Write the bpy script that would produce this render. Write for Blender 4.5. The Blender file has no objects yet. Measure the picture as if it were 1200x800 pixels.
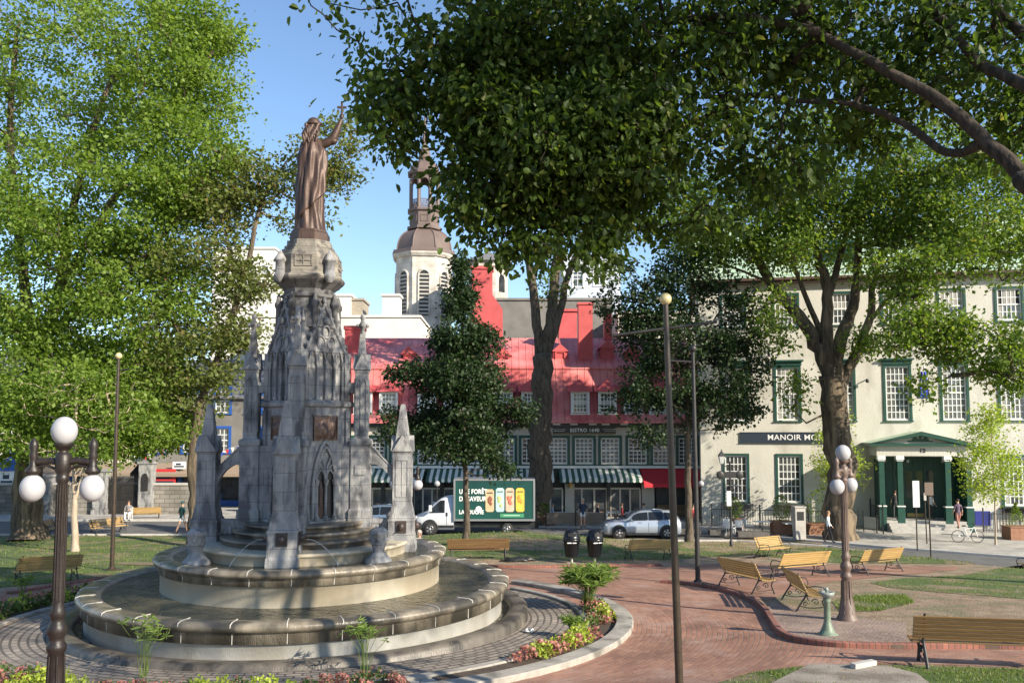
import bpy, bmesh, math, random
import numpy as np
from mathutils import Vector, Matrix, Quaternion
R=math.radians; PI=math.pi
scene=bpy.context.scene
col=scene.collection
# ---------------------------------------------------------------- camera
CH=6.37; PITCH=R(4)
cd=bpy.data.cameras.new('camera'); cam=bpy.data.objects.new('camera',cd); col.objects.link(cam)
cam.location=(0,0,CH); cam.rotation_euler=(R(94),0,0)
cd.sensor_width=36; cd.lens=30; cd.shift_y=35/1200; cd.clip_end=3000; cd.clip_start=.1
scene.camera=cam
# ---------------------------------------------------------------- sky, sun, exposure
SUN_EL=R(27); SAZ=R(38)
SD=Vector((math.cos(SAZ)*math.cos(SUN_EL),-math.sin(SAZ)*math.cos(SUN_EL),math.sin(SUN_EL)))
w=bpy.data.worlds.new('World'); scene.world=w; w.use_nodes=True
nt=w.node_tree; bg=nt.nodes['Background']
sky=nt.nodes.new('ShaderNodeTexSky'); sky.sky_type='NISHITA'; sky.sun_disc=False
sky.sun_elevation=SUN_EL; sky.sun_rotation=R(90)+SAZ; sky.air_density=1.0; sky.dust_density=.3; sky.ozone_density=3.2
nt.links.new(sky.outputs[0],bg.inputs[0]); bg.inputs[1].default_value=.115
sl=bpy.data.lights.new('sun','SUN'); sl.energy=4.8; sl.angle=R(.5); sl.color=(1,.89,.72)
so=bpy.data.objects.new('sun',sl); col.objects.link(so); so.rotation_euler=SD.to_track_quat('Z','Y').to_euler()
scene.view_settings.view_transform='Standard'; scene.view_settings.look='None'
scene.view_settings.exposure=.97; scene.view_settings.gamma=1
try: scene.cycles.max_bounces=6; scene.cycles.transparent_max_bounces=6
except Exception: pass
# ---------------------------------------------------------------- placing from the photo's pixels (world positions only)
F=1000.; cp,sp_=math.cos(PITCH),math.sin(PITCH)
def ray(u,v):
    a=(u-600)/F; b=(435-v)/F
    return Vector((a,cp-b*sp_,sp_+b*cp))
def at(u,v,Y):
    d=ray(u,v); t=Y/d.y; return Vector((d.x*t,Y,CH+d.z*t))
FX,FY,FZ=-5.3,22.1,1.64
SP=[(-400,53),(-10,53),(-7,50.5),(13,50),(17.5,47.5),(19,43.5),(21.5,39.5),(25,36.5),(30,33),(40,26),(80,0),(400,-200)]
def S(x): return np.interp(x,[p[0] for p in SP],[p[1] for p in SP])
def sst(a,b,x):
    t=np.clip((x-a)/(b-a),0,1); return t*t*(3-2*t)
def zg(x,y):
    x=np.asarray(x,float); y=np.asarray(y,float)
    pl=3.22-.067*np.maximum(y,-6)
    pl=pl+.8*np.exp(-((x+.5)**2/50+(y-46)**2/50))
    r=np.hypot(x-FX,y-FY); k=sst(8.2,13,r)
    disc=FZ-.035*(y-FY)
    z=disc*(1-k)+pl*k
    s=S(x); kk=np.interp(x,[14,20],[.34,.13])
    z=np.minimum(z,kk*(s-y))
    return np.where(y>=s,0,np.maximum(z,0))
def zf(x,y): return float(zg(x,y))
def gp(u,v):
    d=ray(u,v); t=6.
    while t<400:
        p=d*t
        if CH+p.z<=zf(p.x,p.y): break
        t+=.05
    return Vector((d.x*t,d.y*t,zf(d.x*t,d.y*t)))
# ---------------------------------------------------------------- object helpers
def tag(o,label=None,cat=None,group=None,kind=None):
    if label: o['label']=label
    if cat: o['category']=cat
    if group: o['group']=group
    if kind: o['kind']=kind
    return o
def thing(name,label,cat,loc=(0,0,0),rz=0,group=None,kind=None):
    o=bpy.data.objects.new(name,None); col.objects.link(o); o.location=loc; o.rotation_euler=(0,0,rz)
    o.empty_display_size=.2
    return tag(o,label,cat,group,kind)
def mesh_obj(name,verts,faces,mats,parent=None,mi=None,smooth=False):
    me=bpy.data.meshes.new(name); me.from_pydata([tuple(v) for v in verts],[],faces)
    for m in (mats if isinstance(mats,(list,tuple)) else [mats]): me.materials.append(m)
    if mi is not None: me.polygons.foreach_set('material_index',mi)
    if smooth is True: me.polygons.foreach_set('use_smooth',[True]*len(me.polygons))
    elif smooth: me.polygons.foreach_set('use_smooth',smooth)
    me.update()
    o=bpy.data.objects.new(name,me); col.objects.link(o)
    if parent: o.parent=parent
    return o
class MB:
    def __init__(s): s.v=[];s.f=[];s.m=[];s.s=[]
    def add(s,vs,fs,mi=0,smooth=False):
        n=len(s.v); s.v+= [tuple(v) for v in vs]; s.f+=[tuple(i+n for i in f) for f in fs]; s.m+=[mi]*len(fs); s.s+=[smooth]*len(fs); return s
    def box(s,x0,x1,y0,y1,z0,z1,mi=0,T=None):
        vs=[(x0,y0,z0),(x1,y0,z0),(x1,y1,z0),(x0,y1,z0),(x0,y0,z1),(x1,y0,z1),(x1,y1,z1),(x0,y1,z1)]
        if T is not None: vs=[T@Vector(v) for v in vs]
        return s.add(vs,[(0,3,2,1),(4,5,6,7),(0,1,5,4),(1,2,6,5),(2,3,7,6),(3,0,4,7)],mi)
    def cbox(s,cx,cy,z0,sx,sy,h,mi=0,rz=0):
        T=Matrix.Translation((cx,cy,z0))@Matrix.Rotation(rz,4,'Z')
        return s.box(-sx/2,sx/2,-sy/2,sy/2,0,h,mi,T)
    def quad(s,a,b,c,d,mi=0): return s.add([a,b,c,d],[(0,1,2,3)],mi)
    def loft(s,rings,mi=0,cap=True,smooth=False,close=True):
        n=len(rings[0]); vs=[v for r in rings for v in r]; fs=[]
        for k in range(len(rings)-1):
            for i in range(n if close else n-1):
                j=(i+1)%n; fs.append((k*n+i,k*n+j,(k+1)*n+j,(k+1)*n+i))
        s.add(vs,fs,mi,smooth)
        if cap:
            s.add(rings[0],[tuple(range(n-1,-1,-1))],mi); s.add(rings[-1],[tuple(range(n))],mi)
        return s
    def lathe(s,prof,n=24,c=(0,0,0),mi=0,smooth=True,ph=0,cap=True,sq=1.0):
        rings=[[(c[0]+r*math.cos(ph+2*PI*i/n),c[1]+sq*r*math.sin(ph+2*PI*i/n),c[2]+z) for i in range(n)] for r,z in prof]
        return s.loft(rings,mi,cap,smooth)
    def tube(s,pts,rad,n=8,mi=0,smooth=True,cap=True):
        pts=[Vector(p) for p in pts]
        if not isinstance(rad,(list,tuple)): rad=[rad]*len(pts)
        up=Vector((0,0,1)); rings=[]; a=None
        for i,p in enumerate(pts):
            d=(pts[min(i+1,len(pts)-1)]-pts[max(i-1,0)])
            if d.length<1e-9: d=Vector((0,0,1))
            d.normalize()
            if a is None:
                a=d.cross(up) if abs(d.z)<.95 else d.cross(Vector((1,0,0)))
            else: a=a-d*a.dot(d)
            if a.length<1e-6: a=d.orthogonal()
            a.normalize(); b=d.cross(a)
            rings.append([p+(a*math.cos(2*PI*k/n)+b*math.sin(2*PI*k/n))*rad[i] for k in range(n)])
        return s.loft(rings,mi,cap,smooth)
    def sphere(s,c,r,n=16,m=10,mi=0,sc=(1,1,1)):
        rings=[]
        for k in range(1,m):
            t=PI*k/m
            rings.append([(c[0]+r*sc[0]*math.sin(t)*math.cos(2*PI*i/n),c[1]+r*sc[1]*math.sin(t)*math.sin(2*PI*i/n),c[2]-r*sc[2]*math.cos(t)) for i in range(n)])
        s.loft(rings,mi,False,True)
        b=len(s.v); top=(c[0],c[1],c[2]+r*sc[2]); bot=(c[0],c[1],c[2]-r*sc[2])
        s.add(rings[0]+[bot],[((i+1)%n,i,n) for i in range(n)],mi,True)
        s.add(rings[-1]+[top],[(i,(i+1)%n,n) for i in range(n)],mi,True)
        return s
    def poly(s,pts,y0,y1,mi=0):   # outline in xz extruded along y
        n=len(pts); vs=[(x,y0,z) for x,z in pts]+[(x,y1,z) for x,z in pts]
        fs=[tuple(range(n)),tuple(range(2*n-1,n-1,-1))]+[(i,i+n,(i+1)%n+n,(i+1)%n) for i in range(n)]
        return s.add(vs,fs,mi)
    def xf(s,T,start=0):
        for i in range(start,len(s.v)): s.v[i]=tuple(T@Vector(s.v[i]))
        return s
    def build(s,name,mats,parent=None,bevel=0,seg=2,weld=False):
        o=mesh_obj(name,s.v,s.f,mats,parent,s.m,s.s)
        if weld:
            bm=bmesh.new(); bm.from_mesh(o.data); bmesh.ops.remove_doubles(bm,verts=bm.verts,dist=1e-5); bmesh.ops.recalc_face_normals(bm,faces=bm.faces); bm.to_mesh(o.data); bm.free()
        if bevel:
            b=o.modifiers.new('bevel','BEVEL'); b.width=bevel; b.segments=seg; b.limit_method='ANGLE'; b.angle_limit=R(40)
        return o
def dup(o,parent=None,loc=None,rz=None,label=None):
    c=o.copy(); col.objects.link(c); c.parent=parent
    if parent is not None and o.parent is not None: c.matrix_parent_inverse=o.matrix_parent_inverse.copy()
    if loc is not None: c.location=loc
    if rz is not None: c.rotation_euler=(0,0,rz)
    if label: c['label']=label
    for ch in list(o.children): dup(ch,c)
    return c
# ---------------------------------------------------------------- materials
def newmat(name):
    m=bpy.data.materials.new(name); m.use_nodes=True; return m,m.node_tree,m.node_tree.nodes['Principled BSDF']
def N(nt,t,**kw):
    n=nt.nodes.new(t)
    for k,v in kw.items(): setattr(n,k,v)
    return n
def rgb(c): return (c[0],c[1],c[2],1)
def mat(name,c1,c2=None,scale=4,rough=.7,bump=0,bscale=None,metal=0,detail=6,spec=.5,stretch=None,c3=None,s3=1,trans=0,joints=None):
    m,nt,b=newmat(name); L=nt.links
    b.inputs['Base Color'].default_value=rgb(c1); b.inputs['Roughness'].default_value=rough; b.inputs['Metallic'].default_value=metal
    b.inputs['Specular IOR Level'].default_value=spec
    if trans: b.inputs['Transmission Weight'].default_value=trans
    tc=N(nt,'ShaderNodeTexCoord'); src=tc.outputs['Object']
    if stretch:
        mp=N(nt,'ShaderNodeMapping'); mp.inputs['Scale'].default_value=stretch; L.new(src,mp.inputs[0]); src=mp.outputs[0]
    if c2 is not None:
        n=N(nt,'ShaderNodeTexNoise'); n.inputs['Scale'].default_value=scale; n.inputs['Detail'].default_value=detail; n.inputs['Roughness'].default_value=.6; L.new(src,n.inputs['Vector'])
        r=N(nt,'ShaderNodeValToRGB'); r.color_ramp.elements[0].position=.34; r.color_ramp.elements[1].position=.66
        r.color_ramp.elements[0].color=rgb(c1); r.color_ramp.elements[1].color=rgb(c2)
        L.new(n.outputs['Fac'],r.inputs[0]); out=r.outputs[0]
        if c3 is not None:
            n3=N(nt,'ShaderNodeTexNoise'); n3.inputs['Scale'].default_value=s3; n3.inputs['Detail'].default_value=8; L.new(src,n3.inputs['Vector'])
            r3=N(nt,'ShaderNodeValToRGB'); r3.color_ramp.elements[0].position=.5; r3.color_ramp.elements[1].position=.62
            r3.color_ramp.elements[0].color=(0,0,0,1); r3.color_ramp.elements[1].color=(1,1,1,1); L.new(n3.outputs['Fac'],r3.inputs[0])
            mx=N(nt,'ShaderNodeMix',data_type='RGBA'); L.new(r3.outputs[0],mx.inputs['Factor']); L.new(out,mx.inputs['A']); mx.inputs['B'].default_value=rgb(c3); out=mx.outputs['Result']
        if joints:
            sx=N(nt,'ShaderNodeSeparateXYZ'); L.new(tc.outputs['Object'],sx.inputs[0]); ad=N(nt,'ShaderNodeMath',operation='ADD'); L.new(sx.outputs[0],ad.inputs[0]); L.new(sx.outputs[1],ad.inputs[1])
            cb=N(nt,'ShaderNodeCombineXYZ'); L.new(ad.outputs[0],cb.inputs[0]); L.new(sx.outputs[2],cb.inputs[1])
            br=N(nt,'ShaderNodeTexBrick'); br.inputs['Scale'].default_value=1; br.inputs['Brick Width'].default_value=joints[0]; br.inputs['Row Height'].default_value=joints[1]; br.inputs['Mortar Size'].default_value=joints[2]; br.inputs['Mortar Smooth'].default_value=.2
            br.inputs['Color1'].default_value=(1,1,1,1); br.inputs['Color2'].default_value=(.87,.87,.88,1); br.inputs['Mortar'].default_value=(.5,.5,.5,1); L.new(cb.outputs[0],br.inputs['Vector'])
            mj=N(nt,'ShaderNodeMix',data_type='RGBA',blend_type='MULTIPLY'); mj.inputs['Factor'].default_value=1; L.new(out,mj.inputs['A']); L.new(br.outputs['Color'],mj.inputs['B']); out=mj.outputs['Result']
        L.new(out,b.inputs['Base Color'])
    if bump:
        n=N(nt,'ShaderNodeTexNoise'); n.inputs['Scale'].default_value=bscale or scale*4; n.inputs['Detail'].default_value=5; L.new(src,n.inputs['Vector'])
        bp=N(nt,'ShaderNodeBump'); bp.inputs['Strength'].default_value=bump; bp.inputs['Distance'].default_value=.03; L.new(n.outputs['Fac'],bp.inputs['Height']); L.new(bp.outputs[0],b.inputs['Normal'])
    return m
def leafmat(name,c1,c2,tr=.4,c3=None):
    m,nt,b=newmat(name); L=nt.links
    g=N(nt,'ShaderNodeNewGeometry'); r=N(nt,'ShaderNodeValToRGB')
    e=r.color_ramp.elements; e[0].color=rgb(c1); e[1].color=rgb(c2)
    if c3: x=r.color_ramp.elements.new(.94); x.color=rgb(c2); e[-1].color=rgb(c3)
    L.new(g.outputs['Random Per Island'],r.inputs[0]); L.new(r.outputs[0],b.inputs['Base Color'])
    b.inputs['Roughness'].default_value=.5; b.inputs['Specular IOR Level'].default_value=.35
    t=N(nt,'ShaderNodeBsdfTranslucent'); hs=N(nt,'ShaderNodeHueSaturation'); hs.inputs['Saturation'].default_value=1.1; hs.inputs['Value'].default_value=1.9; hs.inputs['Hue'].default_value=.49
    L.new(r.outputs[0],hs.inputs['Color']); L.new(hs.outputs[0],t.inputs['Color'])
    mx=N(nt,'ShaderNodeMixShader'); mx.inputs[0].default_value=tr
    out=nt.nodes['Material Output']; L.new(b.outputs[0],mx.inputs[1]); L.new(t.outputs[0],mx.inputs[2]); L.new(mx.outputs[0],out.inputs['Surface'])
    return m
def polar(nt,cx,cy,k):
    L=nt.links; tc=N(nt,'ShaderNodeTexCoord'); sx=N(nt,'ShaderNodeSeparateXYZ'); L.new(tc.outputs['Object'],sx.inputs[0])
    def mth(op,a,b=None):
        n=N(nt,'ShaderNodeMath',operation=op)
        for i,q in enumerate((a,b)):
            if q is None: continue
            if isinstance(q,(int,float)): n.inputs[i].default_value=q
            else: L.new(q,n.inputs[i])
        return n.outputs[0]
    x=mth('SUBTRACT',sx.outputs[0],cx); y=mth('SUBTRACT',sx.outputs[1],cy)
    th=mth('MULTIPLY',mth('ARCTAN2',y,x),k); r=mth('SQRT',mth('ADD',mth('MULTIPLY',x,x),mth('MULTIPLY',y,y)))
    c=N(nt,'ShaderNodeCombineXYZ'); L.new(th,c.inputs[0]); L.new(r,c.inputs[1]); return c.outputs[0]
def brickmat(name,c1,c2,mortar,bw,bh,ms,rough=.85,pol=None,rot=0,dirt=None,axes='xy',blo=2.2):
    m,nt,b=newmat(name); L=nt.links
    tc=N(nt,'ShaderNodeTexCoord')
    if pol: vec=polar(nt,*pol)
    else:
        mp=N(nt,'ShaderNodeMapping'); mp.inputs['Rotation'].default_value=(R(-90) if axes=='xz' else 0,0,rot); L.new(tc.outputs['Object'],mp.inputs[0]); vec=mp.outputs[0]
    br=N(nt,'ShaderNodeTexBrick'); br.inputs['Scale'].default_value=1; br.inputs['Brick Width'].default_value=bw; br.inputs['Row Height'].default_value=bh
    br.inputs['Mortar Size'].default_value=ms; br.inputs['Mortar Smooth'].default_value=.3; br.inputs['Color1'].default_value=rgb(c1); br.inputs['Color2'].default_value=rgb(c2); br.inputs['Mortar'].default_value=rgb(mortar)
    L.new(vec,br.inputs['Vector'])
    n=N(nt,'ShaderNodeTexNoise'); n.inputs['Scale'].default_value=blo*.35; n.inputs['Detail'].default_value=8; L.new(tc.outputs['Object'],n.inputs['Vector'])
    r=N(nt,'ShaderNodeMapRange'); r.inputs['From Min'].default_value=.3; r.inputs['From Max'].default_value=.7; r.inputs['To Min'].default_value=.68; r.inputs['To Max'].default_value=1.25; L.new(n.outputs['Fac'],r.inputs[0])
    mx=N(nt,'ShaderNodeMix',data_type='RGBA',blend_type='MULTIPLY'); mx.inputs['Factor'].default_value=1; L.new(br.outputs['Color'],mx.inputs['A']); L.new(r.outputs[0],mx.inputs['B'])
    out=mx.outputs['Result']
    if dirt:
        n2=N(nt,'ShaderNodeTexNoise'); n2.inputs['Scale'].default_value=.8; n2.inputs['Detail'].default_value=10; n2.inputs['Roughness'].default_value=.7; L.new(tc.outputs['Object'],n2.inputs['Vector'])
        r2=N(nt,'ShaderNodeValToRGB'); r2.color_ramp.elements[0].position=.52; r2.color_ramp.elements[1].position=.68; L.new(n2.outputs['Fac'],r2.inputs[0])
        m2=N(nt,'ShaderNodeMix',data_type='RGBA'); L.new(r2.outputs[0],m2.inputs['Factor']); L.new(out,m2.inputs['A']); m2.inputs['B'].default_value=rgb(dirt); out=m2.outputs['Result']
    L.new(out,b.inputs['Base Color']); b.inputs['Roughness'].default_value=rough
    bp=N(nt,'ShaderNodeBump'); bp.inputs['Strength'].default_value=.5; bp.inputs['Distance'].default_value=.012; bp.invert=True; L.new(br.outputs['Fac'],bp.inputs['Height'])
    n4=N(nt,'ShaderNodeTexNoise'); n4.inputs['Scale'].default_value=25; L.new(tc.outputs['Object'],n4.inputs['Vector'])
    b2=N(nt,'ShaderNodeBump'); b2.inputs['Strength'].default_value=.3; b2.inputs['Distance'].default_value=.01; L.new(n4.outputs['Fac'],b2.inputs['Height']); L.new(bp.outputs[0],b2.inputs['Normal']); L.new(b2.outputs[0],b.inputs['Normal'])
    return m
m_stone=mat('grey_stone',(.19,.195,.21),(.37,.365,.35),4,.8,.6,45,c3=(.115,.115,.12),s3=3,stretch=(1,1,.42),joints=(.85,.42,.008))
m_stoned=mat('shaded_weathered_stone',(.08,.08,.085),(.18,.175,.17),4,.8,.5,40,c3=(.045,.045,.045),s3=4,stretch=(1,1,.2))
m_sand=mat('sandy_stone',(.27,.235,.18),(.40,.35,.28),5,.8,.3,40,joints=(.55,.16,.006))
m_bronze=mat('brown_bronze',(.055,.032,.024),(.095,.057,.042),6,.5,.2,30,metal=.3,c3=(.07,.045,.035),s3=3,stretch=(1,1,.4))
m_plaque=mat('bronze_plaque',(.10,.06,.045),(.17,.11,.085),9,.45,.9,9,metal=.5)
m_rim=mat('wet_granite',(.11,.092,.068),(.27,.235,.18),3,.28,.4,50,c3=(.06,.055,.045),s3=1.3,stretch=(1,1,.3))
m_rimdry=mat('kerb_granite',(.27,.25,.22),(.40,.37,.32),3,.8,.4,50,c3=(.15,.14,.12),s3=1.1)
m_basin=mat('limestone_wall',(.38,.34,.26),(.49,.44,.35),1.2,.6,.2,50,c3=(.34,.29,.21),s3=.8,stretch=(1,1,.35))
m_basinw=mat('limewashed_wall',(.42,.41,.37),(.56,.55,.51),1.2,.55,.2,50,c3=(.40,.38,.33),s3=.8,stretch=(1,1,.25))
m_joint=mat('pale_mortar',(.55,.53,.48),(.42,.40,.36),8,.8)
m_plinth=mat('dark_wet_plinth',(.075,.065,.055),(.17,.15,.12),2,.4,.4,40,c3=(.04,.036,.03),s3=1.5,stretch=(1,1,.3))
def watermat():
    m,nt,b=newmat('rippled_water'); L=nt.links
    b.inputs['Base Color'].default_value=(.10,.095,.055,1); b.inputs['Roughness'].default_value=.06; b.inputs['IOR'].default_value=1.33
    tc=N(nt,'ShaderNodeTexCoord'); n=N(nt,'ShaderNodeTexNoise'); n.inputs['Scale'].default_value=4.5; n.inputs['Detail'].default_value=9; n.inputs['Distortion'].default_value=1.4; L.new(tc.outputs['Object'],n.inputs['Vector'])
    bp=N(nt,'ShaderNodeBump'); bp.inputs['Strength'].default_value=1; bp.inputs['Distance'].default_value=.14; L.new(n.outputs['Fac'],bp.inputs['Height']); L.new(bp.outputs[0],b.inputs['Normal'])
    n2=N(nt,'ShaderNodeTexNoise'); n2.inputs['Scale'].default_value=1.3; n2.inputs['Detail'].default_value=6; L.new(tc.outputs['Object'],n2.inputs['Vector'])
    r=N(nt,'ShaderNodeValToRGB'); r.color_ramp.elements[0].position=.35; r.color_ramp.elements[1].position=.7; r.color_ramp.elements[0].color=(.012,.015,.009,1); r.color_ramp.elements[1].color=(.10,.09,.055,1); L.new(n2.outputs['Fac'],r.inputs[0]); L.new(r.outputs[0],b.inputs['Base Color'])
    return m
m_water=watermat()
m_jet=mat('falling_water',(.8,.85,.9),rough=.05,trans=.8)
m_brick=brickmat('red_brick_paving',(.345,.175,.115),(.25,.12,.082),(.20,.14,.105),.42,.115,.012,pol=(FX,FY,12),dirt=(.36,.24,.19))
m_brick2=brickmat('red_brick_path',(.345,.175,.115),(.25,.12,.082),(.20,.14,.105),.24,.115,.012,rot=R(8),dirt=(.36,.24,.19))
m_cobble=brickmat('grey_setts',(.33,.28,.23),(.22,.19,.165),(.10,.085,.07),.36,.17,.03,pol=(FX,FY,7),dirt=(.24,.21,.17))
m_cobble2=brickmat('rough_cobbles',(.36,.26,.22),(.27,.19,.165),(.25,.19,.15),.17,.12,.02,rot=R(30),dirt=(.36,.27,.22))
m_flag=brickmat('flagstones',(.42,.40,.37),(.34,.33,.31),(.18,.17,.16),1.1,.6,.02,dirt=(.34,.31,.28))
m_edge=brickmat('brick_edging',(.30,.12,.085),(.21,.085,.065),(.12,.08,.06),.12,.4,.012)
m_asph=mat('asphalt',(.10,.10,.10),(.14,.138,.135),1.2,.9,.3,60)
m_kerb=mat('kerb_stone',(.36,.35,.33),(.48,.46,.43),3,.85,.3,40)
m_conc=mat('concrete',(.36,.34,.31),(.46,.44,.40),2,.9,.2,40)
m_bark=mat('brown_bark',(.035,.027,.019),(.13,.10,.07),10,.95,1.0,17,stretch=(1,1,.14),c3=(.19,.145,.095),s3=3)
m_barkd=mat('dark_bark',(.022,.017,.012),(.13,.10,.072),11,.95,1.0,18,stretch=(1,1,.2),c3=(.11,.09,.065),s3=5)
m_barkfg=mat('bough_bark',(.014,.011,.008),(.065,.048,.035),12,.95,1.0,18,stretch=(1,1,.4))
m_crown=mat('weathered_tan_stone',(.17,.155,.13),(.29,.265,.22),4,.8,.4,40,c3=(.11,.10,.09),s3=3,joints=(.55,.16,.006))
m_barkl=mat('pale_bark',(.30,.23,.17),(.42,.34,.26),9,.9,.5,16,stretch=(1,1,.2))
m_lf_lit=leafmat('maple_leaf',(.095,.165,.024),(.20,.285,.05),.45)
m_lf_mid=leafmat('elm_leaf',(.075,.135,.02),(.15,.22,.036),.46,(.22,.20,.05))
m_lf_dark=leafmat('linden_leaf',(.013,.03,.009),(.035,.065,.018),.22)
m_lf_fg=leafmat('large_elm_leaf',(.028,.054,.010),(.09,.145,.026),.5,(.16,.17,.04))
m_lf_lime=leafmat('honeylocust_leaf',(.20,.29,.04),(.32,.40,.07),.45)
m_lf_gray=leafmat('sparse_leaf',(.09,.12,.03),(.16,.19,.05),.4,(.20,.13,.05))
m_iron=mat('black_iron',(.014,.014,.015),(.03,.028,.027),8,.5,.1)
m_lampbr=mat('lamp_brown_paint',(.012,.009,.008),(.026,.018,.015),8,.45,.15,30)
m_lamppk=mat('lamp_worn_paint',(.16,.11,.09),(.10,.07,.055),6,.5,.15,30)
m_polebr=mat('pole_bronze_paint',(.03,.021,.014),(.05,.034,.022),5,.4)
m_spout=mat('dark_spout',(.03,.022,.02),(.06,.04,.035),8,.5)
m_globe=mat('opal_globe',(.40,.40,.42),(.36,.36,.38),3,.45,spec=.25)
m_gold=mat('gold_ball',(.62,.52,.28),rough=.4,metal=.2)
m_wood=mat('varnished_slats',(.40,.25,.085),(.52,.35,.14),7,.45,.15,40,stretch=(.15,1,1))
m_woodd=mat('brown_slats',(.15,.085,.035),(.23,.135,.055),7,.5,.15,40,stretch=(.15,1,1))
m_green=mat('dark_green_paint',(.012,.06,.045),(.018,.075,.055),3,.45)
m_white=mat('white_paint',(.76,.77,.76),(.68,.69,.69),4,.5)
m_glass=mat('window_glass',(.03,.035,.04),(.10,.11,.115),.9,.08,.25,1.2,spec=.8)
m_stucco=mat('cream_stucco',(.52,.505,.45),(.60,.585,.53),.7,.9,.5,12,c3=(.45,.43,.38),s3=.6,stretch=(1,1,.5))
m_stucco2=mat('beige_render',(.50,.46,.39),(.58,.54,.46),.6,.9,.2,14)
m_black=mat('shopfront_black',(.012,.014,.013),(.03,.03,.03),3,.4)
m_grey=mat('grey_render',(.14,.135,.125),(.21,.20,.185),.6,.9,.2,8)
m_whiteb=mat('white_render',(.66,.64,.60),(.58,.56,.52),.4,.85)
m_tower=brickmat('tower_ashlar',(.52,.48,.43),(.45,.42,.37),(.40,.36,.30),1.1,.5,.02,axes='xz')
m_copper=mat('brown_copper',(.11,.078,.068),(.155,.115,.10),.6,.6,.1,3,stretch=(1,1,.3))
m_navy=mat('navy_board',(.022,.034,.055),rough=.5)
m_blue=mat('blue_paint',(.02,.09,.36),rough=.5)
def roofmat(name,c1,c2,sp=.55,axis=0):
    m,nt,b=newmat(name); L=nt.links; tc=N(nt,'ShaderNodeTexCoord')
    wv=N(nt,'ShaderNodeTexWave',wave_type='BANDS',bands_direction='X' if axis==0 else 'Y',wave_profile='SIN'); wv.inputs['Scale'].default_value=PI/sp/10*1.0; L.new(tc.outputs['Object'],wv.inputs['Vector'])
    r=N(nt,'ShaderNodeValToRGB'); r.color_ramp.elements[0].position=.93; r.color_ramp.elements[1].position=.99; L.new(wv.outputs['Fac'],r.inputs[0])
    n=N(nt,'ShaderNodeTexNoise'); n.inputs['Scale'].default_value=.5; n.inputs['Detail'].default_value=8; L.new(tc.outputs['Object'],n.inputs['Vector'])
    rr=N(nt,'ShaderNodeValToRGB'); rr.color_ramp.elements[0].position=.35; rr.color_ramp.elements[1].position=.65; rr.color_ramp.elements[0].color=rgb(c1); rr.color_ramp.elements[1].color=rgb(c2); L.new(n.outputs['Fac'],rr.inputs[0]); L.new(rr.outputs[0],b.inputs['Base Color'])
    bp=N(nt,'ShaderNodeBump'); bp.inputs['Strength'].default_value=1; bp.inputs['Distance'].default_value=.05; L.new(r.outputs[0],bp.inputs['Height']); L.new(bp.outputs[0],b.inputs['Normal'])
    b.inputs['Roughness'].default_value=.5; return m
m_red=roofmat('red_metal_roof',(.50,.10,.10),(.70,.25,.24))
m_redp=mat('red_painted_render',(.56,.10,.105),(.44,.075,.08),1,.6,.1)
m_redcloth=mat('red_canvas',(.55,.03,.045),rough=.8)
m_groof=roofmat('green_copper_roof',(.36,.50,.36),(.44,.56,.42),.6)
m_skin=mat('skin',(.50,.30,.21),rough=.6)
def flat(name,c,rough=.7,metal=0): return mat(name,c,rough=rough,metal=metal)

def vary(m,lo,hi):      # pieces of one kind weather differently
    nt=m.node_tree; b=nt.nodes['Principled BSDF']; L=nt.links; src=b.inputs['Base Color'].links[0].from_socket
    oi=nt.nodes.new('ShaderNodeObjectInfo'); mr=nt.nodes.new('ShaderNodeMapRange'); mr.inputs['To Min'].default_value=lo; mr.inputs['To Max'].default_value=hi; L.new(oi.outputs['Random'],mr.inputs[0])
    mx=nt.nodes.new('ShaderNodeMix'); mx.data_type='RGBA'; mx.blend_type='MULTIPLY'; mx.inputs['Factor'].default_value=1; L.new(src,mx.inputs['A']); L.new(mr.outputs[0],mx.inputs['B']); L.new(mx.outputs['Result'],b.inputs['Base Color'])
vary(m_wood,.62,1.05); vary(m_glass,.3,2.4)
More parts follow.
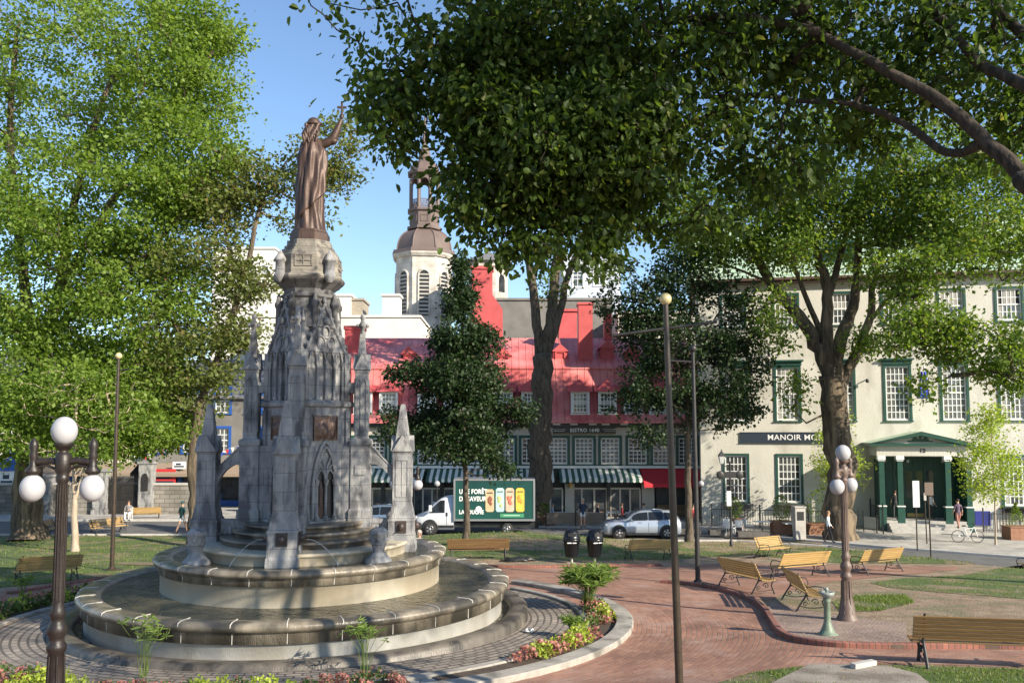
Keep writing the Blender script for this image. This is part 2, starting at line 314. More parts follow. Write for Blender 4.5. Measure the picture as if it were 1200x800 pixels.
# ================================================================ ground
def ground_sheet():
    def lines(a,b,st,out_lo,out_hi): return out_lo+[a+i*st for i in range(int(round((b-a)/st))+1)]+out_hi
    xs=lines(-40,40,.5,[-900,-300,-120,-70,-50],[50,70,120,300,900])
    ys=lines(-6,60,.5,[-300,-60,-20],[70,90,150,300,700,1800])
    X,Y=np.meshgrid(xs,ys); Z=zg(X,Y)
    V=np.stack([X.ravel(),Y.ravel(),Z.ravel()],1); nx=len(xs); fs=[]
    for j in range(len(ys)-1):
        for i in range(nx-1): a=j*nx+i; fs.append((a,a+1,a+nx+1,a+nx))
    return mesh_obj('ground',V.tolist(),fs,m_soil,smooth=True)
def drape(name,pts,lift,mat_,kind='structure',label=None,step=.5,holes=None):
    bm=bmesh.new(); vs=[bm.verts.new((p[0],p[1],0)) for p in pts]; f=bm.faces.new(vs); f.normal_update()
    if f.normal.z<0: f.normal_flip()
    bmesh.ops.triangulate(bm,faces=bm.faces[:])
    for ax in (0,1):
        lo=min(p[ax] for p in pts); hi=max(p[ax] for p in pts)
        c=max(math.ceil(lo/step),-120)*step; top=min(hi,80)
        while c<top:
            n=Vector((1,0,0)) if ax==0 else Vector((0,1,0))
            bmesh.ops.bisect_plane(bm,geom=bm.verts[:]+bm.edges[:]+bm.faces[:],plane_co=n*c,plane_no=n,dist=1e-5); c+=step
    for v in bm.verts: v.co.z=zf(v.co.x,v.co.y)+lift
    bmesh.ops.recalc_face_normals(bm,faces=bm.faces)
    if sum(f.normal.z*f.calc_area() for f in bm.faces)<0: bmesh.ops.reverse_faces(bm,faces=bm.faces)
    me=bpy.data.meshes.new(name); bm.to_mesh(me); bm.free(); me.materials.append(mat_)
    o=bpy.data.objects.new(name,me); col.objects.link(o); return tag(o,kind=kind,label=label)
def smooth_line(pts,n=6,closed=False):   # Catmull-Rom through the points
    P=[Vector((p[0],p[1])) for p in pts]; out=[]; m=len(P)
    for i in range(m if closed else m-1):
        p0,p1,p2,p3=(P[(i-1)%m],P[i],P[(i+1)%m],P[(i+2)%m]) if closed else (P[max(i-1,0)],P[i],P[i+1],P[min(i+2,m-1)])
        for k in range(n):
            t=k/n; out.append(.5*((2*p1)+(p2-p0)*t+(2*p0-5*p1+4*p2-p3)*t*t+(3*p1-p0-3*p2+p3)*t**3))
    if not closed: out.append(P[-1])
    return [(v.x,v.y) for v in out]
def strip(name,line,wd,h,mat_,kind='structure',closed=False,side=0,parent=None,top_off=0.0,sub=None):
    """a kerb: a band wd wide along a line, standing h above the ground"""
    P=[Vector(p) for p in line]; n=len(P); rings=[]
    for i,p in enumerate(P):
        a=P[(i-1)%n] if closed or i>0 else p; b=P[(i+1)%n] if closed or i<n-1 else p
        d=(b-a).normalized(); nn=Vector((-d.y,d.x)); l=p+nn*(wd/2+side); r=p-nn*(wd/2-side)
        z=zf(p.x,p.y); e=min(.02,h*.25)
        rings.append([(l.x,l.y,z-.15),(l.x,l.y,z+h-e),(l.x-nn.x*e,l.y-nn.y*e,z+h),(r.x+nn.x*e,r.y+nn.y*e,z+h),(r.x,r.y,z+h-e),(r.x,r.y,z-.15)])
    mb=MB()
    if closed: rings.append(rings[0])
    mb.loft(rings,0,not closed)
    o=mb.build(name,mat_,parent); 
    return tag(o,kind=kind) if kind else o
m_soil=mat('packed_soil',(.20,.14,.09),(.34,.25,.17),2.2,.95,1.0,22,c3=(.17,.155,.085),s3=.9)
m_lawn=mat('lawn',(.055,.095,.022),(.10,.135,.035),.8,.95,.6,30,c3=(.22,.165,.10),s3=.7)
m_lawn2=mat('worn_lawn',(.10,.12,.04),(.17,.15,.08),.9,.95,.6,30,c3=(.27,.22,.15),s3=.5)
tag(ground_sheet(),kind='structure')
def G(*uv): return [(p.x,p.y) for p in (gp(u,v) for u,v in uv)]
# street, kerbs, pavements (world metres)
street=[(-120,53.0),(-10,53.0),(-7,50.6),(13,50.1),(17.5,47.7),(19,43.8),(21.5,39.8),(25,36.8),(30,33.2),(40,26.2),(60,10),(75,12),(34,37),(25.3,43.3),(20.4,46.9),(15,51.5),(10,56),(-7,58),(-12,61),(-120,61)]
drape('street',street,.006,m_asph)
farkerb=[(60,20.5),(34,37),(25.3,43.3),(20.4,46.9),(15,51.5),(10,56),(-7,58),(-12,61),(-120,61)]
pav=farkerb+[(-120,90),(90,90),(90,20)]
o=drape('pavement',[(p[0]-.02,p[1]+.25) for p in farkerb]+pav[len(farkerb):],.13,m_flag)
strip('kerb',[Vector(p)+Vector((0,.12)) for p in farkerb],.25,.14,m_kerb)
nearkerb=[(60,10),(40,26.2),(30,33.2),(25,36.8),(21.5,39.8),(19,43.8),(17.5,47.7),(13,50.1),(-7,50.6),(-10,53),(-120,53)]
strip('kerb',[Vector(p)+Vector((0,-.1)) for p in nearkerb],.2,.10,m_kerb)
# lawns
back=G((480,650),(560,655),(640,657),(700,658),(770,657),(840,652),(880,650),(990,660),(1060,660),(1130,661),(1220,660))
S_edge=[(26,35.6),(24,37.2),(21,39.7),(18.4,43.6),(17,47),(13,49.7),(-7,50.2),(-10,52.6),(-60,52.6),(-60,40)]
lawnb=[(-60,31)]+G((-60,668))+G((40,664),(110,662),(170,660),(230,656))+[(-9,32.5)]+back+S_edge
drape('lawn',lawnb,.010,m_lawn)
ll=G((-120,700),(-20,690),(60,683),(130,674),(190,668),(236,661),(300,655))+[(-9,33.5),(-9,34.5),(-20,36),(-60,34)]
drape('lawn',ll,.014,m_lawn)
lr=G((1020,683),(1060,677),(1130,674),(1230,668))+[(30,24),(29,18)]+G((1230,705),(1180,700),(1100,694),(1040,688))
drape('lawn',lr,.012,m_lawn)
drape('lawn',G((975,705),(1010,697),(1060,697),(1072,706),(1030,716),(985,717)),.012,m_lawn)
lf=G((842,800),(880,789),(935,782),(1000,779),(1080,780),(1230,786),(1400,800))+[(12,8),(6,8)]+G((900,830))
drape('lawn',lf,.012,m_lawn)
drape('concrete_slab',G((900,803),(948,779),(1040,781),(1075,790),(1090,802)),.022,mat('stained_concrete',(.25,.215,.175),(.34,.30,.25),2.2,.95,.6,40,c3=(.18,.15,.12),s3=1.4))
# brick square, edged right by a brick kerb
kerbR=G((775,683),(800,685),(835,690),(870,700),(893,713),(905,730),(915,743),(935,752),(980,758),(1040,760),(1065,760),(1150,760),(1260,762),(1500,768))
kl=smooth_line(kerbR,5)
bricka=kl[:-1]+G((1500,785),(1300,785),(1080,779),(1000,778),(935,781),(880,788),(842,800),(820,812))+[(1.5,9),(-16,9),(-22,17),(-19,24)]+G((0,692),(60,684),(130,676),(190,669),(236,662))+[(-9,33)]+G((480,657),(560,662),(640,663),(700,663),(775,664),(790,672))
drape('brick_square',bricka,.006,m_brick)
drape('brick_path',G((1068,762),(1150,762),(1260,764),(1500,770),(1500,784),(1260,783),(1080,778),(1000,777),(975,768),(990,760)),.010,m_brick2)
walk=G((775,664),(850,660),(985,662),(1125,664),(1120,668),(1050,674),(1000,679),(960,684),(925,692),(905,703),(885,702),(835,689),(800,684))
drape('brick_walk',walk,.012,m_brick2)
cob=smooth_line(G((905,706),(950,716),(1000,724),(1062,730)),4)+G((1062,758),(1040,759),(980,757),(935,751),(917,743),(907,730),(897,714))
drape('cobbled_corner',cob,.014,m_cobble2)
strip('brick_kerb',kl,.16,.12,m_edge)
strip('brick_kerb',smooth_line(G((480,659),(560,664),(640,665),(700,664),(775,663)),4),.2,.10,m_edge)
strip('brick_kerb',smooth_line(G((10,696),(70,686),(130,677),(185,670),(236,663)),4),.2,.08,m_edge)
drape('soil_strip',smooth_line(G((480,650),(560,655),(640,656),(700,657),(770,656)),3)+G((775,663),(700,663),(640,664),(560,663),(480,658)),.013,m_soil)
for P in (G((560,632),(640,631),(700,640),(640,645),(570,642)),G((800,637),(880,630),(960,634),(940,642),(830,646)),G((700,625),(760,632),(790,640),(720,640))):
    drape('bare_earth',smooth_line(P,6,True),.014,m_soil)
# setts ring round the fountain, its granite kerb and flower bed
def arc(r,a0,a1,n=40,sx=1): return [(FX+r*math.cos(R(a0+(a1-a0)*i/n)),FY+r*math.sin(R(a0+(a1-a0)*i/n))) for i in range(n+1)]
drape('setts_ring',arc(7.0,0,356,90),.016,m_cobble)
drape('granite_paving',arc(8.25,-100,-46,24)+arc(6.9,-46,-100,24),.020,m_flag)
strip('granite_kerb',arc(8.1,-95,48,70),.42,.13,m_rimdry)
strip('granite_kerb',arc(7.15,-62,42,50),.22,.08,m_rimdry)
strip('granite_kerb',arc(7.15,120,262,60),.20,.08,m_rimdry)
m_bed=mat('bed_soil',(.05,.035,.025),(.09,.065,.045),6,.95,.8,20)
def band(name,r0,r1,a0,a1,lift,m): return drape(name,arc(r1,a0,a1,30)+arc(r0,a1,a0,30),lift,m)
band('flower_bed',7.28,7.88,-58,12,.05,m_bed)
band('flower_bed',7.1,7.95,-126,-62,.05,m_bed)
band('flower_bed',7.3,8.3,150,205,.05,m_bed)
# ---------------------------------------------------------------- grass blades
slab=G((900,803),(948,779),(1040,781),(1075,790),(1090,802))
def inpoly(q,P):
    r=np.zeros(len(q),bool); j=len(P)-1
    for i in range(len(P)):
        r^=((P[i,1]>q[:,1])!=(P[j,1]>q[:,1]))&(q[:,0]<(P[j,0]-P[i,0])*(q[:,1]-P[i,1])/(P[j,1]-P[i,1]+1e-12)+P[i,0]); j=i
    return r
def scatter_grass(name,regions,seed):
    rng=np.random.default_rng(seed); Vs=[];
    for (poly,n,h) in regions:
        P=np.array(poly); lo=P.min(0); hi=P.max(0); pts=[]
        while len(pts)<n:
            q=rng.uniform(lo,hi,(n*2,2)); inside=np.zeros(len(q),bool); j=len(P)-1
            for i in range(len(P)):
                c=((P[i,1]>q[:,1])!=(P[j,1]>q[:,1]))&(q[:,0]<(P[j,0]-P[i,0])*(q[:,1]-P[i,1])/(P[j,1]-P[i,1]+1e-12)+P[i,0]); inside^=c; j=i
            ns=np.sin(q[:,0]*1.7+1.3*np.sin(q[:,1]*1.1))+np.sin(q[:,1]*2.3+q[:,0]*.7)+rng.normal(0,.7,len(q))
            pts+=list(q[inside&(ns>-.6)&~inpoly(q,np.array(slab))])
        q=np.array(pts[:n]); z=zg(q[:,0],q[:,1]); a=rng.uniform(0,2*PI,n); hh=h*rng.uniform(.5,1.3,n); wd=hh*.22
        dx=np.cos(a)*wd; dy=np.sin(a)*wd; lx=rng.normal(0,.4,n)*hh; ly=rng.normal(0,.4,n)*hh
        b=np.stack([q[:,0],q[:,1],z],1)
        Vs.append(np.stack([b-np.stack([dx,dy,0*z],1),b+np.stack([dx,dy,0*z],1),b+np.stack([lx,ly,hh],1)],1))
    V=np.concatenate(Vs).reshape(-1,3); nf=len(V)//3
    me=bpy.data.meshes.new(name); me.vertices.add(len(V)); me.vertices.foreach_set('co',V.ravel()); me.loops.add(nf*3); me.loops.foreach_set('vertex_index',np.arange(nf*3))
    me.polygons.add(nf); me.polygons.foreach_set('loop_start',np.arange(0,nf*3,3)); me.polygons.foreach_set('loop_total',np.full(nf,3)); me.materials.append(m_blade); me.update(); me.validate()
    o=bpy.data.objects.new(name,me); col.objects.link(o); return tag(o,'short green lawn grass in uneven tufts',None,kind='stuff')
m_blade=leafmat('grass_blade',(.08,.13,.025),(.17,.22,.05),.35)
scatter_grass('grass',[(lf,26000,.05),(lr,16000,.06),(G((975,705),(1010,697),(1060,697),(1072,706),(1030,716),(985,717)),4000,.07),(lawnb,38000,.09),(ll,26000,.07)],5)

# fallen leaves and crumbs
def litter_leaves(name,regions,seed,m,label):
    rng=np.random.default_rng(seed); V=[];Fc=[]
    for P,n,sz in regions:
        P=np.array(P); q=rng.uniform(P.min(0),P.max(0),(n*3,2)); q=q[inpoly(q,P)][:n]
        z=zg(q[:,0],q[:,1])+.028
        for (x,y),zz in zip(q,z):
            a=rng.uniform(0,2*PI); s=sz*rng.uniform(.5,1.3); c,d=math.cos(a)*s,math.sin(a)*s; k=len(V); t=rng.uniform(-.3,.5)*s
            V+=[(x-c,y-d,zz),(x-d*.5,y+c*.5,zz+abs(t)),(x+c,y+d,zz+.004),(x+d*.5,y-c*.5,zz+.002)]; Fc.append((k,k+1,k+2,k+3))
    return tag(mesh_obj(name,V,Fc,m),label,None,kind='stuff')
m_litter=leafmat('dry_leaf',(.20,.13,.06),(.38,.29,.17),.1,(.10,.07,.04))
isl=G((905,715),(930,745),(1000,757),(1062,757),(1060,740),(1220,752),(1220,690),(1100,690),(1000,680),(940,690))
litter_leaves('fallen_leaves',[(isl,9000,.02),(bricka,1500,.022),(G((480,650),(640,656),(775,656),(775,664),(480,662)),500,.035),(lf,500,.03),(back+[(6,44),(-9,44)],900,.05),(lr,500,.03),(ll,500,.04)],8,m_litter,'scattered dry fallen leaves')
m_grit=mat('grit',(.30,.25,.19),(.44,.39,.32),3,.9)
litter_leaves('gravel',[(isl,14000,.011),(slab,500,.01),(G((480,650),(640,656),(775,656),(775,664),(480,662)),1200,.02)],9,m_grit,'loose grit on the bare soil')
# ================================================================ fountain
def fountain():
    rt=thing('fountain','tall grey stone fountain monument with pinnacles, two round basins and a dark statue on top','fountain',(FX,FY,FZ))
    H=lambda z:z-FZ
    n=96
    def ringobj(name,prof,m,nn=n,jn=0,parent=rt,smooth=True):
        mb=MB(); rings=[[(r*math.cos(2*PI*i/nn),r*math.sin(2*PI*i/nn),H(z)) for i in range(nn)] for r,z in prof]
        mb.loft(rings,0,False,smooth); return mb.build(name,m,parent)
    # low moat kerb round the foot
    ringobj('moat_kerb',[(5.25,FZ-.3),(5.25,1.92),(5.32,1.97),(5.62,1.97),(5.7,1.91),(5.72,FZ-.4)],m_plinth)
    ringobj('moat_floor',[(4.9,1.82),(5.3,1.82)],m_water)
    ringobj('outer_wall',[(5.03,1.5),(5.03,2.2),(5.07,2.21)],m_basinw)
    o=ringobj('outer_rim',[(5.0,2.19),(5.1,2.20),(5.1,2.41),(5.14,2.43),(5.21,2.48),(5.23,2.54),(5.20,2.60),(5.12,2.635),(4.95,2.64),(4.78,2.62),(4.68,2.57),(4.65,2.4)],m_rim)
    def joints(parent,R0,z0,z1,k,ph,rin,zt):
        mb=MB()
        for i in range(1):
            T=Matrix.Identity(4); s=len(mb.v)
            mb.tube([(R0-.008,0,H(z0)),(R0-.004,0,H(z1-.22)),(R0+.045,0,H(z1-.17)),(R0+.118,0,H(z1-.08)),(R0+.105,0,H(z1-.03)),(R0+.02,0,H(z1+.0)),(rin,0,H(z1+.003))],.011,5)
            mb.xf(T,s)
        j=mb.build('mortar_joint',m_joint,parent); j.rotation_euler=(0,0,ph)
        for i in range(1,k): dup(j,parent,None,ph+2*PI*i/k)
    joints(o,5.1,2.21,2.635,30,R(4),4.8,2.59)
    w=MB(); w.lathe([(4.7,H(2.565)),(.5,H(2.565))],96,smooth=False,cap=False); w.build('outer_pool_water',m_water,rt)
    ringobj('inner_wall',[(3.42,2.4),(3.42,3.02),(3.46,3.03)],m_basin)
    o=ringobj('inner_rim',[(3.4,3.01),(3.48,3.02),(3.48,3.16),(3.52,3.19),(3.58,3.23),(3.60,3.28),(3.57,3.34),(3.50,3.37),(3.38,3.375),(3.22,3.36),(3.12,3.3)],m_rim)
    joints(o,3.48,3.03,3.37,24,R(9),3.3,3.3)
    w=MB(); w.lathe([(3.2,H(3.315)),(.5,H(3.315))],72,smooth=False,cap=False); w.build('inner_pool_water',m_water,rt)
    for r,z0,z1,m in ((2.62,3.2,3.60,m_basin),(2.05,3.5,3.78,m_plinth),(1.75,3.7,3.94,m_rim),(1.5,3.9,4.1,m_rim)):
        ringobj('step',[(r-.03,z0),(r-.03,z1-.1),(r,z1-.09),(r+.03,z1-.05),(r+.02,z1-.01),(r-.03,z1),(r-.65,z1)],m)
    base=R(3)     # piers stand at base+0,90,180,270 from local axes
    D=[base-PI/2,base,base+PI/2,base+PI]      # front, right, back, left
    def pier_prof(mb,cx,cy,rot,levels,mi=0):
        """square shaft from (halfwidth,z) pairs"""
        rings=[]
        for hw,z in levels:
            rings.append([(cx+math.cos(rot)*x*hw-math.sin(rot)*y*hw,cy+math.sin(rot)*x*hw+math.cos(rot)*y*hw,H(z)) for x,y in((-1,-1),(1,-1),(1,1),(-1,1))])
        mb.loft(rings,mi,True)
    def gablet(mb,cx,cy,rot,hw,z0,zh,proud=.03):
        for k in range(4):
            T=Matrix.Translation((cx,cy,0))@Matrix.Rotation(rot+k*PI/2,4,'Z')
            vs=[T@Vector(v) for v in ((-hw,-hw-proud,H(z0)),(hw,-hw-proud,H(z0)),(0,-hw-proud,H(z0+zh)),(-hw,-hw*.3,H(z0)),(hw,-hw*.3,H(z0)),(0,-hw*.15,H(z0+zh)))]
            mb.add(vs,[(0,1,2),(0,2,5,3),(1,4,5,2),(0,3,4,1)])
    for k,a in enumerate(D):
        # outer pier
        cx,cy=2.47*math.cos(a),2.47*math.sin(a); mb=MB()
        pier_prof(mb,cx,cy,a,[(.36,3.1),(.36,3.50),(.335,3.56),(.335,3.60),(.33,4.05),(.345,4.10),(.33,4.15),(.30,4.2)])
        pier_prof(mb,cx,cy,a,[(.30,4.19),(.29,4.28),(.245,4.5),(.24,4.55),(.235,5.78),(.26,5.83),(.26,5.88)])
        gablet(mb,cx,cy,a,.26,5.85,.42)
        pier_prof(mb,cx,cy,a,[(.20,5.87),(.185,6.05),(.14,6.45),(.10,6.75),(.075,6.98),(.05,7.07)])
        # sunk panels drawn as raised fillets on each side of the shaft
        for q in range(4):
            T=Matrix.Translation((cx,cy,0))@Matrix.Rotation(a+q*PI/2,4,'Z')
            for x in (-.15,.15): mb.box(x-.015,x+.015,-.256,-.236,H(4.72),H(5.62),0,T)
            mb.box(-.165,.165,-.256,-.236,H(5.62),H(5.66),0,T); mb.box(-.165,.165,-.256,-.236,H(4.68),H(4.72),0,T); mb.box(-.006,.006,-.252,-.236,H(4.72),H(5.62),0,T)
        po=mb.build('outer_pier',m_stone,rt,bevel=.012)
        # bronze lion mask spouts on the side faces
        for q in (1,3,2,0) if k in(0,) else (0,1,3):
            T=Matrix.Translation((cx,cy,0))@Matrix.Rotation(a+q*PI/2,4,'Z'); mm=MB()
            mm.box(-.13,.13,-.365,-.332,H(4.22-.42),H(4.22-.12),0,T)
            s=len(mm.v); mm.sphere((0,-.37,H(3.95)),.085,12,8,0,(1,1,1.15)); mm.tube([(0,-.40,H(3.91)),(0,-.50,H(3.90))],.02,6); mm.xf(T,s)
            mm.build('spout_mask',m_spout,po)
        # inner pier with pinnacle
        cx2,cy2=1.40*math.cos(a),1.40*math.sin(a); mb=MB()
        pier_prof(mb,cx2,cy2,a,[(.28,3.85),(.28,4.35),(.24,4.42),(.24,5.98),(.27,6.02),(.27,6.12),(.24,6.16),(.18,6.18),(.165,6.25),(.16,7.85),(.18,7.9),(.18,7.98)])
        gablet(mb,cx2,cy2,a,.185,7.95,.42)
        pier_prof(mb,cx2,cy2,a,[(.14,7.97),(.11,8.25),(.08,8.62),(.06,8.93)])
        s=len(mb.v); mb.lathe([(.05,H(9.24)),(.085,H(9.28)),(.05,H(9.32)),(.05,H(9.36)),(.09,H(9.42)),(.095,H(9.5)),(.05,H(9.58)),(.045,H(9.61)),(.07,H(9.66)),(.055,H(9.74)),(.005,H(9.78))],10,(cx2,cy2,-.35))
        for q in range(4):
            T=Matrix.Translation((cx2,cy2,0))@Matrix.Rotation(a+q*PI/2,4,'Z'); s=len(mb.v)
            mb.sphere((0,-.12,H(9.11)),.055,8,6); mb.xf(T,s)
            for x in (-.16,-.02,.12): mb.box(x-.0,x+.04,-.185,-.155,H(6.35),H(7.55),0,T)
            s=len(mb.v)
            mb.tube([(-.14,-.172,H(7.55)),(-.12,-.172,H(7.66)),(-.06,-.172,H(7.72)),(-.01,-.172,H(7.66)),(.0,-.172,H(7.55)),(.01,-.172,H(7.66)),(.08,-.172,H(7.72)),(.13,-.172,H(7.64)),(.14,-.172,H(7.55))],.018,6); mb.xf(T,s)
            mb.box(-.13,.13,-.27,-.24,H(5.25),H(5.5),0,T); mb.box(-.2,.2,-.287,-.27,H(5.18),H(5.9),0,T) if 0 else None
        # bridge back to the core
        T=Matrix.Rotation(a,4,'Z')
        mb.box(.85,1.3,-.14,.14,H(7.35),H(7.62),0,T); mb.box(.8,1.22,-.2,.2,H(4.0),H(6.0),0,T)
        mb.build('inner_pier',m_stone if k!=2 else m_stone,rt,bevel=.01)
        # flying buttress arch
        fb=MB(); top=[];bot=[]
        for i in range(13):
            t=i/12; r=1.62+t*(2.47-.22-1.62); ang=t*PI/2
            zt=6.05-t*.62; zb=4.72+.82*math.sqrt(max(0,1-(t*.98)**2))
            top.append((r,zt)); bot.append((r,min(zb,zt-.12)))
        out=top+bot[::-1]; s=len(fb.v)
        for i in range(12):
            (r0,a0),(r1,a1)=top[i],top[i+1]; (q0,b0),(q1,b1)=bot[i],bot[i+1]
            for y in (-.1,.1):
                vs=[(r0,y,H(a0)),(r1,y,H(a1)),(q1,y,H(b1)),(q0,y,H(b0))]; fb.add(vs,[(0,1,2,3)] if y>0 else [(3,2,1,0)])
            fb.add([(r0,-.1,H(a0)),(r1,-.1,H(a1)),(r1,.1,H(a1)),(r0,.1,H(a0))],[(0,1,2,3)]); fb.add([(q0,-.1,H(b0)),(q1,-.1,H(b1)),(q1,.1,H(b1)),(q0,.1,H(b0))],[(3,2,1,0)])
            for y in (-.12,.12):
                fb.box(min(r0,r1),max(r0,r1),min(y*.8,y),max(y*.8,y),0,.05,0,Matrix(((1,0,0,0),(0,1,0,0),((a1-a0)/(r1-r0),0,1,H(a0)-.05-(a1-a0)/(r1-r0)*r0),(0,0,0,1))))
        fb.xf(T,s); 
        # balustrade between outer pier and core
        fb.build('flying_buttress',m_stone,rt); fb=MB()
        s=len(fb.v); fb.box(1.65,2.2,-.09,.09,H(3.3),H(4.02)); fb.box(1.65,2.2,-.12,.12,H(4.02),H(4.14))
        for i in range(4): fb.box(1.70+i*.13,1.76+i*.13,-.12,-.09,H(3.72),H(3.97)); fb.box(1.70+i*.13,1.76+i*.13,.09,.12,H(3.72),H(3.97))
        fb.xf(T,s)
        fb.build('balustrade',m_stone,rt)
    # core: square with faces at 45 degrees between the piers
    core=MB(); rc=base+PI/4; hw=.80
    pier_prof(core,0,0,rc,[(.98,3.9),(.98,4.14),(.90,4.18),(.86,4.2),(.86,6.96),(.93,7.0),(.95,7.08),(.88,7.14),(.80,7.16),(.80,8.25),(.84,8.3),(.84,8.36)])
    pier_prof(core,0,0,rc,[(.74,8.34),(.60,9.45)])
    co=core.build('core_shaft',m_stone,rt,bevel=.01); co.scale=(.92,.92,1)
    # upper drum, octagonal; darker stone puts its shade into the colour
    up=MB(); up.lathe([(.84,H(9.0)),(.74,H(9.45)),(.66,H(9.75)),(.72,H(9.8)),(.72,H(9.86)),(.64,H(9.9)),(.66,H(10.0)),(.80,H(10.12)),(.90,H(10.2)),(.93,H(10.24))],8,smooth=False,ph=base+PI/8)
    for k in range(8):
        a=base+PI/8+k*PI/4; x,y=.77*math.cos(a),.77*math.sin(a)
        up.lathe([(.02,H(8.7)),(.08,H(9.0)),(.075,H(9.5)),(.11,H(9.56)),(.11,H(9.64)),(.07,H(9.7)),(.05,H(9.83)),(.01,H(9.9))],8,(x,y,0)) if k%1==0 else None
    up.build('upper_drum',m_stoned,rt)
    cr=MB()
    rings=lambda pr:[[(r*math.cos(base+PI/8+i*PI/4),r*math.sin(base+PI/8+i*PI/4),H(z)) for i in range(8)] for r,z in pr]
    cr.loft(rings([(.93,10.24),(.95,10.28),(.93,10.33),(.86,10.36),(.84,10.4),(.84,10.86),(.80,10.9),(.78,10.97),(.72,10.99),(.72,11.05),(.66,11.07),(.66,11.14),(.60,11.16),(.59,11.28)]))
    for k in range(8):      # small square window recess frames
        T=Matrix.Rotation(base+PI/4*k,4,'Z')
        if k%2==0:
            for x in (-.22,-.01,.2): cr.box(.775,.80,x-.012,x+.012,H(10.55),H(10.82),0,T)
            for z in (10.55,10.68,10.82): cr.box(.775,.80,-.23,.22,H(z)-.01,H(z)+.012,0,T)
    c1=cr.build('crown',m_crown,rt)
    for k in range(8):
        if k%2==0: continue
        a=base+PI/8+k*PI/4-PI/8; x,y=.88*math.cos(a),.88*math.sin(a)
        if k%2==1:
            t=MB(); t.lathe([(.06,H(10.14)),(.15,H(10.26)),(.16,H(10.33)),(.13,H(10.36)),(.125,H(10.66)),(.16,H(10.68)),(.16,H(10.72)),(.005,H(10.98))],12,(x,y,0)); t.build('turret',m_stone,c1)
    # faces: plaque, niche with colonnettes, blind arcade and gable
    for k in range(4):
        T=Matrix.Rotation(rc+k*PI/2,4,'Z'); f=MB()
        for x in (-.72,.72): f.box(x-.075,x+.075,-.93,-.86,H(4.2),H(6.9),0,T)
        f.box(-.42,.42,-.90,-.86,H(6.72),H(6.78),0,T)
        # niche arch moulding
        for (w_,rad,yo) in ((.40,.05,-.9),(.33,.035,-.92)):
            pts=[]
            for i in range(15):
                t=-1+2*i/14; x=t*w_; zz=5.1+ (1.0 if w_>.35 else .86)*math.pow(max(0,1-abs(t)**1.7),.75)
                pts.append((x,yo,H(zz)))
            s=len(f.v); f.tube([(-w_,yo,H(4.2))]+pts+[(w_,yo,H(4.2))],rad,8); f.xf(T,s)
        for x in (-.29,0,.29):      # colonnettes
            s=len(f.v); f.lathe([(.075,H(4.14)),(.075,H(4.24)),(.04,H(4.28)),(.038,H(5.0)),(.05,H(5.03)),(.075,H(5.12)),(.075,H(5.16))],10,(x,-.93,0)); f.xf(T,s)
        for sgn in (-1,1):        # tracery ribs
            s=len(f.v); f.tube([(0,-.92,H(5.16)),(sgn*.05,-.92,H(5.5)),(sgn*.16,-.92,H(5.72)),(sgn*.23,-.92,H(5.75))],.022,6)
            f.tube([(sgn*.03,-.92,H(5.14)),(sgn*.05,-.92,H(5.3)),(sgn*.145,-.92,H(5.42)),(sgn*.25,-.92,H(5.3)),(sgn*.28,-.92,H(5.14))],.02,6)
            f.tube([(0,-.92,H(5.2)),(sgn*.10,-.92,H(5.45)),(sgn*.27,-.92,H(5.55))],.018,6); f.xf(T,s)
        # upper blind arcade
        for x in (-.56,-.28,0,.28,.56):
            s=len(f.v); f.lathe([(.06,H(7.15)),(.06,H(7.22)),(.035,H(7.25)),(.035,H(8.0)),(.065,H(8.08)),(.065,H(8.13))],8,(x,-.86,0)); f.xf(T,s)
        for x in (-.42,-.14,.14,.42):
            s=len(f.v); f.tube([(x-.13,-.86,H(8.12)),(x-.09,-.86,H(8.3)),(x,-.86,H(8.42)),(x+.09,-.86,H(8.3)),(x+.13,-.86,H(8.12))],.03,6); f.xf(T,s)
        for x in (-.7,.7): f.box(x-.09,x+.09,-.9,-.8,H(7.16),H(8.36),0,T)
        # steep gable
        gz0,gz1=8.36,9.55
        vs=[T@Vector(v) for v in ((-.62,-.86,H(gz0)),(.62,-.86,H(gz0)),(0,-.74,H(gz1)),(-.62,-.6,H(gz0)),(.62,-.6,H(gz0)),(0,-.5,H(gz1)))]
        f.add(vs,[(0,1,2),(0,2,5,3),(1,4,5,2)])
        for sgn in (-1,1):
            s=len(f.v); f.tube([(sgn*.66,-.87,H(gz0-.04)),(sgn*.33,-.82,H((gz0+gz1)/2)),(0,-.76,H(gz1+.05))],.045,6)
            for i in range(5):
                t=(i+.6)/5.4; f.sphere((sgn*.62*(1-t)+sgn*.05,-.86+.11*t,H(gz0+t*(gz1-gz0))+.06),.055,8,6,0,(1,1,1.2))
            f.xf(T,s)
        s=len(f.v)
        for (x,z,r) in ((-.17,8.6,.13),(.17,8.6,.13),(0,8.88,.12)):
            f.tube([(x+r*math.cos(t*PI/6),-.85,H(z)+r*1.3*math.sin(t*PI/6)) for t in range(13)],.022,6)
        f.lathe([(.03,H(9.5)),(.09,H(9.56)),(.04,H(9.62)),(.08,H(9.7)),(.01,H(9.8))],8,(0,-.76,0)); f.sphere((0,-.86,H(9.16)),.09,8,6); f.xf(T,s)
        f.build('face_tracery',m_stone,co)
        pl=MB(); 
        # relief plaque as a finely displaced grid
        nx_,nz_=28,18; rr=random.Random(4+k); blobs=[(rr.uniform(-.3,.3),rr.uniform(-.2,.12),rr.uniform(.03,.07),rr.uniform(.02,.05)) for _ in range(16)]
        g=[]
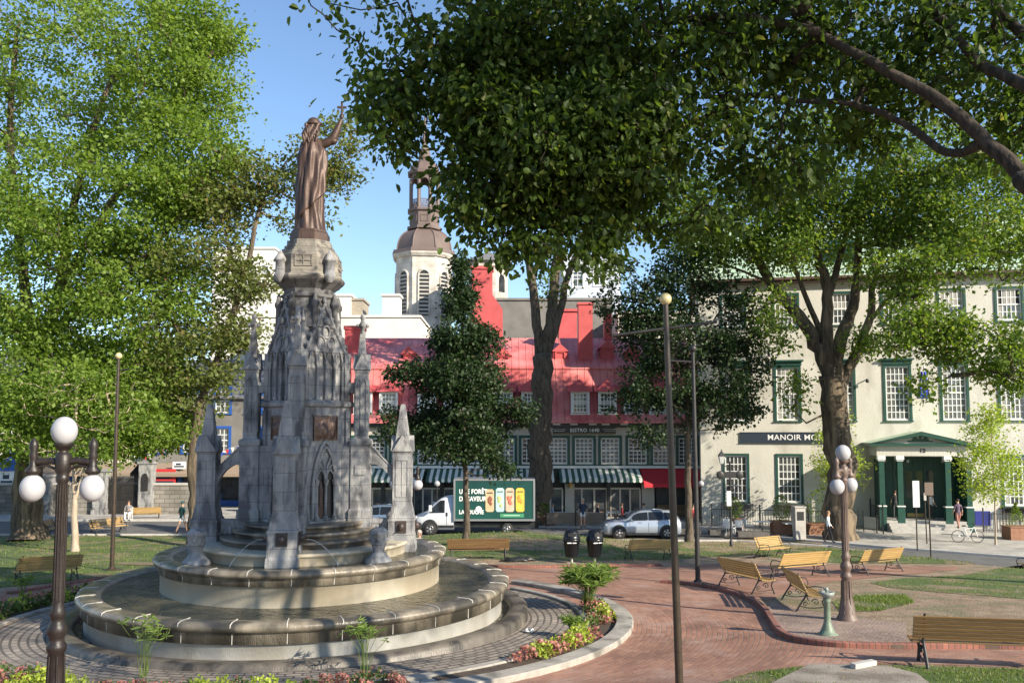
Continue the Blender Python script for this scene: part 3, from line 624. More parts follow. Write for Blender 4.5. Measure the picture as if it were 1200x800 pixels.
        for j in range(nz_+1):
            for i in range(nx_+1):
                x=-.375+.75*i/nx_; z=-.28+.56*j/nz_; d=sum(h*math.exp(-((x-bx)**2+((z-bz)*.6)**2)/(s_*s_)) for bx,bz,s_,h in blobs)
                g.append(T@Vector((x,-.885-min(d,.05)*(0 if i in(0,nx_) or j in(0,nz_) else 1),H(6.45)+z)))
        fs=[(j*(nx_+1)+i,j*(nx_+1)+i+1,(j+1)*(nx_+1)+i+1,(j+1)*(nx_+1)+i) for j in range(nz_) for i in range(nx_)]
        pl.add(g,fs,0,True)
        for (a0,a1,b0,b1) in ((-.39,.39,.28,.31),(-.39,.39,-.31,-.28),(-.39,-.36,-.28,.28),(.36,.39,-.28,.28)): pl.box(a0,a1,-.91,-.86,H(6.45)+b0,H(6.45)+b1,0,T)
        pl.build('relief_plaque',m_plaque,co)
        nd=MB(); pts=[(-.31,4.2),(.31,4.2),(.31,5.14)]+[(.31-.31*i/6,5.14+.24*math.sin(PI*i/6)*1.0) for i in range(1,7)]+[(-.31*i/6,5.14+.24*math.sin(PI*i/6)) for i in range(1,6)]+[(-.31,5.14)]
        vs=[T@Vector((x,-.864,H(z))) for x,z in pts]; nd.add(vs,[tuple(range(len(vs)))]); nd.build('niche_shade',m_black,co)  # flat black sheet stands for the niche's shade; no hollow behind it
        st=MB(); s=len(st.v); st.lathe([(.10,H(4.5)),(.08,H(4.75)),(.09,H(4.95)),(.05,H(5.02)),(.055,H(5.08)),(.01,H(5.16))],10,(-.145,-.875,0)); st.box(-.26,-.03,-.9,-.862,H(4.2),H(4.5)); st.xf(T,s); st.build('niche_figure',m_bronze,co)
    # small carved bollard heads on the inner basin
    for a in (base-PI/4,base-3*PI/4,base+PI/4,base+3*PI/4):
        x,y=2.95*math.cos(a),2.95*math.sin(a); b=MB()
        b.lathe([(.34,H(3.28)),(.30,H(3.40)),(.20,H(3.50)),(.17,H(3.56))],16,(x,y,0)); b1=b.build('head_base',m_stone,rt)
        b=MB(); b.lathe([(.15,H(3.55)),(.13,H(3.6)),(.16,H(3.7)),(.19,H(3.85)),(.20,H(3.95)),(.23,H(3.98)),(.22,H(4.05)),(.12,H(4.12)),(.02,H(4.14))],14,(x,y,0))
        for q in range(4):
            T=Matrix.Translation((x,y,0))@Matrix.Rotation(a+q*PI/2+PI/4,4,'Z'); s=len(b.v); b.sphere((0,-.17,H(3.86)),.055,8,6); b.sphere((-.06,-.17,H(3.93)),.03,6,5); b.sphere((.06,-.17,H(3.93)),.03,6,5); b.box(-.1,.1,-.19,-.12,H(3.76),H(3.79)); b.xf(T,s)
        b.build('carved_head',m_stone,rt)
    # thin water jets
    for (a,q,dx) in ((D[0],1,1),(D[0],3,-1)):
        cx,cy=2.47*math.cos(a),2.47*math.sin(a); t=Vector((math.cos(a+dx*PI/2),math.sin(a+dx*PI/2),0))
        j=MB(); pts=[]
        for i in range(9): s=i/8; pts.append(Vector((cx,cy,H(3.92)))+t*(.48+.75*s)+Vector((0,0,-.6*s*s)))
        j.tube(pts,[.008,.008,.007,.009,.006,.008,.007,.009,.012],6); j.build('water_jet',m_jet,rt)
    return rt
fountain()
# ---------------------------------------------------------------- statue on top
def statue():
    rt=thing('statue','dark bronze robed statue raising a small cross, atop the fountain monument','statue',(FX-.0,FY,11.28)); rt.scale=(.95,.95,1.07)
    pb=MB(); pb.loft([[(r*math.cos(R(3)+PI/8+i*PI/4),r*math.sin(R(3)+PI/8+i*PI/4),z) for i in range(8)] for r,z in ((.55,-.02),(.55,.2),(.5,.24),(.5,.28))]); pb.build('plinth',m_bronze,rt)
    # robe: rings in (z, cx, cy, rx, ry); camera sees the back (-y)
    K=[(.24,0,0,.44,.36,.6),(.42,-.01,0,.40,.33,.6),(.7,-.02,0,.36,.31,1),(1.1,-.03,0,.36,.30,1),(1.5,-.02,0,.36,.30,1),(1.9,.0,0,.335,.28,1),(2.2,.01,0,.335,.27,.9),(2.42,.01,0,.34,.25,.6),(2.55,.03,0,.27,.20,.35),(2.63,.05,0,.12,.12,.1),(2.72,.06,-.02,.10,.10,0)]
    n=64; rings=[]
    zs=[.24+i*(2.72-.24)/60 for i in range(61)]
    for z in zs:
        c=[np.interp(z,[k[0] for k in K],[k[j] for k in K]) for j in range(1,6)]
        r=[]
        for i in range(n):
            a=2*PI*i/n; f=0
            # folds that sweep from the right shoulder down to the left hip
            ph=a*7+ (z)*2.6*(1 if math.sin(a)<0 else -.6)
            f=.06*math.sin(ph)+.022*math.sin(a*13-z*3.1+1)+.018*math.sin(a*19+z*1.7)
            f=f*c[4]*(1.15 if z<1.2 else 1)
            r.append((c[0]+(c[2]*(1+f*1.6))*math.cos(a),c[1]+(c[3]*(1+f*1.6))*math.sin(a),z))
        rings.append(r)
    b=MB(); b.loft(rings,0,True,True); b.build('robe',m_bronze,rt)
    # cloak hanging from the right shoulder over the back, ending in a free edge on the right
    ck=[]; nu=26
    for i in range(40):
        t=i/39; z=2.56; row=[]
        for j in range(nu):
            s=j/(nu-1); a=R(-175+s*(170-10*t)); rr=.37+.05*t+.045*math.sin(s*24+t*5.2)+.022*math.sin(s*41-t*5)
            cut=0
            x=.03+rr*1.0*math.cos(a)*(.55+.45*min(1,t*5)); y=-.0+rr*.86*math.sin(a)*(.7+.3*min(1,t*5))
            zz=2.56-t*(1.2+1.0*(1-s)**.8)
            row.append((x,y,zz))
        ck.append(row)
    b=MB(); b.loft(ck,0,False,True,close=False); o=b.build('cloak',m_bronze,rt); sm=o.modifiers.new('s','SOLIDIFY'); sm.thickness=.035; sm.offset=1
    h=MB(); h.sphere((.07,.0,2.92),.17,20,14,0,(.95,1.0,1.12)); h.tube([(.06,.14,2.90),(.06,.19,2.87),(.06,.15,2.84)],.03,6); h.sphere((.02,.15,2.93),.022,8,6); h.sphere((.11,.15,2.93),.022,8,6); h.tube([(.02,.155,2.80),(.10,.155,2.80)],.014,6); h.tube([(.06,0,2.6),(.065,0,2.8)],[.1,.09],12); h.build('head',m_bronze,rt)
    hr=MB(); hr.sphere((.06,-.03,2.97),.19,18,12,0,(.98,1,.9)); hr.tube([(.06+.2*math.cos(t*PI/8),-.02+.2*math.sin(t*PI/8),2.99+.03*math.sin(t*PI/8)) for t in range(17)],.035,8)
    rr=random.Random(2)
    for i in range(12):
        x0=-.13+.33*i/11; l=.38+.16*rr.random(); pts=[(x0+.035*math.sin(t*1.5+i*1.3)-.05*t/6*(1-i/11),-.15-.10*math.sin(t/6*PI/2)-.02*math.cos(t*1.5+i),2.95-l*t/6) for t in range(7)]; hr.tube(pts,[.045,.05,.05,.045,.042,.035,.015],8)
    hr.build('hair',m_bronze,rt)
    a=MB(); S0,E,W=Vector((.24,.02,2.44)),Vector((.60,.0,2.60)),Vector((.82,.0,3.10))
    a.tube([S0-Vector((.1,0,.02)),S0,S0.lerp(E,.5)+Vector((0,0,.0)),E,E.lerp(W,.15),E.lerp(W,.5),E.lerp(W,.85),W],[.1,.12,.115,.115,.11,.09,.062,.045],14)
    a.sphere(E+Vector((-.02,0,-.04)),.12,12,8,0,(1.2,.9,.8)); a.build('raised_arm',m_bronze,rt)
    hd=MB(); hd.sphere(W+Vector((.01,0,.07)),.06,10,8,0,(.8,.55,1.1))
    for i in range(4):
        b0=W+Vector((-.035+.025*i,.0,.11)); hd.tube([b0,b0+Vector((0,.035,.03)),b0+Vector((0,.05,-.005)),b0+Vector((0,.03,-.03))],[.014,.013,.012,.01],6)
    hd.tube([W+Vector((-.04,0,.05)),W+Vector((-.06,.02,.09)),W+Vector((-.03,.045,.10))],[.015,.014,.01],6); hd.build('hand',m_bronze,rt)
    c=MB(); cz=W.z; c.box(W.x-.025,W.x+.03,.0,.05,cz+.05,cz+.47); c.box(W.x-.13,W.x-.0251,.002,.048,cz+.29,cz+.345); c.box(W.x+.0301,W.x+.135,.002,.048,cz+.29,cz+.345)
    c.build('cross',m_bronze,rt,bevel=.006)
    la=MB(); la.tube([(-.22,.0,2.42),(-.30,.05,2.1),(-.2,.28,1.95),(.0,.33,2.0)],[.11,.10,.075,.05],12); la.build('bent_arm',m_bronze,rt)
    return rt
statue()
# ================================================================ buildings
class Facade:
    """a wall plane through p0 (x,y) with direction angle; local x along the wall, local -y toward the street"""
    def __init__(s,x0,y0,ang): s.o=Vector((x0,y0,0)); s.a=ang; s.t=Vector((math.cos(ang),math.sin(ang),0)); s.n=Vector((math.sin(ang),-math.cos(ang),0))
    def hit(s,u,v,out=0):
        d=ray(u,v); C=Vector((0,0,CH)); t=((s.o+s.n*out)-C).dot(s.n)/d.dot(s.n); p=C+d*t
        return (p-s.o).dot(s.t),p.z
    def rect(s,u0,v0,u1,v1,out=0):
        um=(u0+u1)/2; vm=(v0+v1)/2
        return s.hit(u0,vm,out)[0],s.hit(u1,vm,out)[0],s.hit(um,v1,out)[1],s.hit(um,v0,out)[1]
def wall_with_holes(mb,x0,x1,z0,z1,holes,y=0,depth=.22,mi=0,mr=None):
    xs=sorted({x0,x1,*[h[0] for h in holes],*[h[1] for h in holes]}); zs=sorted({z0,z1,*[h[2] for h in holes],*[h[3] for h in holes]})
    xs=[x for x in xs if x0<=x<=x1]; zs=[z for z in zs if z0<=z<=z1]
    for i in range(len(xs)-1):
        for j in range(len(zs)-1):
            cx=(xs[i]+xs[i+1])/2; cz=(zs[j]+zs[j+1])/2
            if any(h[0]<cx<h[1] and h[2]<cz<h[3] for h in holes): continue
            mb.quad((xs[i],y,zs[j]),(xs[i+1],y,zs[j]),(xs[i+1],y,zs[j+1]),(xs[i],y,zs[j+1]),mi)
    for a,b,c,d in holes:
        mb.quad((a,y,c),(a,y,d),(a,y+depth,d),(a,y+depth,c),mi); mb.quad((b,y,d),(b,y,c),(b,y+depth,c),(b,y+depth,d),mi)
        mb.quad((a,y,d),(b,y,d),(b,y+depth,d),(a,y+depth,d),mi); mb.quad((b,y,c),(a,y,c),(a,y+depth,c),(b,y+depth,c),mi)
_win={}
def window(parent,x,z,w,h,nx=4,nz=6,cas=m_green,cw=.16,cap=0.0,depth=.2,name='window',mid=True,y=0,sill=.06,arch=False):
    """casing and sash in one mesh, glass its child; x,z = lower left of the opening"""
    key=(round(w,2),round(h,2),nx,nz,cas.name,cw,cap,mid,sill)
    if key in _win:
        o=dup(_win[key],parent,Vector((x,y,z))); return o
    f=MB()
    # casing stands proud of the wall
    for a,b,c,d in ((-cw,0,-sill,h+cw),(w,w+cw,-sill,h+cw)): f.box(a,b,-.06,.04,c,d,0)
    f.box(-.001,w+.001,-.058,.04,h,h+cw,0); f.box(-cw-.05,w+cw+.05,-.11,.03,-sill-.08,-sill-.001,0)
    if cap: f.box(-cw-.04,w+cw+.04,-.12,.0,h+cw+.001,h+cw+cap*.7,0); f.box(-cw-.16,w+cw+.16,-.26,.0,h+cw+cap*.7+.001,h+cw+cap,0)
    s=.09 if w>.8 else .06; b0=.028 if w>.8 else .022
    f.box(0,s,.05,.12,0,h,1); f.box(w-s,w,.05,.12,0,h,1); f.box(s,w-s,.052,.118,0,s,1); f.box(s,w-s,.052,.118,h-s,h,1)
    if mid: f.box(s,w-s,.045,.119,h/2-.045,h/2+.045,1)
    for i in range(1,nx): xx=s+(w-2*s)*i/nx; f.box(xx-b0,xx+b0,.07,.11,s,h-s,1)
    for j in range(1,nz):
        zz=s+(h-2*s)*j/nz
        if mid and abs(zz-h/2)<.05: continue
        f.box(s,w-s,.073,.107,zz-b0,zz+b0,1)
    o=f.build(name,[cas,m_white],parent); o.location=(x,y,z)
    g=MB(); g.box(.02,w-.02,.095,.10,.02,h-.02); g.build('pane',m_glass,o)
    _win[key]=o; return o
def textobj(name,txt,size,parent,loc,m,rot=(PI/2,0,0),ex=.012,align='CENTER',bold=0.0,sx=1):
    c=bpy.data.curves.new(name,'FONT'); c.body=txt; c.size=size; c.align_x=align; c.align_y='CENTER'; c.extrude=ex; c.offset=bold; c.space_character=1.08
    o=bpy.data.objects.new(name,c); col.objects.link(o); dg=bpy.context.evaluated_depsgraph_get(); me=bpy.data.meshes.new_from_object(o.evaluated_get(dg)); bpy.data.objects.remove(o)
    me.materials.clear(); me.materials.append(m); o=bpy.data.objects.new(name,me); col.objects.link(o); o.parent=parent; o.location=loc; o.rotation_euler=rot; o.scale=(sx,1,1); return o
def gable_roof(mb,x0,x1,y0,y1,z0,zr,ov=.3,mi=0,th=.12):
    ym=(y0+y1)/2
    mb.add([(x0-ov,y0-ov,z0),(x1+ov,y0-ov,z0),(x1+ov,ym,zr),(x0-ov,ym,zr),(x1+ov,y1+ov,z0),(x0-ov,y1+ov,z0)],[(0,1,2,3),(3,2,4,5)],mi)
    mb.add([(x0-ov,y0-ov,z0-th),(x1+ov,y0-ov,z0-th),(x1+ov,ym,zr-th),(x0-ov,ym,zr-th),(x1+ov,y1+ov,z0-th),(x0-ov,y1+ov,z0-th)],[(3,2,1,0),(5,4,2,3)],mi)
    mb.quad((x0-ov,y0-ov,z0-th),(x1+ov,y0-ov,z0-th),(x1+ov,y0-ov,z0),(x0-ov,y0-ov,z0),mi)
    for x in (x0-ov,x1+ov): mb.add([(x,y0-ov,z0-th),(x,y0-ov,z0),(x,ym,zr),(x,ym,zr-th)],[(0,1,2,3)],mi)
# ---------------- Manoir
m_curt=mat('curtain_cloth',(.42,.40,.36),(.30,.29,.27),3,.9,stretch=(6,1,.3))
crr=random.Random(6)
def manoir():
    A=math.atan(-.20); x0=12.95; f=Facade(x0,61.4-.2*x0,A)
    rt=thing('hotel','long cream stucco hotel with green window frames, green roof and a green columned porch','hotel building',(f.o.x,f.o.y,0),A)
    L=34.; zt=f.hit(1000,329)[1]
    rows=[(f.hit(926,588)[1],f.hit(926,534)[1],6),(f.hit(924,492)[1],f.hit(924,431)[1],7),(f.hit(1185,375)[1],f.hit(1185,338)[1],4)]
    xc=[]; a=f.hit(923,460)[0]; b=f.hit(1186,440)[0]; st=(b-a)/4
    cx=[a+st*i for i in range(-1,6)]
    W=1.46; holes=[]; wins=[]
    for ri,(za,zb,nz) in enumerate(rows):
        for i,x in enumerate(cx):
            if ri==0 and i in (2,3,4): 
                continue
            holes.append((x-W/2,x+W/2,za,zb)); wins.append((x-W/2,za,zb-za,nz,ri))
    # porch
    px0,px1=f.hit(1029,580,2.2)[0],f.hit(1140,580,2.2)[0]; pt=f.hit(1080,534,2.2)[1]
    holes.append((px0+.25,px1-.25,.75,pt-.12))
    w=MB(); wall_with_holes(w,0,L,-.3,zt,holes)
    w.quad((0,14,-.3),(0,0,-.3),(0,0,zt),(0,14,zt)); w.quad((L,0,-.3),(L,14,-.3),(L,14,zt),(L,0,zt)); w.quad((L,14,-.3),(0,14,-.3),(0,14,zt),(L,14,zt))
    w.add([(0,0,zt),(0,14,zt),(0,7,zt+4.9)],[(0,1,2)])
    w.build('wall',m_stucco,rt)
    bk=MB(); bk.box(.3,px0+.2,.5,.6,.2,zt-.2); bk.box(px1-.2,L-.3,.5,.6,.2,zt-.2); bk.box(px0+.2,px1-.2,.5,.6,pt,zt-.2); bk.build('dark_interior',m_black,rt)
    r=MB(); gable_roof(r,-.05,L,0,14,zt+.30,zt+5.6,.45); ro=r.build('roof',m_groof,rt)
    c=MB(); c.box(-.4,L+.4,-.45,-.001,zt-.05,zt+.13,0); c.box(-.4,L+.4,-.6,-.02,zt+.14,zt+.30,0); c.build('cornice',flat('brown_cornice',(.10,.055,.045)),rt)
    sn=MB(); sn.box(-.2,L,-.3,-.27,zt+.75,zt+.79)
    for i in range(60): sn.box(i*.56,i*.56+.03,-.3,-.27,zt+.35,zt+.79)
    sn.build('snow_guard',m_iron,ro)
    ch=MB(); ch.box(-.05,1.25,6.2,7.9,zt+3.5,zt+6.1); ch.box(-.2,1.4,6.05,8.05,zt+6.101,zt+6.4); ch.box(.1,1.1,6.4,7.7,zt+6.401,zt+6.7); ch.build('chimney',m_sand,ro)
    for i in range(3):
        dm=MB(); x=9+i*8.5; dm.box(x,x+1.6,1.2,3.5,zt+1.2,zt+2.8); gable_roof(dm,x,x+1.6,1.2,3.5,zt+2.8,zt+3.3,.15); dm.build('dormer',m_green,ro)
    for x,za,h,nz,ri in wins:
        o=window(rt,x,za,W,h,5,nz if nz!=7 else 8,cap=.38 if ri==1 else 0,cw=.15)
        q=crr.random()
        if q<.75:
            g=MB(); t_=h*crr.uniform(.25,.62)
            if q<.4: g.box(.1,W-.1,.086,.093,h-t_,h-.08)
            else: g.box(.1,.1+W*.22,.086,.093,.1,h-.08); g.box(W-.1-W*.2,W-.1,.086,.093,.1,h-.08)
            g.build('curtain',m_curt,o)
        if ri==0:
            b=MB(); b.box(-.15,W+.15,-.42,-.1,-.45,-.12); b.build('flower_trough',m_grey,o)
            b=MB()
            for i in range(12): xx=-.3+i*(W+.6)/11; b.box(xx-.012,xx+.012,-.5,-.476,-.95,-.2)
            b.box(-.32,W+.32,-.505,-.475,-.98,-.95); b.box(-.32,W+.32,-.505,-.475,-.2,-.17)
            for xx in (-.31,W+.31): b.box(xx-.012,xx+.012,-.47,.0,-.97,-.94); b.box(xx-.012,xx+.012,-.47,.0,-.2,-.17); b.box(xx-.012,xx+.012,-.47,-.44,-.97,.1)
            b.build('window_rail',m_iron,o)
    # sign band
    s0,_=f.hit(826,512); s1=f.hit(993,512)[0]; z0=f.hit(925,518)[1]; z1=f.hit(925,507)[1]
    s=MB(); s0=f.hit(868,512)[0]-.3; s.box(s0+.3,s1,-.1,-.002,z0,z1); s.box(s0+.25,s1+.05,-.12,-.003,z1,z1+.05); s.box(s0+.25,s1+.05,-.12,-.003,z0-.05,z0); so_=s.build('sign_board',m_navy,rt)
    tx=f.hit(899,512)[0]; m=flat('sign_white',(.8,.8,.8))
    textobj('sign_lettering','MANOIR MORENCY',.52,so_,(tx,-.115,(z0+z1)/2),m,bold=.004,align='LEFT',sx=1.02)
    # crest plate high between the windows
    cxm,cz=f.hit(1082,391); g=MB()
    pts=[(-1.5+3*i/20,.35-.28*(abs(i-10)/10)**2*1.0+.0) for i in range(21)]; bot=[(1.5-3*i/20,-.35-.18*math.cos((i-10)/10*PI/2)) for i in range(21)]
    g.poly(pts+bot,-.06,-.005); co=g.build('scroll_plate',flat('pale_scroll',(.52,.50,.42)),rt); co.location=(cxm,0,cz)
    g=MB(); s=0; g.tube([(-1.5+3*i/20,-.08,-.35-.18*math.cos((i-10)/10*PI/2)) for i in range(21)],.035,6,0)
    g.tube([(-.9,-.08,.0),(-.5,-.08,.18),(-.1,-.08,.05)],.05,6,0); g.tube([(.2,-.08,.1),(.6,-.08,.2),(1.0,-.08,-.02)],.05,6,1); g.build('painted_flourish',[flat('teal_paint',(.10,.26,.24)),flat('ochre_paint',(.5,.33,.12))],co)
    # porch: floor, steps, columns, entablature, pediment
    po=bpy.data.objects.new('porch',None); col.objects.link(po); po.parent=rt
    fl=MB(); D=2.4; fl.box(px0,px1,-D,0,0,.78); 
    for i in range(4): fl.box(px0+.5,px1-.5,-D-.34*(4-i),-D-.34*(3-i)-.002,0,.155*(i+1))
    fl.build('steps',m_kerb,po)
    cm=MB(); xs=[px0+.22,f.hit(1055,580,2.2)[0],f.hit(1111,580,2.2)[0],px1-.22]
    for x in xs:
        cb=MB(); cb.box(x-.22,x+.22,-D-.02,-D+.42,.3 if 0 else .0,1.62,0); cb.box(x-.25,x+.25,-D-.05,-D+.45,1.621,1.70,1); cb.box(x-.16,x+.16,-D+.04,-D+.36,1.701,pt-.33,0); cb.box(x-.2,x+.2,-D,-D+.4,pt-.33,pt-.24,1); cb.box(x-.24,x+.24,-D-.04,-D+.44,pt-.239,pt-.002,1); cb.build('column',[m_green,m_white],po,bevel=.015)
    e=MB(); e.box(px0-.05,px1+.05,-D,-.02,pt,pt+.62); e.build('entablature',m_stucco,po)
    z0=pt+.62; zp=f.hit(1080,506,2.4)[1]; a0=f.hit(1019,520,2.6)[0]; a1=f.hit(1142,520,2.6)[0]; am=(a0+a1)/2
    g=MB(); g.add([(a0+.4,-D+.05,z0+.17),(a1-.4,-D+.05,z0+.17),(am,-D+.05,zp-.25)],[(0,1,2)]); g.build('pediment',m_stucco,po)
    g=MB(); g.box(a0,a1,-D-.3,-.02,z0,z0+.16)
    for (xa,xb) in ((a0,am),(am,a1)):
        za,zb=(z0+.16,zp) if xa==a0 else (zp,z0+.16)
        g.add([(xa,-D-.35,za),(xb,-D-.35,zb),(xb,-D-.35,zb-.22),(xa,-D-.35,za-.02 if xa==a0 else za-.22),(xa,-D+.04,za),(xb,-D+.04,zb),(xb,-D+.04,zb-.22),(xa,-D+.04,za-.02 if xa==a0 else za-.22)],[(3,2,1,0),(0,1,5,4),(2,3,7,6),(4,5,6,7)])
    g.build('cornice',m_green,po)
    g=MB(); g.add([(a0,-D-.36,z0+.18),(am,-D-.36,zp+.03),(am,-.01,zp+.03),(a0,-.01,z0+.18),(a1,-D-.36,z0+.18),(a1,-.01,z0+.18)],[(0,1,2,3),(1,4,5,2)]); g.build('porch_roof',m_groof,po)
    g=MB(); g.box(am-.75,am+.75,-D+.02,-D+.048,z0+.26,z0+.34); g.box(am-.5,am+.5,-D+.02,-D+.048,z0+.35,z0+.45); g.box(am-.08,am+.08,-D+.02,-D+.048,z0+.46,z0+.75)
    for q in (-.3,.3): g.box(am+q-.12,am+q+.12,-D+.02,-D+.048,z0+.46,z0+.56)
    g.build('ornament',m_green,po)
    textobj('house_number','12',.34,po,(f.hit(1081,530,2.4)[0],-D-.012,pt+.33),flat('number_black',(.02,.02,.02)),bold=.01)
    # green doors and panelling in the recess
    g=MB(); dx0,dx1=px0+.25,px1-.25
    g.box(dx0,dx1,.24,.32,.78,pt-.12,0)
    n=8
    for i in range(n+1): x=dx0+(dx1-dx0)*i/n; g.box(x-.05,x+.05,.19,.238,.78,pt-.12,0)
    for zz in (.8,1.9,pt-1.0,pt-.2): g.box(dx0,dx1,.195,.237,zz,zz+.1,0)
    do=g.build('door_screen',m_green,po)
    g=MB()
    for i in range(2,6): x=dx0+(dx1-dx0)*i/n; g.box(x+.1,x+(dx1-dx0)/n-.1,.225,.239,2.0,pt-1.05)
    g.build('pane',m_glass,do)
    g=MB(); g.box(dx0+2.0,dx1-2.0,.17,.19,.80,1.02); g.build('kick_plate',flat('brass',(.55,.38,.14),.35,.7),do)
    g=MB()
    for x in (am-.5,am+1.6,am-1.9): g.sphere((x,-1.2,pt-.35),.11,10,8)
    pl=g.build('porch_light',m_globe,po)
    g=MB(); g.box(px0+.26,px0+.32,-D+.5,.2,.78,pt-.1); g.box(px1-.32,px1-.26,-D+.5,.2,.78,pt-.1); g.build('side_screen',m_green,po)
    # wall lamp bracket
    bx,bz=f.hit(1015,445); g=MB(); g.tube([(0,-.02,0),(0,-.25,.05),(0,-.38,.0)],.04,6); g.lathe([(.02,.05),(.10,0),(.12,-.15),(.03,-.22)],10,(0,-.38,0)); o=g.build('wall_lamp',m_iron,rt); o.location=(bx,0,bz)
    # navy notice board beside the porch and meter box
    nb,nz_=f.hit(1152,628); g=MB(); g.box(nb-.45,nb+.45,-.12,-.003,.35,1.25); g.build('notice_board',flat('royal_blue',(.02,.03,.22)),rt)
    g=MB(); g.box(nb-.35,nb+.35,-.08,-.004,2.6,3.1,0); g.build('menu_case',m_iron,rt)
    return rt,f,(px0,px1,D,pt)
man,mf,mporch=manoir()
# ---------------- red-roofed bistro
def bistro():
    f=Facade(-12.9,63,0); rt=thing('restaurant','restaurant house with bright red metal mansard roof and striped awnings over a black shopfront','restaurant building',(f.o.x,63,0))
    L=f.hit(822,540)[0]; ze=f.hit(700,494)[1]; zs=f.hit(700,548)[1]
    wz0,wz1=f.hit(700,543)[1],f.hit(700,513)[1]
    cs=[f.hit(u,528)[0] for u in (654,684.5,715,747,776,806,622,592,561,531,500,470,440,415)]
    W=1.36; holes=[(x-W/2,x+W/2,wz0,wz1) for x in cs]
    w=MB(); wall_with_holes(w,0,L,zs,ze,holes); w.quad((L,0,-.2),(L,12,-.2),(L,12,ze),(L,0,ze)); w.quad((0,12,-.2),(0,0,-.2),(0,0,ze),(0,12,ze)); w.build('wall',m_stucco2,rt)
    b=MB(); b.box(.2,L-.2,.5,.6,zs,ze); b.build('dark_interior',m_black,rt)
    c=MB(); c.box(-.1,L+.1,-.18,-.002,zs-.02,zs+.16); c.build('string_course',m_white,rt)
    for x in cs: window(rt,x-W/2,wz0,W,wz1-wz0,4,6,cw=.2,cap=.0)
    # dark cornice under the eave, small lamps on it
    c=MB(); c.box(-.2,L+.2,-.35,-.003,ze-.42,ze); co=c.build('cornice',m_black,rt)
    c=MB()
    for u in (652,672,694,709,731,757): x=f.hit(u,497)[0]; c.box(x-.28,x+.28,-.42,-.352,ze-.24,ze-.14)
    c.build('strip_lamp',m_white,co)
    # mansard: flared eave, steep red face, upper slope
    zm=f.hit(700,430)[1]; zr=f.hit(700,402)[1]+.6; y1=1.7; r=MB(); ridge=7.5
    prof=[(-.6,ze),(-.15,ze+.5),(.35,ze+.9),(1.5,zm),(ridge,zr+.6),(ridge+7,zm-1)]
    ss=[(.8,zm)]
    n0=len(r.v); r.add([(x,y,z) for y,z in prof for x in (-.3,L+.3)],[(2*i,2*i+1,2*i+3,2*i+2) for i in range(len(prof)-1)])
    r.add([(-.3,y,z) for y,z in prof],[tuple(range(len(prof)))[::-1]]); r.add([(L+.3,y,z) for y,z in prof],[tuple(range(len(prof)))])
    r.box(-.32,L+.32,-.66,-.59,ze-.12,ze+.06); r.box(-.3,L+.3,1.38,1.62,zm-.04,zm+.07)
    ro=r.build('roof',m_red,rt)
    dz0,dz1=f.hit(700,484)[1]-.02,f.hit(700,459)[1]
    for u in (680,712,742,772,802,622,590,560,530,500,455,425):
        x=f.hit(u,470,.2)[0]; d=MB(); w2=.72
        d.box(x-w2-.02,x+w2+.02,-.12,1.6,dz0-.1,dz0-.01,0); 
        d.quad((x-w2,-.1,dz0),(x-w2,-.1,dz1),(x-w2,1.7,dz1),(x-w2,1.7,dz0),0); d.quad((x+w2,-.1,dz1),(x+w2,-.1,dz0),(x+w2,1.7,dz0),(x+w2,1.7,dz1),0)
        d.add([(x-w2-.2,-.3,dz1),(x+w2+.2,-.3,dz1),(x+w2+.2,2.0,dz1+.95),(x-w2-.2,2.0,dz1+.95),(x,.35,dz1+.95),(x,2.2,dz1+1.0)],[(0,1,4),(1,2,5,4),(0,4,5,3)],0)
        do=d.build('dormer',m_redp,ro); o=window(do,x-.55,dz0+.05,1.1,dz1-dz0-.1,4,5,cas=m_white,cw=.14,y=-.05)
    for u,v in ((656,420),(711,416),(740,421),(590,425),(530,421),(480,423)):
        y=3.9; p=at(u,v,63+y); x=p.x+12.9; z=p.z; d=MB(); w2=.55
        d.box(x-w2,x+w2,y-.6,y+1.5,z-.55,z+.5,0); d.add([(x-w2-.12,y-.75,z+.5),(x+w2+.12,y-.75,z+.5),(x,y-.75,z+1.1),(x-w2-.12,y+1.8,z+.5),(x+w2+.12,y+1.8,z+.5),(x,y+1.8,z+1.1)],[(0,1,2),(0,2,5,3),(1,4,5,2)])
        do=d.build('attic_dormer',m_redp,ro); window(do,x-.3,z-.35,.6,.75,2,3,cas=m_redp,cw=.1,mid=False,y=y-.64)
    # chimneys
    def chim(u0,u1,v0,v1,Y,cap=.18):
        a=at(u0,v0,Y); b=at(u1,v1,Y); c=MB(); wd=b.x-a.x; c.box(a.x+12.9,b.x+12.9,Y-63,Y-63+wd*1.1,b.z,a.z); c.box(a.x+12.9-.08,b.x+12.9+.08,Y-63-.08,Y-63+wd*1.1+.08,a.z+.001,a.z+cap); c.build('chimney',m_redp,ro)
    chim(678,695,357,443,66.2); chim(404,424,386,425,67.5,.3)
    c=MB(); a=at(554,319,74); b=at(577,405,74); wd=b.x-a.x; X=a.x+12.9
    c.poly([(X-.0,b.z),(X+wd+.9,b.z),(X+wd+.9,b.z+3.0),(X+wd,b.z+4.3),(X+wd,a.z),(X,a.z)],9.5,11.2); c.box(X-.1,X+wd+.1,9.4,11.3,a.z+.001,a.z+.25); c.build('chimney',m_redp,ro)
    chim(708,717,366,398,70)
    # shopfront
    g=MB(); g.box(0,L,-.05,.3,zs-1.0,zs-.021,0); g.box(0,L,-.12,-.051,zs-.95,zs-.85,0)
    gl=MB()
    bays=[(631,659),(667,711),(715,750),(600,628),(560,597),(520,556),(485,517),(450,482),(425,448)]
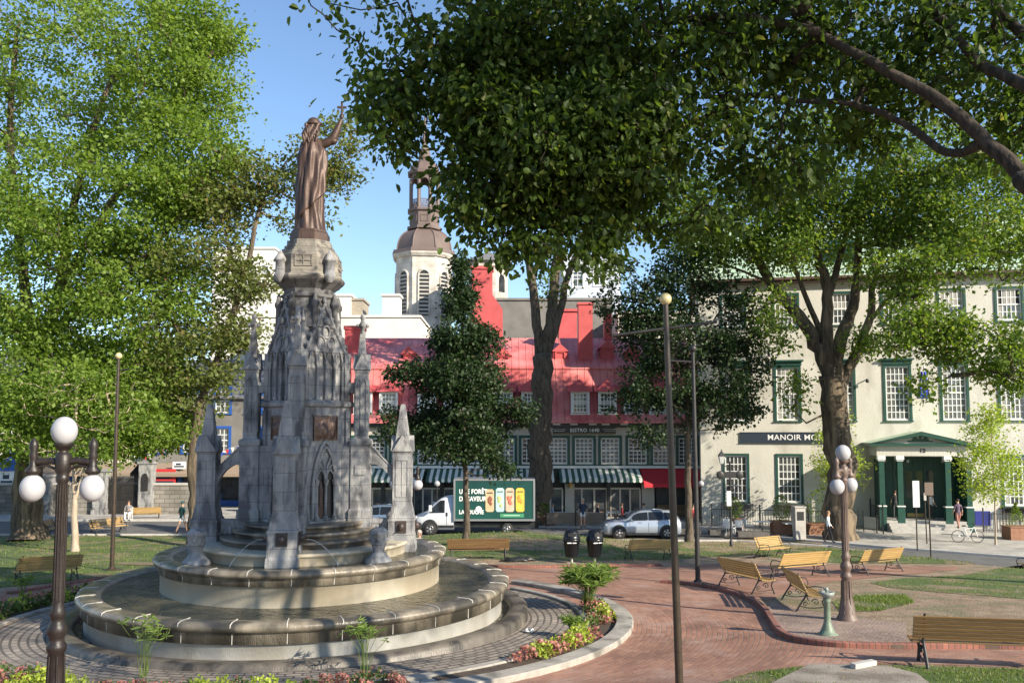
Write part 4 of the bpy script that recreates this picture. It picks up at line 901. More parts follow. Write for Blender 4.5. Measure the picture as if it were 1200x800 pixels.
    for u0,u1 in bays:
        a,_=f.hit(u0,580); b,_=f.hit(u1,580); z1=f.hit(690,573)[1]
        n=3 if b-a>2 else 2
        for i in range(n+1): x=a+(b-a)*i/n; g.box(x-.06,x+.06,-.08,.1,.1,z1,1)
        g.box(a,b,-.075,.1,z1-.001,z1+.12,1); g.box(a,b,-.06,.1,.0,.7,0); gl.box(a,b,.02,.04,.7,z1)
    for u in (664,713,625,598,557,518,483,449): x,_=f.hit(u,580); g.box(x-.15,x+.15,-.1,.2,0,zs-1.0,0)
    x0_,x1_=f.hit(662,580)[0],f.hit(673,580)[0]; g.box(x0_,x1_,-.14,.1,0,zs-1.15,2)
    rx0=f.hit(752,580)[0]; g.box(rx0,rx0+.9,-.14,.1,0,zs-1.15,2); g.box(rx0+1.1,L-.1,.2,.4,0,zs-1,0); g.box(rx0+1.1,L-.1,-.1,.15,0,1.0,3); g.box(0,L,.5,.7,0,zs-1,0)
    sf=g.build('shopfront',[m_black,flat('cream_frame',(.55,.50,.42)),m_stucco2,m_woodd],rt); gl.build('pane',m_glass,sf)
    # round cornered hanging lantern and sign board
    s=MB(); a,_=f.hit(648,504); b,_=f.hit(721,504); z=f.hit(685,504)[1]; s.box(a,b,-.2,-.06,z-.27,z+.27,0); s.box(a+.1,b-.1,-.215,-.201,z+.2,z+.22,1); s.box(a+.1,b-.1,-.215,-.201,z-.22,z-.2,1)
    so_=s.build('sign_board',[m_black,flat('sign_gold',(.4,.3,.15))],rt)
    wt=flat('letter_white',(.8,.78,.72)); mid=(a+b)/2
    textobj('sign_lettering','BISTRO 1640',.36,so_,(mid+.02,-.212,z),wt,bold=.008)
    d=MB()
    for q,w_ in ((-1,.55),(1,.55)):
        for k,ww in ((.07,.5),(-.06,.38)): d.box(mid+q*1.85-ww/1,mid+q*1.85+ww/1,-.212,-.201,z+k-.012,z+k+.012)
    d.build('sign_rules',wt,so_)
    # awnings
    ms=flat('awning_green',(.03,.10,.075)); mw=flat('awning_white',(.72,.72,.68))
    def awning(u0,u1,v0,v1,mats,red=False):
        a,zt=f.hit(u0,v0); b,_=f.hit(u1,v0); zb=f.hit((u0+u1)/2,v1,1.9)[1]; D=1.9; g=MB(); k=int((b-a)/.22)
        for i in range(k):
            xa,xb=a+(b-a)*i/k,a+(b-a)*(i+1)/k; mi=0 if red else i%2
            g.quad((xa,-D,zb),(xb,-D,zb),(xb,-.05,zt),(xa,-.05,zt),mi)
            g.add([(xa,-D,zb),(xa,-D,zb-.2),(xa+(xb-xa)*.5,-D,zb-.27),(xb,-D,zb-.2),(xb,-D,zb)],[(0,1,2,3,4)],mi)
        for x in (a,b): g.add([(x,-D,zb),(x,-.05,zt),(x,-.05,zb)],[(0,1,2)],0)
        o=g.build('awning',mats,rt); m_=o.modifiers.new('s','SOLIDIFY'); m_.thickness=.02
    for (u0,u1) in ((418,498),(502,566),(570,648),(654,748)): awning(u0,u1,549,561,[ms,mw])
    awning(750,821,549,567,[m_redcloth],True)
    for x,z in (f.hit(668,568),): 
        l=MB(); l.lathe([(.05,.22),(.12,.12),(.13,-.1),(.05,-.2)],8,(0,-.3,0)); l.box(-.02,.02,-.3,0,.2,.24); o=l.build('wall_lantern',flat('amber_lantern',(.7,.4,.1)),rt); o.location=(x,-.1,z)
    return rt
bistro()
# ---------------- tan stone end block between the two houses
def simple_block(name,label,cat,u0,u1,v0,v1,Y,depth,m,wins=(),roof=None,z0=None,cas=m_white,nx=3,nz=5,mat_roof=None):
    a=at(u0,v0,Y); b=at(u1,v0,Y); zt=at((u0+u1)/2,v0,Y).z; zb=z0 if z0 is not None else (0 if v1 is None else at((u0+u1)/2,v1,Y).z)
    rt=thing(name,label,cat,(a.x,Y,0)); L=b.x-a.x; holes=[]
    for (p,q,r,s) in wins:
        c=at(p,q,Y); d=at(r,s,Y); holes.append((c.x-a.x,d.x-a.x,d.z,c.z))
    w=MB(); wall_with_holes(w,0,L,zb,zt,holes); w.quad((L,0,zb),(L,depth,zb),(L,depth,zt),(L,0,zt)); w.quad((0,depth,zb),(0,0,zb),(0,0,zt),(0,depth,zt)); w.quad((L,depth,zb),(0,depth,zb),(0,depth,zt),(L,depth,zt)); w.quad((0,0,zt),(L,0,zt),(L,depth,zt),(0,depth,zt)); w.build('wall',m,rt)
    for h in holes: window(rt,h[0],h[2],h[1]-h[0],h[3]-h[2],nx,nz,cas=cas,cw=.12)
    if roof:
        r=MB(); gable_roof(r,0,L,0,depth,zt+.01,zt+roof,.3); r.build('roof',mat_roof,rt)
    else:
        r=MB(); r.box(-.15,L+.15,-.15,depth+.15,zt+.01,zt+.25); r.build('parapet',m,rt)
    return rt,L,zt
simple_block('side_building','narrow tan stone house end between the red roofed restaurant and the cream hotel','building',822,846,500,None,62.0,6,m_sand,())
simple_block('concrete_building','plain grey blind wall building behind the red roof','building',583,718,352,None,88,12,m_grey,())
rt,L,zt=simple_block('college_building','pale blue grey building with arched windows rising behind the big trunk','building',660,727,300,None,100,14,mat('pale_blue_render',(.42,.46,.54),(.50,.53,.60),.6,.8),((671,309,683,336),(696,306,709,334)),cas=m_white,nx=2,nz=3)
o=MB()
for (p,q,r_) in ((677,309,1),(702.5,306,1)):
    c=at(p,q,100); o.lathe([(.64,0),(.64,.12)],20,(0,0,0))
o=None
simple_block('rear_annex','beige annex with white windows behind the small dark round tree','building',724,835,368,None,82,10,m_stucco2,((733,376,744,396),(755,373,766,391),(775,372,785,390),(796,372,806,390)),cas=m_iron,nx=2,nz=3)
simple_block('white_building','long low white building behind the red roof and the fountain','building',300,492,372,None,90,12,m_whiteb,((396,397,404,410),))
simple_block('roof_box','white plant room on the white building roof','building',384,411,347,372,92,4,m_whiteb,(),z0=18)
simple_block('roof_box','beige plant room beside the white one on the white building roof','building',411.5,425,352,372,92.5,4,m_sand,(),z0=18)
simple_block('white_chimney','square white chimney stack rising from the long white building near the belfry','chimney',448,468,347,373,91,2,m_whiteb,(),z0=18)
simple_block('white_house','tall white building half hidden behind the tree left of the monument','building',250,322,292,None,100,12,m_whiteb,((292,312,300,326),(306,312,314,326)))
simple_block('red_penthouse','small red box room above the grey wall','building',655,676,365,395,80,3,m_redp,(),z0=12)
# ---------------- belfry
def belfry():
    Y=112.; c=at(497,300,Y); rt=thing('church_tower','octagonal stone belfry with brown copper dome and open arcaded lantern','tower',(c.x,Y,0))
    Z=lambda v:at(497,v,Y).z; px=Y/1000*1.0
    ph=PI/8+R(6); r1=35*px
    b=MB(); b.lathe([(r1,0),(r1,Z(306))],8,smooth=False,ph=ph); b.lathe([(r1+.25,Z(306)),(r1+.5,Z(303)),(r1+.5,Z(300.5))],8,smooth=False,ph=ph); b.build('belfry_walls',m_tower,rt)
    lv=MB(); fr=MB(); ap=r1*math.cos(PI/8)
    for k in range(8):
        T=Matrix.Rotation(ph+PI/8+k*PI/4+PI/2,4,'Z'); z0,z1=Z(374),Z(328)
        # recessed arch: dark back with louvres
        w=.62; pts=[(-w,z0),(w,z0),(w,z1)]+[(w*math.cos(t*PI/8),z1+w*math.sin(t*PI/8)) for t in range(1,8)]+[(-w,z1)]
        lv.add([T@Vector((x,-ap-.03,z)) for x,z in pts],[tuple(range(len(pts)))],0)
        for i in range(11):
            z=z0+.2+i*(z1+.3-z0)/11; lv.box(-w,w,-ap-.12,-ap-.04,z,z+.18,1,T)
        s=len(fr.v); fr.tube([(-w-.1,-ap-.05,z0)]+[((w+.1)*math.cos(PI-t*PI/8),-ap-.05,z1+(w+.1)*math.sin(t*PI/8)) for t in range(9)]+[(w+.1,-ap-.05,z0)],.14,6); fr.xf(T,s)
    lv.build('louvre',[m_black,m_conc],rt); fr.build('arch_moulding',m_tower,rt)
    d=MB(); z0,z1=Z(301),Z(271)
    pr=[(r1+.55,z0),(r1+.35,z0+.5)]
    for i in range(8): t=i/7; pr.append((r1*(.98-.10*t-.42*t*t*t),z0+.5+(z1-z0-.5)*(1-(1-t)**1.2)))
    d.lathe(pr,8,smooth=False,ph=ph)
    for k in range(8):
        a=ph+k*PI/4; d.tube([(r*math.cos(a),r*math.sin(a),z) for r,z in pr[1:]],.1,5)
    d.build('copper_dome',m_copper,rt)
    r2=18.5*px; l=MB(); l.lathe([(r2+.35,Z(271)),(r2+.35,Z(268)),(r2,Z(267)),(r2,Z(251)),(r2+.3,Z(250)),(r2+.3,Z(247.5))],8,smooth=False,ph=ph)
    for k in range(8):
        T=Matrix.Rotation(ph+PI/8+k*PI/4+PI/2,4,'Z'); a2=r2*math.cos(PI/8)
        for (x0,x1,za,zb) in ((-.5,.5,Z(263),Z(263)+.1),(-.5,.5,Z(256),Z(256)+.1),(-.5,-.42,Z(263),Z(256)),(.42,.5,Z(263),Z(256))): l.box(x0,x1,-a2-.06,-a2,za,zb,0,T)
        # posts and arches
    r3=r2-.15
    for k in range(8):
        a=ph+k*PI/4; l.lathe([(.24,Z(248)),(.24,Z(213))],8,(r3*math.cos(a),r3*math.sin(a),0))
        T=Matrix.Rotation(ph+PI/8+k*PI/4+PI/2,4,'Z'); a3=r3*math.cos(PI/8); hw=r3*math.sin(PI/8); zt=Z(207); zs=Z(218); rr=hw-.2
        for i in range(8):
            t0,t1=i*PI/8,(i+1)*PI/8
            p0=(rr*math.cos(t0),zs+rr*math.sin(t0)*1.2); p1=(rr*math.cos(t1),zs+rr*math.sin(t1)*1.2)
            for y in (-a3-.12,-a3+.12): l.add([T@Vector(v) for v in ((p0[0],y,p0[1]),(p1[0],y,p1[1]),(p1[0],y,zt),(p0[0],y,zt))],[(0,1,2,3)])
            l.add([T@Vector(v) for v in ((p0[0],-a3-.12,p0[1]),(p1[0],-a3-.12,p1[1]),(p1[0],-a3+.12,p1[1]),(p0[0],-a3+.12,p0[1]))],[(0,1,2,3)])
        # railing
        l.box(-hw,hw,-a3-.05,-a3,Z(248)+1.25,Z(248)+1.35,0,T)
        for i in range(9): x=-hw+.2+i*(2*hw-.4)/8; l.box(x-.03,x+.03,-a3-.04,-a3-.01,Z(248),Z(248)+1.25,0,T)
        s=len(l.v); l.tube([(x_,-a3-.03,Z(248)+.65+.4*math.sin(j_*1.6)) for j_,x_ in enumerate([-hw+.2+q*(2*hw-.4)/12 for q in range(13)])],.035,5); l.xf(T,s)
    l.build('lantern',m_copper,rt)
    c2=MB(); pr=[(r2+.3,Z(207)),(r2+.35,Z(204.5)),(r2+.1,Z(203))]+[(r2*(1-.1*t-.55*t**2.6),Z(203)+(Z(188)-Z(203))*t) for t in (.2,.4,.6,.8,1)]+[(.9,Z(186)),(.8,Z(182)),(.45,Z(172)),(.15,Z(140)),(.05,Z(130))]
    c2.lathe(pr,8,smooth=False,ph=ph); c2.build('cupola',m_copper,rt)
belfry()
def turret():
    Y=104.; c=at(572,330,Y); rt=thing('stone_turret','small pale octagonal turret with grey pyramid roof behind the tall red chimney','tower',(c.x,Y,0)); Z=lambda v:at(572,v,Y).z; r=25*Y/1000
    b=MB(); b.lathe([(r,0),(r,Z(317)),(r+.2,Z(316)),(r+.2,Z(313)),(r,Z(312)),(r,Z(310)),(r+.45,Z(309))],8,smooth=False,ph=PI/8); b.build('turret_walls',m_tower,rt)
    b=MB(); b.lathe([(r+.6,Z(310)),(r+.6,Z(309)),(r*.55,Z(300)),(.25,Z(296)),(.15,Z(293)),(.3,Z(291)),(.06,Z(289)),(.04,Z(285))],8,smooth=False,ph=PI/8); b.build('roof',flat('lead_grey',(.16,.16,.16)),rt)
    b=MB(); z=Z(345)
    for k in range(8):
        T=Matrix.Rotation(k*PI/4,4,'Z'); ap=r*math.cos(PI/8); b.add([T@Vector((x,-ap-.02,zz)) for x,zz in [(-.5,z),(.5,z),(.5,z+1.5),(.35,z+2),(0,z+2.2),(-.35,z+2),(-.5,z+1.5)]],[(0,1,2,3,4,5,6)])
    b.build('arched_window',m_glass,rt)
turret()
# ---------------- left side: stone houses, shopfronts
def left_house(x0,x1,Y,H,label,m,seed,roofm,cas,nrow=2,cols=6,wall=None):
    rt=thing('row_house',label,'house',(x0,Y,0)); L=x1-x0; holes=[]; W,Hh=1.2,2.0
    for r_ in range(nrow):
        for c_ in range(cols): x=(c_+.5)*L/cols-W/2; z=4.6+r_*3.3; holes.append((x,x+W,z,z+Hh))
    w=MB(); wall_with_holes(w,0,L,3.4,H,holes); w.quad((L,0,0),(L,10,0),(L,10,H),(L,0,H)); w.quad((0,10,0),(0,0,0),(0,0,H),(0,10,H)); w.build('wall',m,rt)
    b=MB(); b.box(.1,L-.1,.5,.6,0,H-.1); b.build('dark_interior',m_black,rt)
    for h in holes: 
        o=window(rt,h[0],h[2],W,Hh,3,4,cas=cas,cw=.2)
    r=MB(); gable_roof(r,0,L,0,10,H,H+3.6,.3); r.build('roof',roofm,rt)
    g=MB(); g.box(0,L,-.1,.1,3.0,3.4,1); n=int(L/3); rr=random.Random(seed)
    for i in range(n+1): g.box(i*L/n-.15,i*L/n+.15,-.12,.2,0,3.0,0)
    for i in range(n): g.box(i*L/n+.15,(i+1)*L/n-.15,-.05,.1,0,.6,0)
    g.box(.1,L-.1,.3,.4,0,3.0,2); s=g.build('shopfront',[cas,m_navy,m_glass],rt)
    g=MB(); g.quad((.5,-1.8,2.9),(L-.5,-1.8,2.9),(L-.5,-.12,3.7),(.5,-.12,3.7)); g.quad((.5,-1.8,2.65),(L-.5,-1.8,2.65),(L-.5,-1.8,2.9),(.5,-1.8,2.9)); o=g.build('awning',flat('tan_canvas',(.26,.20,.15)),rt); mo=o.modifiers.new('s','SOLIDIFY'); mo.thickness=.03
m_slate=mat('slate_roof',(.13,.13,.14),(.19,.19,.20),4,.7,.2)
left_house(-31,-15.2,72,9.2,'grey stone row house with blue framed windows behind the curved tree','' or m_grey,1,m_slate,m_blue,2,6)
left_house(-50,-31.2,73,9.8,'grey stone row house with blue shopfront at the far left behind the gate',m_stucco2,2,m_slate,m_blue,2,6)
# ================================================================ trees
def tree(name,label,limbs,blobs,ncl,per,size,mat_leaf,bark,seed,group=None,cat='tree',base=None,shape='r',rcl=.55,tw=1.0,droop=.3,fill=.5,twr=.012,gap=.0,layer=False):
    """limbs: [(points[(x,y,z)],r0,r1)], blobs: [(x,y,z,rx,ry,rz,weight)]"""
    rng=np.random.default_rng(seed); b=Vector(base if base else limbs[0][0][0])
    rt=thing(name,label,cat,b,0,group); bb=np.array(b)
    nodes=[];par=[]; mb=MB()
    for pts,r0,r1 in limbs:
        P=smooth3(pts,5); n=len(P); rad=[r0+(r1-r0)*(i/(n-1))**.8 for i in range(n)]
        if pts is limbs[0][0]: rad[0]*=1.35; rad[1]*=1.12
        Q=[Vector(p)-b for p in P]
        # knobbly wander
        for i in range(1,n-1): Q[i]+=Vector(rng.normal(0,rad[i]*.12,3))
        mb.tube(Q,rad,10 if r0>.12 else 7)
        for q in Q[n//3:]: nodes.append(np.array(q))
    # clump centres
    W=np.array([bl[6] for bl in blobs],float); W/=W.sum(); C=[]
    for k,bl in enumerate(blobs):
        m=int(round(ncl*W[k])); d=rng.normal(size=(m,3)); d/=np.linalg.norm(d,axis=1)[:,None]; rr=rng.uniform(fill**3,1,m)**(1/3)
        C.append(np.array(bl[:3])+d*rr[:,None]*np.array(bl[3:6]))
    C=np.concatenate(C)-bb
    if gap: 
        f=np.sin(C[:,0]*1.1+seed)+np.sin(C[:,1]*1.3+C[:,2])+np.sin(C[:,2]*1.7+C[:,0]*.6); C=C[f>np.quantile(f,gap)]
    nodes=np.array(nodes); d0=np.min(np.linalg.norm(C[:,None]-nodes[None],axis=2),axis=1) if len(C)*len(nodes)<4e7 else np.linalg.norm(C,axis=1)
    order=np.argsort(d0); allp=nodes.copy(); nb=len(nodes); parent={}; idx={}
    pts_all=[p for p in nodes]
    for c in order:
        A=np.array(pts_all[-4000:]) if False else np.array(pts_all)
        j=int(np.argmin(np.linalg.norm(A-C[c],axis=1)+np.where(A[:,2]>C[c][2]+.3,.8,0)))
        parent[len(pts_all)]=j; pts_all.append(C[c])
    cnt=[1]*len(pts_all)
    for i in range(len(pts_all)-1,nb-1,-1): cnt[parent[i]]+=cnt[i]
    for i in range(nb,len(pts_all)):
        a=pts_all[parent[i]]; e=pts_all[i]; L=np.linalg.norm(e-a)
        if L<.05: continue
        r1=twr*math.sqrt(cnt[i]); r0=min(r1*1.3+.004,twr*math.sqrt(cnt[parent[i]])) if parent[i]>=nb else r1*1.4
        r1=min(r1,.2); r0=min(r0,.25)
        mid=(a+e)/2+rng.normal(0,.09*L,3)+np.array([0,0,-.05*L]); mb.tube([a,mid,e],[r0,(r0+r1)/2,r1],5 if r0<.03 else 6,cap=False)
    mb.build('trunk',bark,rt)
    # leaves
    n=len(C); N_=n*per; cen=np.repeat(C,per,0); off=rng.normal(size=(N_,3))*rcl*np.array([1,1,.75] if not layer else [1.15,1.15,.58])*.55; pos=cen+off
    s=size*rng.uniform(.45,1.4,N_)
    dirv=rng.normal(size=(N_,3))+off/rcl*.8; dirv[:,2]-=droop; dirv/=np.linalg.norm(dirv,axis=1)[:,None]
    nr=rng.normal(size=(N_,3))*.75; nr[:,2]+=1.0; nr-=dirv*(nr*dirv).sum(1)[:,None]; nr/=np.linalg.norm(nr,axis=1)[:,None]
    sd=np.cross(dirv,nr)
    S_=s[:,None]
    if shape=='l':
        loc=[(0,0,0),(.32,.30,.10),(.72,.26,.08),(1,0,-.08),(.72,-.26,.08),(.32,-.30,.10)]; F_=[(0,1,2,3),(0,3,4,5)]
    else:
        loc=[(0,0,0),(.5,.36,.12),(1,0,0),(.5,-.36,.12)]; F_=[(0,1,2),(0,2,3)]
    V=np.stack([pos+S_*(a*dirv+b_*sd+c_*nr) for a,b_,c_ in loc],1).reshape(-1,3); k=len(loc)
    Fi=np.array(F_); fl=Fi.shape[1]; L_=(np.arange(N_)[:,None,None]*k+Fi[None]).reshape(-1); nf=N_*len(F_)
    me=bpy.data.meshes.new('crown'); me.vertices.add(len(V)); me.vertices.foreach_set('co',V.ravel()); me.loops.add(len(L_)); me.loops.foreach_set('vertex_index',L_); me.polygons.add(nf); me.polygons.foreach_set('loop_start',np.arange(0,nf*fl,fl)); me.polygons.foreach_set('loop_total',np.full(nf,fl)); me.materials.append(mat_leaf); me.update()
    o=bpy.data.objects.new('crown',me); col.objects.link(o); o.parent=rt
    return rt
def smooth3(pts,n=5):
    P=[Vector(p) for p in pts]; out=[]; m=len(P)
    if m<3: return [P[0].lerp(P[1],i/n) for i in range(n+1)]
    for i in range(m-1):
        p0,p1,p2,p3=P[max(i-1,0)],P[i],P[i+1],P[min(i+2,m-1)]
        for k in range(n): t=k/n; out.append(.5*((2*p1)+(p2-p0)*t+(2*p0-5*p1+4*p2-p3)*t*t+(3*p1-p0-3*p2+p3)*t**3))
    out.append(P[-1]); return out
def PL(*q): return [tuple(at(u,v,Y)) for u,v,Y in q]      # world points of a limb
def BL(u,v,Y,ru,rv,ry,w=1):
    c=at(u,v,Y); k=Y/1000; return (c.x,c.y,c.z,ru*k,ry,rv*k,w)
def gbase(u,v): p=gp(u,v); return (p.x,p.y,p.z-.15)
# far left great maple
b=gbase(33,632); Y=b[1]
tree('maple_tree','great multi-stemmed bright green maple at the far left with a wide furrowed trunk',
 [([b]+PL((32,560,Y),(38,470,Y),(45,380,Y)),.95,.5),
  (PL((40,440,Y),(72,330,Y-1),(82,260,Y-1),(110,150,Y-1.5),(150,40,Y-2)),.42,.10),(PL((42,420,Y),(25,300,Y),(12,160,Y),(20,30,Y-1)),.38,.12),
  (PL((72,340,Y-1),(130,240,Y-2),(190,150,Y-2),(250,60,Y-3)),.28,.06),(PL((45,400,Y),(110,350,Y-2),(180,290,Y-3),(250,200,Y-4)),.3,.05),(PL((40,420,Y),(-10,330,Y-1),(-60,220,Y-1)),.35,.1),
  (PL((60,500,Y),(110,440,Y-1),(170,400,Y-2)),.22,.05)],
 [BL(60,90,Y,150,110,6,3),BL(190,70,Y-2,80,90,5,1.7),BL(235,25,Y-2,50,60,3,.7),BL(225,190,Y-3,62,75,4,1.5),BL(120,240,Y-3,130,90,5,3),BL(40,330,Y-2,110,90,5,2.2),BL(170,360,Y-3,90,70,4,1.7),BL(60,450,Y-3,110,70,4,2.3),BL(155,450,Y-3,70,55,3.4,1.2),BL(-70,300,Y,110,220,7,2.2),BL(20,500,Y-3,70,40,3,.8),BL(110,512,Y-3,80,22,3,1.0),BL(190,500,Y-3,50,24,3,.7),BL(248,110,Y-3,36,50,3,.6)],
 1800,105,.235,m_lf_lit,m_bark,11,layer=True,rcl=1.0,gap=.2,twr=.014,fill=.35,droop=.15)
# curved-trunk tree behind it
b=gbase(226,640); Y=b[1]
tree('ash_tree','slender tree with a pale curved trunk left of the monument and a sparse crown',
 [([b]+PL((228,590,Y),(226,540,Y),(232,480,Y),(255,420,Y),(272,370,Y),(290,310,Y),(300,260,Y),(308,235,Y)),.36,.09),
  (PL((304,245,Y),(330,225,Y),(370,205,Y),(410,185,Y)),.07,.02),(PL((305,240,Y),(290,215,Y),(262,205,Y)),.07,.02),(PL((308,235,Y),(335,190,Y),(370,160,Y)),.07,.02),(PL((285,325,Y),(330,335,Y-1),(350,300,Y-1)),.04,.015),(PL((250,430,Y),(210,390,Y),(190,350,Y)),.14,.03),(PL((272,370,Y),(310,330,Y),(330,310,Y)),.06,.02)],
 [BL(335,215,Y,70,32,2.2,1.1),BL(385,180,Y,42,30,1.8,.8),BL(280,215,Y,45,34,2.2,1),BL(400,150,Y,20,12,1,.12),BL(400,205,Y,24,12,1,.15),BL(345,255,Y,36,14,1.4,.28),BL(325,290,Y,22,10,1,.10),BL(250,260,Y,45,45,2.5,1.1),BL(235,320,Y,60,50,3,1.6),BL(225,400,Y,62,55,3.2,1.9),BL(285,330,Y,32,26,2,.6),BL(280,390,Y,26,26,1.8,.6),BL(200,460,Y,66,42,3,1.4),BL(262,440,Y,22,18,1.5,.3)],
 620,46,.24,m_lf_gray,m_bark,12,layer=True,rcl=.8,gap=.25,twr=.013,fill=.3)
# young tree with pale forked trunk
b=gbase(88,646); Y=b[1]
tree('young_maple','young maple with a pale forked trunk on the left lawn behind the near lamp',
 [([b]+PL((87,610,Y),(87,570,Y),(88,520,Y),(90,450,Y)),.20,.06),(PL((88,585,Y),(100,545,Y),(112,505,Y),(130,480,Y)),.09,.02),(PL((87,575,Y),(72,550,Y),(50,535,Y)),.07,.02),(PL((88,560,Y),(98,540,Y),(108,500,Y)),.06,.02)],
 [BL(95,470,Y,80,48,2.4,2),BL(150,500,Y,45,30,2,.8),BL(40,500,Y,45,40,2,.8),BL(125,530,Y,50,18,1.6,.4)],260,40,.19,m_lf_lit,m_barkl,13,rcl=.7,gap=.15,fill=.3)
# dark conical linden
b=gbase(547,640); Y=b[1]
tree('linden_tree','small dark conical linden in front of the green delivery truck',
 [([b]+PL((547,600,Y),(545,540,Y),(543,460,Y),(541,380,Y),(539,310,Y)),.20,.03),(PL((545,530,Y),(510,500,Y),(480,470,Y)),.07,.02),(PL((545,525,Y),(580,490,Y),(605,465,Y)),.07,.02),(PL((543,470,Y),(500,430,Y),(475,410,Y)),.06,.02),(PL((543,460,Y),(575,420,Y),(590,400,Y)),.06,.02)],
 [BL(539,318,Y,5,18,.4,.22),BL(538,350,Y,16,24,.9,.55),BL(539,395,Y,34,28,1.6,1.1),BL(535,445,Y,60,30,2.6,2.2),BL(545,492,Y,72,28,2.8,2.4),BL(535,525,Y,58,14,2.4,.9),BL(480,440,Y,26,14,1.2,.3),BL(605,490,Y,24,22,1.5,.5),BL(575,400,Y,20,14,1,.25),BL(470,500,Y,28,26,1.6,.5),BL(583,545,Y,20,10,1,.15)],
 1050,44,.17,m_lf_dark,m_barkd,14,rcl=.42,gap=.16,fill=.3,droop=.6)
# big forked trunk in the middle
b=gbase(630,616); Y=b[1]
tree('elm_tree','big dark forked elm trunk standing between the truck and the car, crown high above',
 [([b]+PL((632,560,Y),(633,500,Y),(635,440,Y),(634,415,Y)),.92,.66),(PL((634,430,Y),(629,380,Y),(623,330,Y),(612,280,Y),(590,230,Y)),.40,.22),(PL((636,430,Y),(645,380,Y),(650,330,Y),(655,280,Y),(668,200,Y)),.46,.26),(PL((640,420,Y),(657,360,Y),(670,310,Y),(700,250,Y)),.34,.16),(PL((655,285,Y),(640,220,Y-2),(650,120,Y-2)),.2,.08),(PL((670,310,Y),(720,270,Y),(770,255,Y)),.12,.05)],
 [BL(650,225,Y,60,40,4,1.0),BL(700,250,Y,60,36,4,1.2),BL(600,180,Y,80,70,5,1.5),BL(700,150,Y,100,90,6,2),BL(760,230,Y,60,40,4,1),BL(650,330,Y,26,26,1.5,.25),BL(708,300,Y,30,24,2,.3),BL(640,60,Y,120,80,6,1.5)],
 620,52,.24,m_lf_mid,m_barkd,15,rcl=.85,gap=.12,twr=.014,fill=.4)
# round dark tree
b=gbase(808,634); Y=b[1]
tree('dark_maple','rounded dark green maple with a thin straight trunk right of the silver car',
 [([b]+PL((807,590,Y),(806,520,Y),(806,450,Y),(808,380,Y),(812,330,Y)),.26,.06),(PL((806,500,Y),(770,460,Y),(730,420,Y),(705,360,Y)),.11,.02),(PL((806,490,Y),(850,450,Y),(885,420,Y)),.10,.02),(PL((806,450,Y),(775,390,Y),(745,340,Y)),.09,.02),(PL((807,430,Y),(840,370,Y),(865,340,Y)),.09,.02)],
 [BL(750,345,Y,56,38,2.6,1.6),BL(810,330,Y,50,42,2.8,1.5),BL(850,370,Y,50,45,2.8,1.7),BL(800,400,Y,70,42,3.2,2.3),BL(860,430,Y,46,36,2.6,1.3),BL(780,450,Y,55,30,2.8,1.4),BL(830,480,Y,50,32,2.6,1.3),BL(745,400,Y,36,36,2,.9),BL(735,470,Y,36,16,1.8,.4),BL(765,510,Y,24,14,1.4,.25),BL(870,475,Y,26,22,1.6,.4)],
 860,42,.21,m_lf_dark,m_barkd,16,rcl=.5,gap=.2,fill=.3,droop=.5)
# great maple on the right
b=gbase(985,634); Y=b[1]
tree('silver_maple','great spreading maple with a thick leaning trunk and many upright limbs before the cream hotel',
 [([b]+PL((985,600,Y),(984,540,Y),(978,480,Y),(974,440,Y)),.92,.72),(PL((976,450,Y),(960,410,Y),(935,370,Y),(905,335,Y),(880,290,Y),(850,255,Y),(800,230,Y)),.52,.12),(PL((974,445,Y),(968,390,Y),(970,340,Y),(955,290,Y),(945,230,Y)),.46,.18),(PL((978,450,Y),(984,400,Y),(1000,360,Y),(1005,310,Y),(1008,230,Y)),.5,.16),(PL((980,460,Y),(1000,420,Y),(1020,370,Y),(1025,320,Y),(1060,250,Y)),.4,.1),(PL((968,400,Y),(945,350,Y),(925,300,Y),(905,270,Y)),.2,.08),(PL((970,350,Y),(985,300,Y),(1000,240,Y),(1010,180,Y)),.24,.1),(PL((1020,375,Y),(1060,330,Y),(1110,290,Y),(1160,260,Y)),.14,.04),(PL((1040,270,Y-2),(1075,350,Y-5),(1100,400,Y-6),(1115,440,Y-6)),.07,.02),(PL((1000,235,Y),(1060,150,Y-3),(1120,80,Y-5)),.2,.06),(PL((900,330,Y),(850,310,Y),(820,300,Y)),.1,.03)],
 [BL(860,250,Y-1,85,55,3.0,1.4),BL(950,230,Y-2,90,50,3,1.5),BL(1050,240,Y-2,95,50,3.2,1.7),BL(1140,250,Y-4,85,60,3.5,1.7),BL(930,170,Y-3,120,40,3,.9),BL(1080,180,Y-4,130,45,3.5,1.3),BL(1060,325,Y-5,50,32,2.5,.5),BL(1065,385,Y-6,44,30,2,.55),BL(1115,400,Y-6,30,30,1.6,.35),BL(1125,300,Y-5,45,34,2.5,.45),BL(1185,420,Y-7,40,44,2.6,.7),BL(1200,300,Y-5,34,30,3,.35),BL(915,290,Y-2,50,28,3,.6),BL(820,290,Y,40,30,3,.5),BL(905,380,Y-2,22,40,1.8,.25),BL(990,290,Y,60,30,4,.6),BL(930,460,Y-2,10,30,1,.08),BL(1085,455,Y-6,12,10,1,.06),BL(1020,400,Y-2,22,12,1.5,.12)],
 1500,58,.22,m_lf_mid,m_bark,17,rcl=.85,gap=.14,twr=.014,fill=.35)
